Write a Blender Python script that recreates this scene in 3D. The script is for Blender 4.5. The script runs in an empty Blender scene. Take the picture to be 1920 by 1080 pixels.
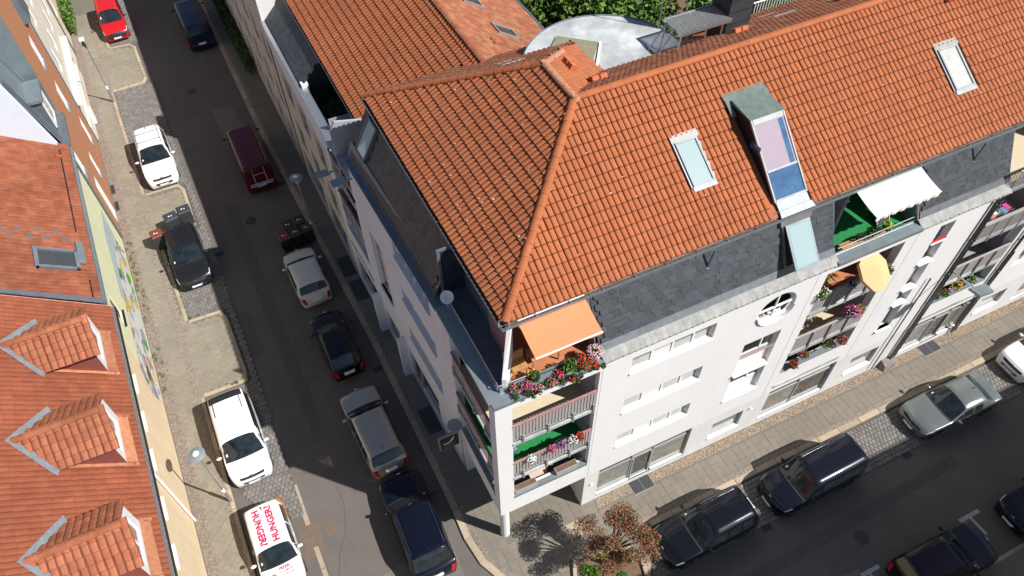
import bpy, bmesh, math, random
import numpy as np
from mathutils import Matrix, Vector
random.seed(7); rng = np.random.default_rng(7)
R = math.radians
S = bpy.context.scene
COL = S.collection
# street grid: u runs along the right-hand street, v along the left-hand street (they meet at 91.5 degrees)
KX, KY = math.cos(R(91.5)), math.sin(R(91.5))
def P(u, v, z=0.0): return (u + KX * v, KY * v, z)

# ---------------------------------------------------------------- camera
def at0(u, v): return Vector((u + KX * v, KY * v, 0))
cam = bpy.data.cameras.new("camera"); camo = bpy.data.objects.new("camera", cam); COL.objects.link(camo)
cam.sensor_fit = 'HORIZONTAL'; cam.sensor_width = 36; cam.lens = 36 * 1440 / 1920.0
cam.clip_end = 600; cam.clip_start = 0.5
th, ro = R(51.78), R(1.25)
az = R(65.7)                      # heading of the view from the X axis
fw = Vector((math.cos(th) * math.cos(az), math.cos(th) * math.sin(az), -math.sin(th)))
rt = Vector((math.sin(az), -math.cos(az), 0)); dn = fw.cross(rt)
rt2 = math.cos(ro) * rt + math.sin(ro) * dn; dn2 = -math.sin(ro) * rt + math.cos(ro) * dn
m = Matrix.Identity(4)
for i in range(3):
    m[i][0] = rt2[i]; m[i][1] = -dn2[i]; m[i][2] = -fw[i]
CAMP = Vector(P(-4.4986, -10.6831, 31.0)); m.translation = CAMP
camo.matrix_world = m; S.camera = camo
# ---------------------------------------------------------------- light
sd = Vector((0.61 + 0.0262 * 0.64, -0.64, 1.0)).normalized()      # towards the sun
w = bpy.data.worlds.new("World"); S.world = w; w.use_nodes = True
nt = w.node_tree; bg = nt.nodes['Background']; sk = nt.nodes.new('ShaderNodeTexSky')
sk.sky_type = 'NISHITA'; sk.sun_disc = False; sk.sun_elevation = math.asin(sd.z)
sk.sun_rotation = math.atan2(sd.x, sd.y); sk.air_density = 1.0; sk.dust_density = 0.6; sk.ozone_density = 1.2
nt.links.new(sk.outputs[0], bg.inputs[0]); bg.inputs[1].default_value = 0.064
sl = bpy.data.lights.new("sun", 'SUN'); sl.energy = 5.0; sl.angle = R(0.5); sl.color = (1.0, 0.97, 0.93)
so = bpy.data.objects.new("sun", sl); COL.objects.link(so)
so.rotation_euler = (-sd).to_track_quat('-Z', 'Y').to_euler()
S.view_settings.view_transform = 'Standard'; S.view_settings.look = 'None'
S.view_settings.exposure = 0.40; S.view_settings.gamma = 1.0; S.view_settings.use_curve_mapping = False

# ---------------------------------------------------------------- materials
MATS = {}
def mat(name, col, rough=0.75, metal=0.0, var=0.12, scale=3.0, bump=0.0, bscale=40.0, isl=0.0, spec=0.3, coat=0.0, col2=None, dirt=0.0, streak=0.0):
    if name in MATS: return MATS[name]
    m = bpy.data.materials.new(name); m.use_nodes = True; nt = m.node_tree; N = nt.nodes; L = nt.links
    b = N['Principled BSDF']; b.inputs['Roughness'].default_value = rough; b.inputs['Metallic'].default_value = metal
    b.inputs['Specular IOR Level'].default_value = spec; b.inputs['Coat Weight'].default_value = coat
    b.inputs['Coat Roughness'].default_value = 0.03
    tc = N.new('ShaderNodeNewGeometry')
    n1 = N.new('ShaderNodeTexNoise'); n1.inputs['Scale'].default_value = scale; n1.inputs['Detail'].default_value = 6; n1.inputs['Roughness'].default_value = 0.65
    L.new(tc.outputs['Position'], n1.inputs['Vector'])
    ra = N.new('ShaderNodeMapRange'); ra.inputs[1].default_value = 0.3; ra.inputs[2].default_value = 0.7
    ra.inputs[3].default_value = 1 - var; ra.inputs[4].default_value = 1 + var
    L.new(n1.outputs[0], ra.inputs[0])
    val = ra.outputs[0]
    if isl > 0:
        oi = N.new('ShaderNodeObjectInfo'); ad = N.new('ShaderNodeMath'); ad.operation = 'ADD'
        L.new(oi.outputs['Random'], ad.inputs[0]); L.new(tc.outputs['Random Per Island'], ad.inputs[1])
        fr = N.new('ShaderNodeMath'); fr.operation = 'FRACT'; L.new(ad.outputs[0], fr.inputs[0])
        r2 = N.new('ShaderNodeMapRange'); r2.inputs[3].default_value = 1 - isl; r2.inputs[4].default_value = 1 + isl
        L.new(fr.outputs[0], r2.inputs[0])
        mu = N.new('ShaderNodeMath'); mu.operation = 'MULTIPLY'; L.new(val, mu.inputs[0]); L.new(r2.outputs[0], mu.inputs[1]); val = mu.outputs[0]
    if dirt > 0:
        n3 = N.new('ShaderNodeTexNoise'); n3.inputs['Scale'].default_value = 0.35; n3.inputs['Detail'].default_value = 8; n3.inputs['Roughness'].default_value = 0.7
        L.new(tc.outputs['Position'], n3.inputs['Vector'])
        r3 = N.new('ShaderNodeMapRange'); r3.inputs[1].default_value = 0.42; r3.inputs[2].default_value = 0.62; r3.inputs[3].default_value = 1 - dirt; r3.inputs[4].default_value = 1.0
        L.new(n3.outputs[0], r3.inputs[0])
        mu = N.new('ShaderNodeMath'); mu.operation = 'MULTIPLY'; L.new(val, mu.inputs[0]); L.new(r3.outputs[0], mu.inputs[1]); val = mu.outputs[0]
    if streak > 0:
        mp = N.new('ShaderNodeVectorMath'); mp.operation = 'MULTIPLY'; mp.inputs[1].default_value = (2.3, 2.3, 0.3); L.new(tc.outputs['Position'], mp.inputs[0])
        n5 = N.new('ShaderNodeTexNoise'); n5.inputs['Scale'].default_value = 1.0; n5.inputs['Detail'].default_value = 6; n5.inputs['Roughness'].default_value = .7; L.new(mp.outputs[0], n5.inputs['Vector'])
        r5 = N.new('ShaderNodeMapRange'); r5.inputs[1].default_value = .35; r5.inputs[2].default_value = .65; r5.inputs[3].default_value = 1 - streak; r5.inputs[4].default_value = 1.0; L.new(n5.outputs[0], r5.inputs[0])
        mu = N.new('ShaderNodeMath'); mu.operation = 'MULTIPLY'; L.new(val, mu.inputs[0]); L.new(r5.outputs[0], mu.inputs[1]); val = mu.outputs[0]
    vm = N.new('ShaderNodeVectorMath'); vm.operation = 'SCALE'; L.new(val, vm.inputs['Scale'])
    if col2 is not None:
        n4 = N.new('ShaderNodeTexNoise'); n4.inputs['Scale'].default_value = scale * 2.3; n4.inputs['Detail'].default_value = 4
        L.new(tc.outputs['Position'], n4.inputs['Vector'])
        cr = N.new('ShaderNodeValToRGB'); cr.color_ramp.elements[0].position = 0.45; cr.color_ramp.elements[1].position = 0.6
        cr.color_ramp.elements[0].color = (*col, 1); cr.color_ramp.elements[1].color = (*col2, 1)
        L.new(n4.outputs[0], cr.inputs[0]); L.new(cr.outputs[0], vm.inputs[0])
    else: vm.inputs[0].default_value = col
    L.new(vm.outputs[0], b.inputs['Base Color'])
    if bump > 0:
        n2 = N.new('ShaderNodeTexNoise'); n2.inputs['Scale'].default_value = bscale; n2.inputs['Detail'].default_value = 4
        L.new(tc.outputs['Position'], n2.inputs['Vector'])
        bp = N.new('ShaderNodeBump'); bp.inputs['Strength'].default_value = bump; bp.inputs['Distance'].default_value = 0.02
        L.new(n2.outputs[0], bp.inputs['Height']); L.new(bp.outputs[0], b.inputs['Normal'])
    MATS[name] = m; return m
TILE = mat('tile_orange', (0.39, 0.118, 0.043), 0.75, var=0.05, scale=1.3, isl=0.08, dirt=0.08)
TILEL = mat('tile_orange_weathered', (0.385, 0.118, 0.046), 0.75, var=0.06, scale=1.6, isl=0.10, dirt=0.1, col2=(0.36, 0.125, 0.055))
TILE2 = mat('tile_mossy', (0.30, 0.095, 0.052), 0.85, var=0.10, scale=1.2, isl=0.10, bump=0.2, col2=(0.35, 0.16, 0.075), dirt=0.15)
TILER = mat('tile_old_red', (0.265, 0.075, 0.036), 0.8, var=0.10, scale=1.1, isl=0.09, bump=0.2, dirt=0.14, col2=(0.285, 0.085, 0.042))
TILEG = mat('tile_smooth_red', (0.27, 0.08, 0.038), 0.8, var=0.12, scale=1.1, isl=0.12, bump=0.3, dirt=0.2, col2=(0.31, 0.105, 0.055))
TILED = mat('tile_dormer', (0.35, 0.115, 0.056), 0.8, var=0.12, scale=1.6, isl=0.14, bump=0.3, dirt=0.15, col2=(0.37, 0.135, 0.07))
MORTAR = mat('mortar', (0.42, 0.155, 0.085), 0.9, var=0.2, scale=6, col2=(0.44, 0.25, 0.17))
SLATE = mat('slate', (0.060, 0.066, 0.075), 0.55, var=0.05, scale=2, isl=0.2, bump=0.0, spec=0.5)
SLATEP = mat('slate_pale_edge', (0.30, 0.30, 0.28), 0.7, var=0.22, scale=5, isl=0.12)
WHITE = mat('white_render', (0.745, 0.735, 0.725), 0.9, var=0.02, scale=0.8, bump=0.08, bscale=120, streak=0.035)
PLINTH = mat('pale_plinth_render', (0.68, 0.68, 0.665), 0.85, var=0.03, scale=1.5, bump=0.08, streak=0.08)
LWHITE = mat('shade_tinted_white_render', (0.65, 0.68, 0.76), 0.9, var=0.03, scale=0.8, bump=0.08, streak=0.08)  # white render of the side walls, cool sky-lit shade tinted into its colour
FRAME = mat('white_frame', (0.8, 0.8, 0.8), 0.4, var=0.02)
GFRAME = mat('grey_frame', (0.36, 0.37, 0.37), 0.4, metal=0.3, var=0.03)
ALU = mat('zinc', (0.28, 0.33, 0.35), 0.45, metal=0.55, var=0.12, scale=2.5, spec=0.5)
ALUD = mat('zinc_dark', (0.17, 0.20, 0.23), 0.5, metal=0.4, var=0.15, scale=2.0)
LEAD = mat('lead_flashing', (0.25, 0.275, 0.29), 0.55, metal=0.3, var=0.2, scale=5, bump=0.4, bscale=12)
GREENZ = mat('bitumen_grey_green', (0.14, 0.175, 0.16), 0.75, var=0.2, scale=5, bump=0.3, bscale=20)
GUT = mat('gutter_debris', (0.11, 0.075, 0.065), 0.9, var=0.5, scale=14, bump=1.0, bscale=30)
STEEL = mat('galvanised_steel', (0.5, 0.52, 0.53), 0.35, metal=0.8, var=0.1, scale=8)
PIPE = mat('pipe_steel', (0.20, 0.20, 0.20), 0.3, metal=0.85, var=0.1)
BLACK = mat('black_plastic', (0.018, 0.018, 0.02), 0.45, var=0.1)
DARK = mat('dark_interior', (0.045, 0.042, 0.045), 0.8, var=0.15)
GLASS = mat('window_glass', (0.03, 0.036, 0.04), 0.04, spec=0.9, var=0.25, scale=1.5, coat=0.6)
GLASSP = mat('glass_pale_blind', (0.33, 0.43, 0.43), 0.08, spec=0.6, var=0.02, coat=0.5)
GLASSC = mat('glass_curtain', (0.22, 0.225, 0.195), 0.08, spec=0.6, var=0.35, scale=1.8, coat=0.6)
GLASSW = mat('glass_white_curtain', (0.52, 0.51, 0.48), 0.08, spec=0.5, var=0.2, scale=2.5, coat=0.5)
GLASSK = mat('glass_pink_blind', (0.36, 0.29, 0.34), 0.08, spec=0.6, var=0.03, coat=0.5)
GLASSB = mat('glass_blue_sheet', (0.05, 0.12, 0.23), 0.08, spec=0.7, var=0.3, scale=2.5, coat=0.6)
BEIGE = mat('beige_render', (0.56, 0.47, 0.33), 0.9, var=0.05)
PEACH = mat('peach_render', (0.62, 0.40, 0.26), 0.9, var=0.05)
PINKW = mat('dusty_pink_render', (0.30, 0.16, 0.17), 0.9, var=0.1)
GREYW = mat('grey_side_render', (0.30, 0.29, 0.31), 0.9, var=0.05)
TURF = mat('green_carpet', (0.02, 0.20, 0.06), 0.95, var=0.08, scale=8, bump=0.3, bscale=80)
RAILW = mat('weathered_grey_wood', (0.36, 0.33, 0.32), 0.8, var=0.15, scale=10)
RAILR = mat('reddish_handrail', (0.34, 0.19, 0.18), 0.7, var=0.12)
ORANGE = mat('orange_awning', (0.68, 0.25, 0.12), 0.9, var=0.02, spec=0.1)
CREAM = mat('cream_awning', (0.80, 0.77, 0.66), 0.9, var=0.02, spec=0.1)
PARA = mat('parasol_cloth', (0.74, 0.41, 0.21), 0.9, var=0.03, spec=0.1)
YELLOW = mat('yellow_render', (0.77, 0.62, 0.41), 0.9, var=0.04, scale=0.9, bump=0.1, streak=0.10)
PALEG = mat('pale_yellow_green_render', (0.70, 0.70, 0.46), 0.9, var=0.03, scale=0.9, bump=0.1, streak=0.06)
CREAMW = mat('cream_render', (0.72, 0.66, 0.55), 0.9, var=0.06, scale=0.9, dirt=0.08)
BRICKM = mat('brick_orange', (0.47, 0.185, 0.08), 0.85, var=0.15, scale=2, isl=0.18, dirt=0.1)
JOINT = mat('brick_joint', (0.36, 0.24, 0.16), 0.9, var=0.1)
BRICKD = mat('dark_brick', (0.16, 0.06, 0.04), 0.85, var=0.2, scale=3)
ASPH = mat('asphalt', (0.138, 0.122, 0.108), 0.85, var=0.07, scale=1.6, bump=0.25, bscale=90, dirt=0.10)
ASPHP = mat('asphalt_patch', (0.155, 0.115, 0.085), 0.9, var=0.12, scale=5, bump=0.4, bscale=60)
COB = mat('cobble_granite', (0.185, 0.172, 0.158), 0.75, var=0.12, scale=2, isl=0.17, bump=0.5, bscale=30)
COBJ = mat('cobble_joint_dirt', (0.12, 0.105, 0.085), 0.95, var=0.25, scale=8)
SLAB = mat('paving_slab', (0.205, 0.182, 0.148), 0.85, var=0.06, scale=1.2, isl=0.04, bump=0.2, bscale=60, dirt=0.10)
SLABW = mat('paving_slab_ochre', (0.268, 0.238, 0.182), 0.85, var=0.07, scale=1.4, isl=0.05, bump=0.2, bscale=60, dirt=0.12)
SLABJ = mat('slab_joint', (0.165, 0.148, 0.115), 0.95, var=0.2, scale=8)
MOSAIC = mat('small_mosaic_paving', (0.25, 0.20, 0.165), 0.9, var=0.2, scale=16, bump=0.4, bscale=40, isl=0.22)
KERB = mat('granite_kerb', (0.36, 0.31, 0.24), 0.8, var=0.12, scale=3, isl=0.14, bump=0.3, col2=(0.40, 0.30, 0.19))
GRAV = mat('ochre_gravel', (0.30, 0.24, 0.18), 0.9, var=0.4, scale=26, bump=1.0, bscale=45, isl=0.35)
SOIL = mat('soil', (0.16, 0.10, 0.065), 0.95, var=0.3, scale=9, bump=0.8, bscale=30)
PAINTL = mat('road_paint', (0.42, 0.40, 0.40), 0.7, var=0.15, scale=9)
GRATE = mat('dark_grate', (0.07, 0.07, 0.075), 0.5, metal=0.5, var=0.2, scale=20)
LEAF = mat('leaf_green', (0.085, 0.16, 0.028), 0.6, var=0.3, scale=4, isl=0.5)
LEAFD = mat('leaf_dark_green', (0.045, 0.085, 0.02), 0.6, var=0.3, scale=4, isl=0.5)
LEAFR = mat('leaf_copper', (0.27, 0.115, 0.06), 0.7, var=0.3, scale=1.4, isl=0.45, col2=(0.17, 0.13, 0.06))
BARK = mat('bark', (0.14, 0.10, 0.075), 0.9, var=0.2, scale=12, bump=0.6)
FPINK = mat('petal_pink', (0.62, 0.10, 0.26), 0.7, isl=0.3)
FRED = mat('petal_red', (0.60, 0.03, 0.03), 0.7, isl=0.3)
FWHT = mat('petal_white', (0.80, 0.78, 0.76), 0.7, isl=0.1)
FPUR = mat('petal_purple', (0.36, 0.10, 0.42), 0.7, isl=0.3)
FYEL = mat('petal_yellow', (0.80, 0.50, 0.03), 0.7, isl=0.2)
FPAL = mat('petal_pale_pink', (0.72, 0.45, 0.50), 0.7, isl=0.25)
TERRA = mat('terracotta', (0.45, 0.17, 0.08), 0.8, var=0.1)
WICK = mat('wicker_tan', (0.42, 0.22, 0.08), 0.8, var=0.3, scale=14)
CONC = mat('pale_roof_membrane', (0.46, 0.48, 0.47), 0.8, var=0.2, scale=0.45, col2=(0.58, 0.60, 0.62), dirt=0.4)
OLIVE = mat('olive_gravel_roof', (0.235, 0.215, 0.145), 0.95, var=0.15, scale=6, bump=0.5)
RED = mat('lacquer_red', (0.52, 0.03, 0.03), 0.3, var=0.02)

# ---------------------------------------------------------------- mesh helpers
class MB:
    def __init__(s): s.v = []; s.f = []
    def add(s, vs, fs):
        n = len(s.v); s.v += [tuple(x) for x in vs]; s.f += [tuple(i + n for i in f) for f in fs]; return s
    def box(s, F, a0, a1, b0, b1, d0, d1):
        vs = [F(a, b, d) for d in (d0, d1) for b in (b0, b1) for a in (a0, a1)]
        return s.add(vs, [(0, 1, 3, 2), (4, 6, 7, 5), (0, 4, 5, 1), (2, 3, 7, 6), (0, 2, 6, 4), (1, 5, 7, 3)])
    def quad(s, *p): return s.add(p, [tuple(range(len(p)))])
    def bar(s, p, q, r, n=6):
        p = Vector(p); q = Vector(q); d = q - p
        if d.length < 1e-6: return s
        a = d.orthogonal().normalized(); b = d.normalized().cross(a)
        vs = []
        for c in (p, q):
            for i in range(n):
                t = 2 * math.pi * i / n; vs.append(c + r * (math.cos(t) * a + math.sin(t) * b))
        fs = [(i, (i + 1) % n, n + (i + 1) % n, n + i) for i in range(n)] + [tuple(range(n))[::-1], tuple(range(n, 2 * n))]
        return s.add(vs, fs)
    def tube(s, pts, r, n=6):
        for a, b in zip(pts, pts[1:]): s.bar(a, b, r, n)
        return s
    def disc(s, c, r, h, n=16, r2=None, F=None):
        r2 = r if r2 is None else r2
        vs = [(c[0] + r * math.cos(2 * math.pi * i / n), c[1] + r * math.sin(2 * math.pi * i / n), c[2]) for i in range(n)]
        vs += [(c[0] + r2 * math.cos(2 * math.pi * i / n), c[1] + r2 * math.sin(2 * math.pi * i / n), c[2] + h) for i in range(n)]
        return s.add(vs, [(i, (i + 1) % n, n + (i + 1) % n, n + i) for i in range(n)] + [tuple(range(n))[::-1], tuple(range(n, 2 * n))])
    def build(s, name, m, parent=None, label=None, cat=None, group=None, kind=None, smooth=False):
        me = bpy.data.meshes.new(name); me.from_pydata(s.v, [], s.f); me.update()
        if smooth: me.polygons.foreach_set('use_smooth', [True] * len(me.polygons))
        o = bpy.data.objects.new(name, me); me.materials.append(m); COL.objects.link(o)
        if parent is not None: setpar(o, parent)
        return tag(o, label, cat, group, kind)
def tag(o, label=None, cat=None, group=None, kind=None):
    if label: o['label'] = label
    if cat: o['category'] = cat
    if group: o['group'] = group
    if kind: o['kind'] = kind
    return o
WM = {}
def wm(o):
    if o.name in WM: return WM[o.name]
    return o.matrix_basis.copy() if o.parent is None else wm(o.parent) @ o.matrix_parent_inverse @ o.matrix_basis
LOCAL = set()                                                           # roots whose parts are built in their own frame
def pinv(p):
    q = p
    while q.parent is not None: q = q.parent
    return Matrix.Identity(4) if q.name in LOCAL else wm(p).inverted()
def setpar(o, p): o.parent = p; o.matrix_parent_inverse = pinv(p)
def empty(name, loc, label, cat, group=None, rz=0):
    o = bpy.data.objects.new(name, None); COL.objects.link(o); o.location = loc; o.rotation_euler = (0, 0, rz); o.empty_display_size = 0.3
    return tag(o, label, cat, group)
def W(u, v, z): return P(u, v, z)                                      # plain street-grid frame
def Ffront(a, b, d): return P(a, -0.2 - d, b)                           # front facade: a along u, b height, d outwards
def uw(v): return -0.15 - 0.034 * min(max(0, v - 3.0), 13.2)
def Fleft(a, b, d): return P(uw(a) - d, a, b)                           # left facade: a along v
def Fwest(a, b, d): return P(-11.25 + d, a, b)                          # houses across the left street

def wall(F, a0, a1, b0, b1, holes, depth, mb=None):
    mb = mb or MB()
    A = sorted({a0, a1, *[x for h in holes for x in h[:2]]}); B = sorted({b0, b1, *[x for h in holes for x in h[2:4]]})
    A = [a for a in A if a0 - 1e-6 <= a <= a1 + 1e-6]; B = [b for b in B if b0 - 1e-6 <= b <= b1 + 1e-6]
    for i in range(len(A) - 1):
        for j in range(len(B) - 1):
            ca, cb = (A[i] + A[i + 1]) / 2, (B[j] + B[j + 1]) / 2
            if any(h[0] < ca < h[1] and h[2] < cb < h[3] for h in holes): continue
            mb.quad(F(A[i], B[j], 0), F(A[i + 1], B[j], 0), F(A[i + 1], B[j + 1], 0), F(A[i], B[j + 1], 0))
    for h in holes:
        h0, h1, g0, g1 = h[:4]; d = -(h[4] if len(h) > 4 else depth)
        mb.quad(F(h0, g0, 0), F(h0, g1, 0), F(h0, g1, d), F(h0, g0, d)); mb.quad(F(h1, g0, 0), F(h1, g1, 0), F(h1, g1, d), F(h1, g0, d))
        mb.quad(F(h0, g0, 0), F(h1, g0, 0), F(h1, g0, d), F(h0, g0, d)); mb.quad(F(h0, g1, 0), F(h1, g1, 0), F(h1, g1, d), F(h0, g1, d))
    return mb
def window(F, a0, a1, b0, b1, d, parent, muls=(), rails=(), fr=FRAME, gl=GLASS, t=0.055, name='window', label=None):
    """window frame (part) with a pane (sub-part) per field, set d behind the wall face"""
    mb = MB(); e = 0.003
    a0 += e; a1 -= e; b0 += e; b1 -= e
    mb.box(F, a0, a1, b0, b0 + t, -d - .03, -d + .03); mb.box(F, a0, a1, b1 - t, b1, -d - .03, -d + .03)
    mb.box(F, a0, a0 + t, b0 + t, b1 - t, -d - .03, -d + .03); mb.box(F, a1 - t, a1, b0 + t, b1 - t, -d - .03, -d + .03)
    for x in muls: mb.box(F, x - t * .6, x + t * .6, b0 + t, b1 - t, -d - .028, -d + .033)
    xs = [a0] + list(muls) + [a1]
    for y in rails: mb.box(F, a0 + t, a1 - t, y - t * .5, y + t * .5, -d - .026, -d + .026)
    o = mb.build(name, fr, parent, label)
    ys = [b0] + list(rails) + [b1]
    for i in range(len(xs) - 1):
        for j in range(len(ys) - 1):
            g = gl[(i + j) % len(gl)] if isinstance(gl, (list, tuple)) else gl
            MB().quad(F(xs[i] + .02, ys[j] + .02, -d), F(xs[i + 1] - .02, ys[j] + .02, -d), F(xs[i + 1] - .02, ys[j + 1] - .02, -d), F(xs[i] + .02, ys[j + 1] - .02, -d)).build('pane', g, o)
    return o

def mesh_of(vs, fs, name, m, smooth=False):
    me = bpy.data.meshes.new(name); me.from_pydata(vs, [], fs); me.materials.append(m)
    if smooth: me.polygons.foreach_set('use_smooth', [True] * len(me.polygons))
    return me
EDGE = mat('dark_tile_edge', (0.15, 0.04, 0.014), 0.9, var=.2, scale=8)  # darker tone for tile lips, one side of each roll and the course band
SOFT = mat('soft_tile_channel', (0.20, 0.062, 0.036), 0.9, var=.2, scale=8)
def tile_mesh(w, l, h, m, name='roof_tile', prof=((0, 0), (.10, .66), (.3, 1), (.66, 1), (.88, .66), (1.0, 0)), lip=0.042, edge=EDGE, band=0.0):
    vs = []; ys = [(-0.02, lip)] + ([(-.02 + band, lip * (1 - band / l))] if band else []) + [(l + .03, 0.0)]
    for y, dz in ys:
        for px, pz in prof: vs.append(((px - .5) * w, y, pz * h + dz))
    for px, pz in prof: vs.append(((px - .5) * w, -0.02, pz * h - 0.006))
    n = len(prof); k = len(ys); fs = []; mi = []
    for r in range(k - 1):
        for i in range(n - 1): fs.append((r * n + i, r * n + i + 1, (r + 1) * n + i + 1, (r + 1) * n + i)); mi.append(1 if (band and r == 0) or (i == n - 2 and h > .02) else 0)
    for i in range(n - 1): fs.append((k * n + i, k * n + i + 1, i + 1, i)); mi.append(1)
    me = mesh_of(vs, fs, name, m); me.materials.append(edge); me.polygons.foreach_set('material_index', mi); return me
SLEDGE = mat('slate_edge', (0.02, 0.021, 0.024), 0.7)
def flat_mesh(w, l, t, m, name, cut=0.0, e=.02):
    c = cut
    out = [(-w / 2 + c, 0), (w / 2 - c * .3, 0), (w / 2, c), (w / 2, l), (-w / 2, l), (-w / 2, c * 1.3)] if c else [(-w / 2, 0), (w / 2, 0), (w / 2, l), (-w / 2, l)]
    inn = [(-w / 2 + c + e * .6, e * .8), (w / 2 - c * .3 - .004, e * .8), (w / 2 - .004, c + e * .6), (w / 2 - .004, l), (-w / 2 + e, l), (-w / 2 + e, c * 1.3 + e * .5)] if c else [(-w / 2 + e, e), (w / 2 - .004, e), (w / 2 - .004, l), (-w / 2 + e, l)]
    n = len(out); vs = [(x, y, t) for x, y in inn] + [(x, y, t - .003) for x, y in out] + [(x, y, -0.01) for x, y in out]
    fs = [tuple(range(n))] + [(i, n + i, n + (i + 1) % n, (i + 1) % n) for i in range(n)] + [(n + i, 2 * n + i, 2 * n + (i + 1) % n, n + (i + 1) % n) for i in range(n)]
    me = mesh_of(vs, fs, name, m); me.materials.append(SLEDGE)
    me.polygons.foreach_set('material_index', [0] + [1] * (2 * n)); return me
def cob_mesh(w, l, t, m, name='cobble', c=0.022):
    vs = [(x * (w / 2), y * (l / 2), -.04) for x, y in ((-1, -1), (1, -1), (1, 1), (-1, 1))] + [(x * (w / 2), y * (l / 2), t - c * .7) for x, y in ((-1, -1), (1, -1), (1, 1), (-1, 1))] + [(x * (w / 2 - c), y * (l / 2 - c), t) for x, y in ((-1, -1), (1, -1), (1, 1), (-1, 1))]
    fs = [(i, (i + 1) % 4, 4 + (i + 1) % 4, 4 + i) for i in range(4)] + [(4 + i, 4 + (i + 1) % 4, 8 + (i + 1) % 4, 8 + i) for i in range(4)] + [(8, 9, 10, 11)]
    return mesh_of(vs, fs, name, m)

def scatter(mats4, mesh, name, parent, nmax, stuff_name, mlist=None):
    """place pieces: the nmax nearest the camera as objects, the rest joined"""
    mats4.sort(key=lambda M: (M.translation - CAMP).length)
    pi = wm(parent).inverted()
    for M in mats4[:nmax]:
        o = bpy.data.objects.new(name, mesh); o.parent = parent; o.matrix_parent_inverse = pi; o.matrix_basis = M; COL.objects.link(o)
    rest = mats4[nmax:]
    if rest:
        nv = len(mesh.vertices); co = np.empty(nv * 3); mesh.vertices.foreach_get('co', co); co = co.reshape(-1, 3)
        co4 = np.c_[co, np.ones(nv)]
        A = np.array([np.array(M) for M in rest]); vs = np.einsum('nij,kj->nki', A, co4)[:, :, :3].reshape(-1, 3)
        polys = [tuple(p.vertices) for p in mesh.polygons]
        fs = [tuple(i + nv * k for i in p) for k in range(len(rest)) for p in polys]
        me = bpy.data.meshes.new(stuff_name); me.from_pydata(vs.tolist(), [], fs)
        for mt in mesh.materials: me.materials.append(mt)
        if len(mesh.materials) > 1:
            mi = [p.material_index for p in mesh.polygons]; me.polygons.foreach_set('material_index', mi * len(rest))
        o = bpy.data.objects.new(stuff_name, me); COL.objects.link(o); setpar(o, parent); o['kind'] = 'stuff'
def frame_on(O_, A, Bd):
    """orthonormal matrix at O_ with x along A, y along Bd (made square), z = normal"""
    x = Vector(A).normalized(); y = Vector(Bd); y = (y - x * y.dot(x)).normalized(); z = x.cross(y)
    M = Matrix.Identity(4)
    for i in range(3): M[i][0] = x[i]; M[i][1] = y[i]; M[i][2] = z[i]
    M.translation = O_; return M
def field(pt, arange, srange, w, l, inside, jit=0.006, off=False, gap=0.0, skew=0.0):
    """pt(a,s): point on the surface in metres along course a and up the slope s"""
    out = []; ns = int((srange[1] - srange[0]) / l); na = int((arange[1] - arange[0]) / w)
    for j in range(ns + 1):
        for i in range(na + 1):
            a = arange[0] + (i + .5 + (.5 if off and j % 2 else 0)) * w + skew * j; s = srange[0] + j * l
            if not inside(a, s + l * .5): continue
            o = Vector(pt(a, s)); A = Vector(pt(a + .5, s)) - Vector(pt(a - .5, s)); B = Vector(pt(a, s + .5)) - o
            M = frame_on(o, A, B)
            if jit: M = M @ Matrix.Rotation(random.gauss(0, jit), 4, 'X') @ Matrix.Rotation(random.gauss(0, jit), 4, 'Z') @ Matrix.Translation((random.gauss(0, .003), random.gauss(0, .004), random.uniform(0, .004)))
            out.append(M)
    return out
def ridge_caps(p, q, r, l, parent, m=None, name='ridge_tile', flare=1.12):
    p = Vector(p); q = Vector(q); L = (q - p).length; n = max(1, round(L / l)); d = (q - p).normalized()
    side = d.cross(Vector((0, 0, 1))).normalized(); up = side.cross(d)
    k = 7; vs = []
    for e, rr in ((-.03, r * flare), (L / n, r)):
        for i in range(k):
            t = math.pi * i / (k - 1); vs.append((rr * math.cos(t), e, rr * math.sin(t) * .8))
    fs = [(i, i + 1, k + i + 1, k + i) for i in range(k - 1)] + [tuple(range(k))]
    me = mesh_of(vs, fs, name, m or TILE); pi = wm(parent).inverted()
    for i in range(n):
        M = Matrix.Identity(4)
        for j in range(3): M[j][0] = side[j]; M[j][1] = d[j]; M[j][2] = up[j]
        M.translation = p + d * (L * i / n); o = bpy.data.objects.new(name, me); o.parent = parent; o.matrix_parent_inverse = pi
        o.matrix_basis = M @ Matrix.Rotation(random.gauss(0, .01), 4, 'Z'); COL.objects.link(o)
def leaves(c, rad, n, size, seed=0, flat=0.35, squash=None, shape=None):
    g = np.random.default_rng(seed); vs = []; fs = []
    for i in range(n):
        d = g.normal(size=3); d /= np.linalg.norm(d); r = g.random() ** .45
        q = np.array(c) + d * r * np.array(rad)
        x = g.normal(size=3); x /= np.linalg.norm(x); y = np.cross(x, g.normal(size=3)); y /= np.linalg.norm(y); s = size * g.uniform(.6, 1.3)
        k = len(vs); vs += [tuple(q - x * s), tuple(q - y * s * .55), tuple(q + x * s), tuple(q + y * s * .55)]; fs.append((k, k + 1, k + 2, k + 3))
    return vs, fs
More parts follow.
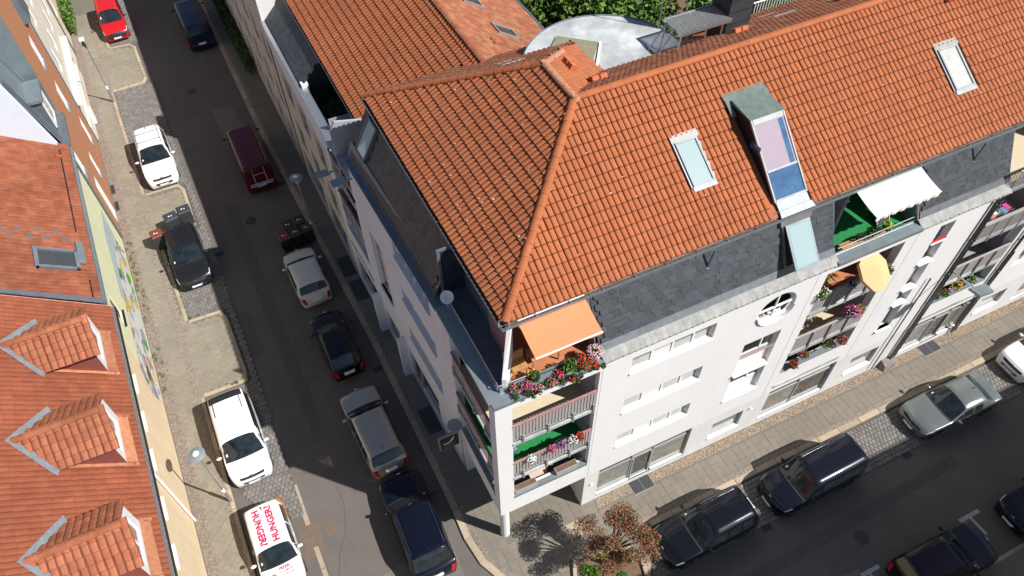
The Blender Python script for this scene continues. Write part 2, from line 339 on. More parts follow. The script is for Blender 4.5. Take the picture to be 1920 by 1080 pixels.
def text(body, size, M, m, parent, name='lettering', ext=0.0015, align='CENTER', bold=0.0):
    cu = bpy.data.curves.new(name, 'FONT'); cu.body = body; cu.size = size; cu.align_x = align; cu.align_y = 'CENTER'; cu.extrude = ext; cu.offset = bold; cu.resolution_u = 3
    t = bpy.data.objects.new(name, cu); COL.objects.link(t)
    me = bpy.data.meshes.new_from_object(t); bpy.data.objects.remove(t); bpy.data.curves.remove(cu)
    o = bpy.data.objects.new(name, me); me.materials.append(m); COL.objects.link(o)
    o.matrix_basis = M; setpar(o, parent); return o
# ================================================================ ground
def sheet(name, pts, z, m, kind='structure'):
    o = MB().add([P(u, v, z) for u, v in pts], [tuple(range(len(pts)))]).build(name, m, kind=kind); return o
ground = sheet('ground', [(-150, -150), (180, -150), (180, 200), (-150, 200)], -0.16, SOIL)
road = MB()
for q in ([(-9.6, -60), (-1.0, -60), (-1.0, 80), (-9.6, 80)], [(-1.0, -10.2), (80, -10.2), (80, -2.1), (-1.0, -2.1)]):
    road.add([P(u, v, -.10) for u, v in q], [(0, 1, 2, 3)])
road = road.build('road', ASPH, kind='structure')
# E kerb of the left street (from the junction northwards) and around the corner
EK = [(-2.3, 60), (-2.25, 41), (-2.2, 30), (-1.8, 19.6), (-1.5, 11.5), (-1.45, 4.8), (-1.45, 1.9), (-1.5, .6), (-1.35, -.6), (-.9, -1.6), (-.2, -2.4), (.7, -3.1), (1.7, -3.7), (3.0, -4.05), (4.4, -4.05)]
EK2 = [(4.4, -4.05), (4.9, -3.3), (5.1, -2.6), (5.6, -2.25), (60, -2.2)]
pav = MB(); zt = 0.0
inner = [(-.6, 60), (-.6, 41), (-.6, 30), (-.6, 19.6), (-.3, 11.5), (-.1, 4.8), (6, 4.8)]
poly = [(u + .0, v) for u, v in EK + EK2] + [(60, 8), (6, 8), (6, 60)]
pav.add([P(u, v, -.012) for u, v in poly], [tuple(range(len(poly)))])
pavement = pav.build('pavement', SLABJ, kind='structure')
def kerb(path, name, w=.16, top=.012, side=1, l=1.0, parent=None, col=KERB):
    """kerb stones one by one along a path"""
    par = MB().add([P(path[0][0], path[0][1], -.3), P(path[0][0] + .01, path[0][1], -.3), P(path[0][0], path[0][1] + .01, -.3)], [(0, 1, 2)]).build(name, col, kind='structure') if parent is None else parent
    pi = wm(par).inverted()
    pts = [Vector(P(u, v, 0)) for u, v in path]
    for a, b in zip(pts, pts[1:]):
        L = (b - a).length; n = max(1, round(L / l)); d = (b - a) / L; nn = Vector((-d.y, d.x, 0)) * side
        for i in range(n):
            p = a + d * (L * i / n + .008); q = a + d * (L * (i + 1) / n - .008); t = top + random.uniform(-.004, .004); c = .02
            vs = [p, q, q + nn * w, p + nn * w]; v2 = [Vector((x.x, x.y, -.14)) for x in vs] + [Vector((x.x, x.y, t - c)) for x in vs]
            e = d * c; f = nn * c; v2 += [Vector((x.x, x.y, t)) for x in (p + e + f, q - e + f, q + nn * w - e - f, p + nn * w + e - f)]
            MB().add(v2, [(0, 1, 5, 4), (1, 2, 6, 5), (2, 3, 7, 6), (3, 0, 4, 7), (4, 5, 9, 8), (5, 6, 10, 9), (6, 7, 11, 10), (7, 4, 8, 11), (8, 9, 10, 11)]).build('kerb_stone', col, par)
    return par
kerb_e = kerb(EK, 'street_kerb', side=1, w=.3, l=1.0)
kerb([(4.4, -4.05), (4.9, -3.3), (5.1, -2.6), (5.6, -2.25)] + [(u, -2.2) for u in (12, 20, 30)], 'kerb', side=1, parent=kerb_e, w=.26, l=1.1)
# opposite side of the right-hand street
sheet('far_pavement', [(8, -9.35), (60, -9.35), (60, -30), (8, -30)], 0.0, SLAB)
kerb([(8, -9.32), (40, -9.2)], 'far_kerb', side=-1, w=.16, l=1.0)
# west pavement with its islands
WP = [(-9.55, -12), (-9.5, 12.0), (-7.45, 12.0), (-7.35, 12.6), (-7.4, 16.2), (-7.6, 16.75), (-9.2, 16.8), (-9.35, 23.0), (-7.7, 23.0), (-7.4, 23.4), (-7.35, 26.4), (-7.6, 27.0), (-9.5, 27.0), (-9.6, 37.6), (-7.6, 37.7), (-7.35, 38.2), (-7.4, 42.2), (-7.7, 42.7), (-9.0, 42.8), (-9.1, 60)]
sheet('west_pavement', WP + [(-11.6, 60), (-11.6, -12)], -.012, SLABJ)
kerb_w = kerb(WP[1:-1], 'west_kerb', side=1, w=.18, l=.95)
kerb([(-9.55, -8), (-9.5, 12.0)], 'k', side=1, w=.18, parent=kerb_w); kerb([(-9.0, 42.8), (-9.1, 56)], 'k', side=1, w=.18, parent=kerb_w)
def inpoly(u, v, poly):
    c = False; n = len(poly)
    for i in range(n):
        x1, y1 = poly[i]; x2, y2 = poly[(i + 1) % n]
        if (y1 > v) != (y2 > v) and u < (x2 - x1) * (v - y1) / (y2 - y1) + x1: c = not c
    return c
def flatpt(ang=0.0, z=0.0, o=(0, 0)):
    ca, sa = math.cos(ang), math.sin(ang)
    return lambda a, s: P(o[0] + a * ca - s * sa, o[1] + a * sa + s * ca, z)
# paving slabs
slab = cob_mesh(.328, .328, .0, SLAB, 'paving_slab', c=.006)
eastpoly = EK + EK2 + [(30, -.45), (4.0, -.45), (3.4, 3.2), (-.0, 3.4), (-.05, 5), (-.5, 20), (-.5, 46)]
def east_in(a, s):
    if not inpoly(a, s, eastpoly): return False
    if s < -2.0 and a < 4.6 and a > 1.75 and s > -4.2: return False     # tree pit
    if 2.25 < a < 3.1 and -1.35 < s < -.62: return False              # inspection cover
    if s > 5 and a < -1.25 - .035 * (s - 3) + .0: return False
    if s < -1.85 and a > 5: return False
    # keep clear of the kerb stones
    return all(((a - x) ** 2 + (s - y) ** 2) > .03 for x, y in ((0, 0),)) and kd(a, s) > .34
EKK = EK + EK2[1:]
def kd(a, s):
    best = 9
    for (x1, y1), (x2, y2) in zip(EKK, EKK[1:]):
        dx, dy = x2 - x1, y2 - y1; t = max(0, min(1, ((a - x1) * dx + (s - y1) * dy) / (dx * dx + dy * dy)))
        best = min(best, math.hypot(a - x1 - t * dx, s - y1 - t * dy))
    return best
pts = []
for M in field(flatpt(), (-3, 30), (-4.2, 46), .333, .333, east_in, jit=.002):
    pts.append(M)
scatter(pts, slab, 'paving_slab', pavement, 300, 'paving_slabs_beyond')
wslab = cob_mesh(.244, .244, .0, SLABW, 'paving_slab', c=.006)
wp = bpy.data.objects['west_pavement']; WPP = WP + [(-11.2, 60), (-11.2, -12)]
def west_in(a, s):
    if a < -10.85: return False
    ok = inpoly(a, s, WPP) and inpoly(a + .32, s, WPP) and (inpoly(a, s + .3, WPP) and inpoly(a, s - .3, WPP))
    return ok
scatter(field(flatpt(R(45), 0, (-9, 20)), (-45, 45), (-45, 45), .25, .25, lambda a, s: west_in(-9 + (a - s) * math.cos(R(45)), 20 + (a + s) * math.sin(R(45))) and -9 < 20 + (a + s) * .7071 < 48, jit=.002), wslab, 'paving_slab', wp, 300, 'paving_slabs_beyond')
# small mosaic stones along walls and kerbs
mos = cob_mesh(.075, .075, .006, MOSAIC, 'mosaic_stone', c=.008)
ms = field(flatpt(z=-.006), (-11.2, -10.6), (-8, 46), .085, .085, lambda a, s: True, jit=.03)
ms += field(flatpt(), (-9.9, -9.62), (-8, 48), .085, .085, lambda a, s: not (12 < s < 17 and False), jit=.03)
scatter(ms, mos, 'mosaic_stone', wp, 40, 'mosaic_stones')
def band_in(a, s): return inpoly(a, s, eastpoly) and .22 < kd(a, s) < .5 and s < 40
scatter(field(flatpt(), (-3, 30), (-4.2, 40), .085, .085, band_in, jit=.03), mos, 'mosaic_stone', pavement, 0, 'mosaic_stones')
# gravel strip along the front wall
gs = sheet('gravel_bed', [(4.05, -.205), (30, -.205), (30, -.62), (4.05, -.62)], -.004, GRAV)
gm = cob_mesh(.06, .05, .03, GRAV, 'gravel', c=.014); Ms = []
for i in range(5200):
    M = Matrix.Translation(P(random.uniform(4.1, 30), random.uniform(-.6, -.23), -.01)) @ Matrix.Rotation(random.uniform(0, 3.1), 4, 'Z') @ Matrix.Rotation(random.uniform(-.4, .4), 4, 'X'); Ms.append(M)
scatter(Ms, gm, 'gravel', gs, 0, 'gravel')
bs = MB()
for i in range(26): bs.box(W, 4.05 + i, 5.04 + i, -.67, -.622, -.05, .012)
bs.build('edging_stone', SLAB, pavement)
# cobbled parking strips
cobm = cob_mesh(.172, .172, .03, COB, 'cobble')
def bay(name, poly, ang=0.0, n=150, z=-.075):
    b = sheet(name, poly, z, COBJ); us = [p[0] for p in poly]; vs = [p[1] for p in poly]
    M = field(flatpt(0, z), (min(us), max(us)), (min(vs), max(vs)), .19, .19, lambda a, s: inpoly(a, s, poly), jit=.03, off=True)
    scatter(M, cobm, 'cobble', b, n, 'cobbles_beyond'); return b
bay('cobbled_parking_strip', [(4.5, -4.1), (5.0, -3.25), (5.2, -2.5), (5.7, -2.2), (32, -2.18), (32, -4.08)], n=300)
bay('cobbled_parking_bay', [(-9.5, 8.0), (-9.5, 11.98), (-7.4, 11.98), (-7.02, 11.98), (-7.05, 4.6), (-8.4, 4.6)], n=170)
bay('cobbled_parking_bay', [(-9.2, 16.85), (-7.6, 16.8), (-7.0, 16.8), (-7.0, 23), (-7.7, 23), (-9.3, 23)], n=170)
bay('cobbled_parking_bay', [(-9.55, 27.05), (-7.05, 27.05), (-7.05, 37.6), (-9.6, 37.6)], n=170)
bay('cobbled_parking_bay', [(-9.0, 42.85), (-7.1, 42.85), (-7.2, 56), (-9.1, 56)], n=60)
bay('cobbled_gutter', [(-7.3, 12.0), (-6.98, 12.0), (-6.98, 16.8), (-7.3, 16.8)], n=20)
bay('cobbled_gutter', [(-7.3, 23.0), (-6.98, 23.0), (-6.98, 27.0), (-7.3, 27.0)], n=20)
# pale stone line beside the road, road repairs and paint
sg = MB()
for i in range(14):
    v = -8 + i * 1.0
    if 2.5 < v + .5 < 4.2: continue
    sg.box(W, -7.12, -6.93, v, v + .97, -.12, -.092)
sg.build('gutter_stone_line', KERB, kind='structure')
sheet('asphalt_repair', [(-7.45, 4.25), (-6.62, 4.1), (-6.68, 2.55), (-7.6, 2.6)], -.094, ASPHP)
sheet('asphalt_bay', [(-9.5, -8), (-7.14, -8), (-7.14, 4.55), (-8.4, 4.55), (-9.5, 7.95)], -.096, ASPH)
MB().disc(P(-6.2, 3.4, -.0965), .3, .003, 20).build('manhole_cover', ASPHP, road)
ASP2 = mat('asphalt_darker_patch', (.105, .095, .088), .85, var=.1, scale=3, bump=.3, bscale=70); ASP3 = mat('asphalt_pale_patch', (.165, .148, .13), .85, var=.1, scale=3, bump=.3, bscale=70)
for pts, m_ in (([(-5.6, 8), (-5.0, 8), (-5.05, 24), (-5.7, 24)], ASP2), ([(-4.2, 26), (-3.1, 26), (-3.0, 33), (-4.3, 33)], ASP3), ([(4, -6.2), (19, -5.6), (19, -5.1), (4, -5.7)], ASP2), ([(9, -8.2), (12, -8.1), (12, -7.2), (9, -7.2)], ASP3), ([(-5.2, -3), (-2.2, -3), (-2.0, 1.0), (-5.0, .7)], ASP3), ([(-7.0, 13), (-6.3, 13.2), (-6.4, 16.2), (-7.0, 16.2)], ASP2)): sheet('asphalt_repair', pts, -.0955, m_)
CRK = mat('crack_filler', (.07, .065, .06), .7)
for k in range(7):
    u, v = random.choice(((-6.3, 0), (-4.5, 0), (-5.2, 0))) if k < 5 else (0, -6.5); cr = MB(); u += random.uniform(-.6, .6); v = random.uniform(-6, 38) if k < 5 else random.uniform(-9, -4.6)
    if k >= 5: u = random.uniform(5, 20)
    a = random.uniform(1.2, 1.9) if k < 5 else random.uniform(-.2, .2); p = (u, v)
    for j in range(9):
        a += random.uniform(-.35, .35); q = (p[0] + .45 * math.cos(a), p[1] + .45 * math.sin(a)); nx, ny = -math.sin(a) * .007, math.cos(a) * .007
        if -6.9 < q[0] or k >= 5: cr.quad(P(p[0] - nx, p[1] - ny, -.093), P(q[0] - nx, q[1] - ny, -.093), P(q[0] + nx, q[1] + ny, -.093), P(p[0] + nx, p[1] + ny, -.093))
        p = q
    if cr.v: cr.build('asphalt_crack', CRK, road)
for u, v in ((-1.75, 10.0), (-2.3, 24.5), (9.8, -4.3), (17.3, -4.3), (-6.75, 20.6)):
    g_ = MB().add([P(u - .22, v - .16, -.09), P(u + .22, v - .16, -.09), P(u + .22, v + .16, -.09), P(u - .22, v + .16, -.09)], [(0, 1, 2, 3)]).build('drain_grate', GRATE, road)
    for i in range(5): MB().add([P(u - .18 + i * .08, v - .12, -.087), P(u - .15 + i * .08, v - .12, -.087), P(u - .15 + i * .08, v + .12, -.087), P(u - .18 + i * .08, v + .12, -.087)], [(0, 1, 2, 3)]).build('drain_slot', BLACK, g_)
for u, v in ((-4.6, 22.3), (13.0, -6.3), (-5.0, 35.5)): MB().disc(P(u, v, -.0945), .31, .003, 22).build('manhole_cover', mat('cast_iron', (.07, .065, .06), .6, metal=.3, var=.2, scale=14), road)
for nm, L_ in (('a', [((17.04, -7.58), (18.11, -7.42)), ((17.5, -7.58), (17.62, -8.4))]), ('b', [((11.9, -7.58), (12.8, -7.42)), ((12.2, -7.58), (12.32, -8.4))])):
    mbp = MB()
    (a0, a1), (b0, b1) = L_
    mbp.add([P(a0[0], a0[1], -.094), P(a1[0], a0[1], -.094), P(a1[0], a1[1], -.094), P(a0[0], a1[1], -.094)], [(0, 1, 2, 3)])
    mbp.add([P(b0[0], b0[1], -.094), P(b1[0], b0[1], -.094), P(b1[0] + .04, b1[1], -.094), P(b0[0] + .04, b1[1], -.094)], [(0, 1, 2, 3)])
    mbp.build('road_marking', PAINTL, road)
# inspection cover, doormats, cellar grates
def cover(name, pts, m, z=.006, parent=pavement, h=.012):
    n = len(pts); return MB().add([P(u, v, z) for u, v in pts] + [P(u, v, z - h - .01) for u, v in pts], [tuple(range(n))] + [(i, n + i, n + (i + 1) % n, (i + 1) % n) for i in range(n)]).build(name, m, parent)
cover('inspection_cover', [(2.28, -.68), (3.08, -.68), (3.02, -1.32), (2.3, -1.26)], KERB)
cover('cover_handle', [(2.62, -.95), (2.74, -.95), (2.74, -1.03), (2.62, -1.03)], BLACK, z=.012)
for u0, u1 in ((5.7, 6.75), (21.7, 22.8)):
    cover('mat_surround', [(u0, -.21), (u1, -.21), (u1, -.82), (u0, -.82)], SLABW, z=.016)
    g = cover('doormat_grate', [(u0 + .05, -.21), (u1 - .05, -.21), (u1 - .05, -.76), (u0 + .05, -.76)], GRATE, z=.022)
    cover('mat_divider', [((u0 + u1) / 2 - .015, -.22), ((u0 + u1) / 2 + .015, -.22), ((u0 + u1) / 2 + .015, -.75), ((u0 + u1) / 2 - .015, -.75)], ALUD, z=.026, parent=g)
for v0, v1 in ((5.6, 7.0), (14.2, 15.6), (16.0, 17.4)): cover('doormat_grate', [(uw(v0) - .05, v0), (uw(v0) - .7, v0), (uw(v0) - .7, v1), (uw(v0) - .05, v1)], GRATE, z=.012)
for v in (26.7, 28.2):
    cover('grate_surround', [(-11.22, v - .5), (-10.93, v - .5), (-10.93, v + .45), (-11.22, v + .45)], SLAB, z=.014, parent=wp)
    cover('cellar_grate', [(-11.18, v - .42), (-10.98, v - .42), (-10.98, v + .36), (-11.18, v + .36)], GRATE, z=.02, parent=wp)
# ================================================================ corner apartment building
K = .62
bld = empty('apartment_building', P(5, 5, 0), 'white corner apartment building with hipped orange tile roof, slate mansard and stacked balconies', 'building')
def ring(c, r, n=28, ph=0): return [(c[0] + r * math.cos(2 * math.pi * i / n + ph), c[1] + r * math.sin(2 * math.pi * i / n + ph)) for i in range(n)]
OC = (10.45, 9.75)
slits = [(4.65, 7.85, b, b + .9) for b in (4.38, 6.98, 9.6)]
up = slits + [(.42, 3.47, 4.0, 10.55, .3), (9.58, 11.2, 4.05, 8.05), (OC[0] - .95, OC[0] + .95, OC[1] - .95, OC[1] + .95, 0), (12.32, 15.75, 4.3, 10.6, .3), (17.4, 18.12, 4.1, 10.6), (20.3, 23.4, 4.3, 11.0, .3), (24.9, 26.4, 4.4, 8.0), (28, 32, 4.3, 10.6)]
mbw = wall(Ffront, -.15, 34, 2.8, 11.0, up, .32)
# ring between the square cell and the round window, and its reveal
n = 32; cir = ring(OC, .8, n); cir2 = ring(OC, .66, n)
sq = []
for (x, y) in cir:
    dx, dy = x - OC[0], y - OC[1]; s = .95 / max(abs(dx), abs(dy)); sq.append((OC[0] + dx * s, OC[1] + dy * s))
for i in range(n):
    j = (i + 1) % n
    mbw.quad(Ffront(*cir[i], 0), Ffront(*cir[j], 0), Ffront(*sq[j], 0), Ffront(*sq[i], 0))
    mbw.quad(Ffront(*cir[i], 0), Ffront(*cir[j], 0), Ffront(*cir[j], -.25), Ffront(*cir[i], -.25))
for q in ((-.95, -.95), (.95, -.95), (.95, .95), (-.95, .95)):
    pass
fw_ = mbw.build('front_wall', WHITE, bld)
lo = [(4.12, 8.45, .3, 2.78), (9.6, 11.15, .85, 2.12), (12.32, 15.9, .3, 2.75), (16.9, 18.45, .95, 2.25), (20.1, 24.1, .3, 2.75), (24.7, 26.3, 1.0, 2.1), (27.5, 31, .3, 2.75)]
plf = wall(lambda a, b, d: Ffront(a, b, d - .012), 3.5, 34, 0, 2.8, lo, .2).build('ground_floor_wall', PLINTH, bld)
# left wall
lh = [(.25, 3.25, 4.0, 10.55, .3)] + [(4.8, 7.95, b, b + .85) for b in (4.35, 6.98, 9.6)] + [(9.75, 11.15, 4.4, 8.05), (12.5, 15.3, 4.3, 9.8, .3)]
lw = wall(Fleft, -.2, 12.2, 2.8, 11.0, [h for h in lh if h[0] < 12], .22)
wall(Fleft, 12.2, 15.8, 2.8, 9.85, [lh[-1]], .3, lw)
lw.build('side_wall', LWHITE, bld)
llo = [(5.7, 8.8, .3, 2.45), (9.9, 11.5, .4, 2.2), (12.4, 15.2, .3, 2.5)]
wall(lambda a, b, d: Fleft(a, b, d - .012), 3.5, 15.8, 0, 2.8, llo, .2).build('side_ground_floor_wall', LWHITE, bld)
# walls round the open corner at street level, underside of the bay, ground floor ceiling
cw = MB(); cw.quad(W(3.5, -.18, 0), W(3.5, 3.5, 0), W(3.5, 3.5, 2.8), W(3.5, -.18, 2.8)); cw.quad(W(-.1, 3.5, 0), W(3.5, 3.5, 0), W(3.5, 3.5, 2.8), W(-.1, 3.5, 2.8))
cw.quad(W(-.15, -.2, 2.795), W(3.5, -.2, 2.795), W(3.5, 3.5, 2.795), W(-.15, 3.5, 2.795))
cw.box(W, 3.47, 4.05, -.19, .35, 0, 2.79); cw.build('arcade_wall', PLINTH, bld)
MB().box(W, -.12, .28, 3.3, 3.85, 0, 2.79).build('pillar', LWHITE, bld)
MB().disc(P(.12, .12, 0), .19, 2.79, 20).build('round_column', WHITE, bld, smooth=False)
# other pillars of the side arcade
for v in (9.1, 12.0): MB().box(W, uw(v) - .35, uw(v) + .02, v - .12, v + .12, 0, 2.78).build('pillar', LWHITE, bld)
# windows in the front ------------------------------------------------------
for (a0, a1, b0, b1), g in zip(slits, (GLASSW, GLASSW, GLASSW)):
    wd = window(Ffront, a0, a1, b0, b1, .17, bld, muls=(a0 + .86, a0 + 1.66, a0 + 2.46), gl=[GLASSC, GLASSW, GLASSC])
    s_ = MB().box(Ffront, a0 - .03, a1 + .0, b0 - .03, b0 + .02, -.16, .06); s_.build('window_sill', FRAME, wd)
wt = window(Ffront, 9.58, 11.2, 4.9, 5.98, .2, bld, muls=(10.62,), gl=GLASS)
wt2 = window(Ffront, 9.58, 11.2, 7.0, 8.05, .2, bld, muls=(10.62,), gl=GLASS)
MB().box(Ffront, 9.6, 11.18, 6.0, 6.98, -.26, -.18).build('spandrel_panel', FRAME, bld)
MB().box(Ffront, 9.55, 11.12, 5.93, 6.0, -.25, .12).build('ledge', CREAMW, bld)
MB().box(Ffront, 9.6, 11.18, 4.06, 4.9, -.26, -.18).build('spandrel_panel', FRAME, bld)
MB().box(Ffront, 9.55, 11.2, 4.02, 4.07, -.25, .07).build('window_sill', FRAME, bld)
MB().bar(Ffront(9.6, 7.22, .02), Ffront(11.16, 7.22, .02), .022).bar(Ffront(9.6, 7.12, .02), Ffront(11.16, 7.12, .02), .015).build('safety_rail', RAILR, wt2)
# round window
mo = MB()
for i in range(n):
    j = (i + 1) % n; mo.quad(Ffront(*cir[i], -.1), Ffront(*cir[j], -.1), Ffront(*cir2[j], -.1), Ffront(*cir2[i], -.1))
    mo.quad(Ffront(*cir[i], .07), Ffront(*cir[j], .07), Ffront(OC[0] + (cir[j][0] - OC[0]) * 1.0, cir[j][1], -.02), Ffront(*cir[i], -.02)) if cir[i][1] < OC[1] - .12 and cir[j][1] < OC[1] - .12 else None
mo.box(Ffront, OC[0] - .7, OC[0] + .7, OC[1] - .03, OC[1] + .03, -.12, -.06); mo.box(Ffront, OC[0] - .03, OC[0] + .03, OC[1] - .7, OC[1] + .7, -.115, -.065)
mo.box(Ffront, OC[0] - .6, OC[0] + .6, OC[1] - .62, OC[1] - .5, -.24, -.05)
rw = mo.build('round_window', FRAME, bld)
MB().add([Ffront(*c, -.13) for c in ring(OC, .7)], [tuple(range(n))]).build('pane', mat('glass_lace_grey', (.20, .21, .20), .1, spec=.6, var=.5, scale=9, coat=.4), rw)
lace = MB()
for i in range(34):
    a = random.uniform(-.55, .55); b = random.uniform(-.5, -.05)
    if a * a + b * b < .36: lace.box(Ffront, OC[0] + a - .03, OC[0] + a + .02, OC[1] + b - .02, OC[1] + b + .03, -.126, -.118)
lace.build('lace_curtain', FWHT, rw)
# narrow tall window strip
ns = window(Ffront, 17.4, 18.12, 4.1, 10.6, .26, bld, rails=(5.9, 6.9, 8.5, 9.55), gl=[GLASS, GLASS, GLASSW], fr=GFRAME, t=.07)
for b in (5.9, 6.9, 8.5): MB().box(Ffront, 17.35, 18.08, b - .05, b, -.15, .11).build('window_ledge', FRAME, ns)
MB().box(Ffront, 17.3, 18.1, 4.02, 4.1, -.15, .1).build('window_ledge', FRAME, ns)
MB().bar(Ffront(17.4, 9.7, .0), Ffront(18.1, 9.7, .0), .045).build('red_rail', RED, ns); MB().bar(Ffront(17.4, 9.6, .02), Ffront(18.1, 9.6, .02), .04).build('white_towel', FWHT, ns)
window(Ffront, 24.9, 26.4, 4.4, 8.0, .14, bld, muls=(25.6,), rails=(5.9, 6.9), gl=GLASS)
# shop fronts
def shop(a0, a1, b0, b1, door, name='shop_window', F=Ffront, gl=(GLASSC, GLASS)):
    ms_ = [m for m in (door or ())] or [(a0 + a1) / 2]
    wd = window(F, a0, a1, b0, b1, .14, bld, muls=ms_, rails=(b1 - .62, ), fr=GFRAME, gl=list(gl), t=.08, name=name)
    MB().box(F, a0, a1, b0 - .3, b0, -.06, .0 - .02).build('base_panel', PLINTH, wd)
    MB().box(F, a0 + .05, (door[0] if door else a1) - .05, b0 + .04, b0 + .1, -.12, -.02).build('window_sill', FRAME, wd)
    if door:
        MB().box(F, door[1] + .05, a1 - .05, b0 + .04, b0 + .1, -.12, -.02).build('window_sill', FRAME, wd)
        MB().box(F, door[0] + .03, door[0] + .1, .02, b1 - .7, -.13, -.08).box(F, door[1] - .1, door[1] - .03, .02, b1 - .7, -.13, -.08).build('door_frame', GFRAME, wd)
        MB().bar(F(door[1] - .18, 1.0, -.04), F(door[1] - .18, 1.25, -.04), .015).build('door_handle', STEEL, wd)
    return wd
shop(4.12, 8.45, .3, 2.78, (5.75, 6.75)); shop(12.32, 15.9, .3, 2.75, None); shop(20.1, 24.1, .3, 2.75, (21.8, 22.8)); shop(27.5, 31, .3, 2.75, None)
for a0, a1, b0, b1 in ((9.6, 11.15, .85, 2.12), (16.9, 18.45, .95, 2.25), (24.7, 26.3, 1.0, 2.1)):
    wd = window(Ffront, a0, a1, b0, b1, .15, bld, fr=GFRAME, gl=GLASSC); MB().box(Ffront, a0 - .03, a1, b0 - .04, b0 + .01, -.15, .05).build('window_sill', FRAME, wd)
# windows in the side wall
for b in (4.35, 6.98, 9.6):
    wd = window(Fleft, 4.8, 7.95, b, b + .85, .16, bld, muls=(5.6, 6.4, 7.15), gl=GLASS); MB().box(Fleft, 4.78, 7.97, b - .03, b + .02, -.16, .07).build('window_sill', FRAME, wd)
wd = window(Fleft, 9.75, 11.15, 4.4, 8.05, .14, bld, muls=(10.4,), rails=(5.5, 6.9), gl=GLASS); MB().box(Fleft, 9.72, 11.18, 4.36, 4.4, -.16, .07).build('window_sill', FRAME, wd)
shop(5.7, 8.8, .3, 2.45, (7.8, 8.6), F=Fleft, gl=(GLASS, GLASS)); window(Fleft, 9.9, 11.5, .4, 2.2, .15, bld, fr=GFRAME, gl=GLASS); shop(12.4, 15.2, .3, 2.5, None, F=Fleft, gl=(GLASS, GLASS))
# loggias --------------------------------------------------------------------
def balcony(F, a0, a1, zf, depth, floorm, wallm, rail=True, top=None, slats=True, railm=RAILW, par=None, backdoor=True, slatw=.045, step=.115, railtop=None, rmat=None, sidewall=GREYW):
    """one balcony level: slab, back wall with door, railing with slats"""
    b = MB().box(F, a0 - .0, a1, zf - .2, zf, -depth, -.02).build('balcony', floorm if par is None else par, bld)
    MB().quad(F(a0, zf + .005, -.32), F(a1, zf + .005, -.32), F(a1, zf + .005, -depth), F(a0, zf + .005, -depth)).build('balcony_floor', floorm, b)
    h = 2.42
    MB().box(F, a0, a1, zf, zf + h, -depth - .1, -depth).build('back_wall', wallm, b)
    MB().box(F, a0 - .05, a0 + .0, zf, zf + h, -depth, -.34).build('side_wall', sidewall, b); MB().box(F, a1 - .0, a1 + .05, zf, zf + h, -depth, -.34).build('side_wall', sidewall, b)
    if backdoor: window(F, a0 + .3, a1 - .6, zf + .05, zf + 2.1, depth - .04, b, muls=(a0 + 1.1,), name='balcony_door')
    MB().box(F, a0, a1, zf - .22, zf - .02, -.02, .03).build('slab_edge', CONC if par is None else par, b)
    if rail:
        rt_ = zf + 1.0
        MB().box(F, a0, a1, rt_ - .06, rt_, -.05, .03).build('handrail', rmat or RAILR, b)
        MB().box(F, a0, a1, zf + .02, zf + .07, -.035, .0).build('bottom_rail', railm, b)
        nn = int((a1 - a0) / step); mm = None
        for i in range(nn):
            a = a0 + (i + .5) * (a1 - a0) / nn
            if mm is None: q = MB().box(F, a - slatw, a + slatw, zf + .07, rt_ - .06, -.03, -.008).build('slat', railm, b); mm = q.data; a_ref = a
            else:
                q = bpy.data.objects.new('slat', mm); COL.objects.link(q); q.parent = b; q.matrix_parent_inverse = wm(b).inverted(); q.location = Vector(F(a, 0, 0)) - Vector(F(a_ref, 0, 0))
        for k in range(1, 4):
            a = a0 + (a1 - a0) * k / 4; MB().box(F, a - .03, a + .03, zf - .25, rt_ - .06, -.0, .06).build('rail_post', GFRAME, b)
    return b
D = 1.75
# corner loggias (open on two sides): floors at 3.9 / 5.65 / 8.25
for zf, fm, wmx in ((3.0, SLAB, BEIGE), (5.68, TURF, BEIGE), (8.3, BEIGE, BEIGE)):
    b = MB().box(W, -.1, 3.45, -.1, 3.3, zf - .2, zf).build('balcony', CONC, bld)
    MB().quad(W(.05, .0, zf + .005), W(3.45, .0, zf + .005), W(3.45, 3.3, zf + .005), W(.05, 3.3, zf + .005)).build('balcony_floor', fm, b)
    # room corner set back, its walls
    MB().box(W, 1.5, 3.48, 1.6, 1.7, zf, zf + 2.4).box(W, 1.5, 1.6, 1.7, 3.4, zf, zf + 2.4).build('back_wall', wmx if zf < 8 else GREYW, b)
    window(lambda a, bb, d: P(a, 1.6 - d, bb), 1.7, 3.3, zf + .05, zf + 2.1, -.03, b, muls=(2.5,), name='balcony_door')
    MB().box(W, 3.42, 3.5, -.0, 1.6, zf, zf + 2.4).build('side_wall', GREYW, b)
    if zf > 4:
        for F, a0, a1, nm in ((Ffront, .42, 3.47, 'f'), (Fleft, .25, 3.25, 'l')):
            dz = .1
            MB().box(F, a0, a1, zf - .2, zf - .04, -.03, .03).build('slab_edge', CONC, b)
            MB().box(F, a0, a1, zf + 1.06, zf + 1.12, -.05, .03).build('handrail', RAILR, b)
            nn = 26; mm = None
            for i in range(nn):
                a = a0 + (i + .5) * (a1 - a0) / nn
                if mm is None: q = MB().box(F, a - .04, a + .04, zf + .08, zf + 1.05, -.03, -.008).build('slat', RAILW, b); mm = q.data; ar = a
                else:
                    q = bpy.data.objects.new('slat', mm); COL.objects.link(q); q.parent = b; q.matrix_parent_inverse = wm(b).inverted(); q.location = Vector(F(a, 0, 0)) - Vector(F(ar, 0, 0))
            for k in (.12, .42, .72, .97): MB().box(F, a0 + (a1 - a0) * k - .03, a0 + (a1 - a0) * k + .03, zf - .25, zf + .3, .0, .06).build('rail_post', GFRAME, b)
    else:
        MB().box(W, .4, 3.47, -.21, -.02, 3.9, 4.03).box(W, -.16, .02, .2, 3.25, 3.9, 4.03).build('parapet_cap', ALU, b)
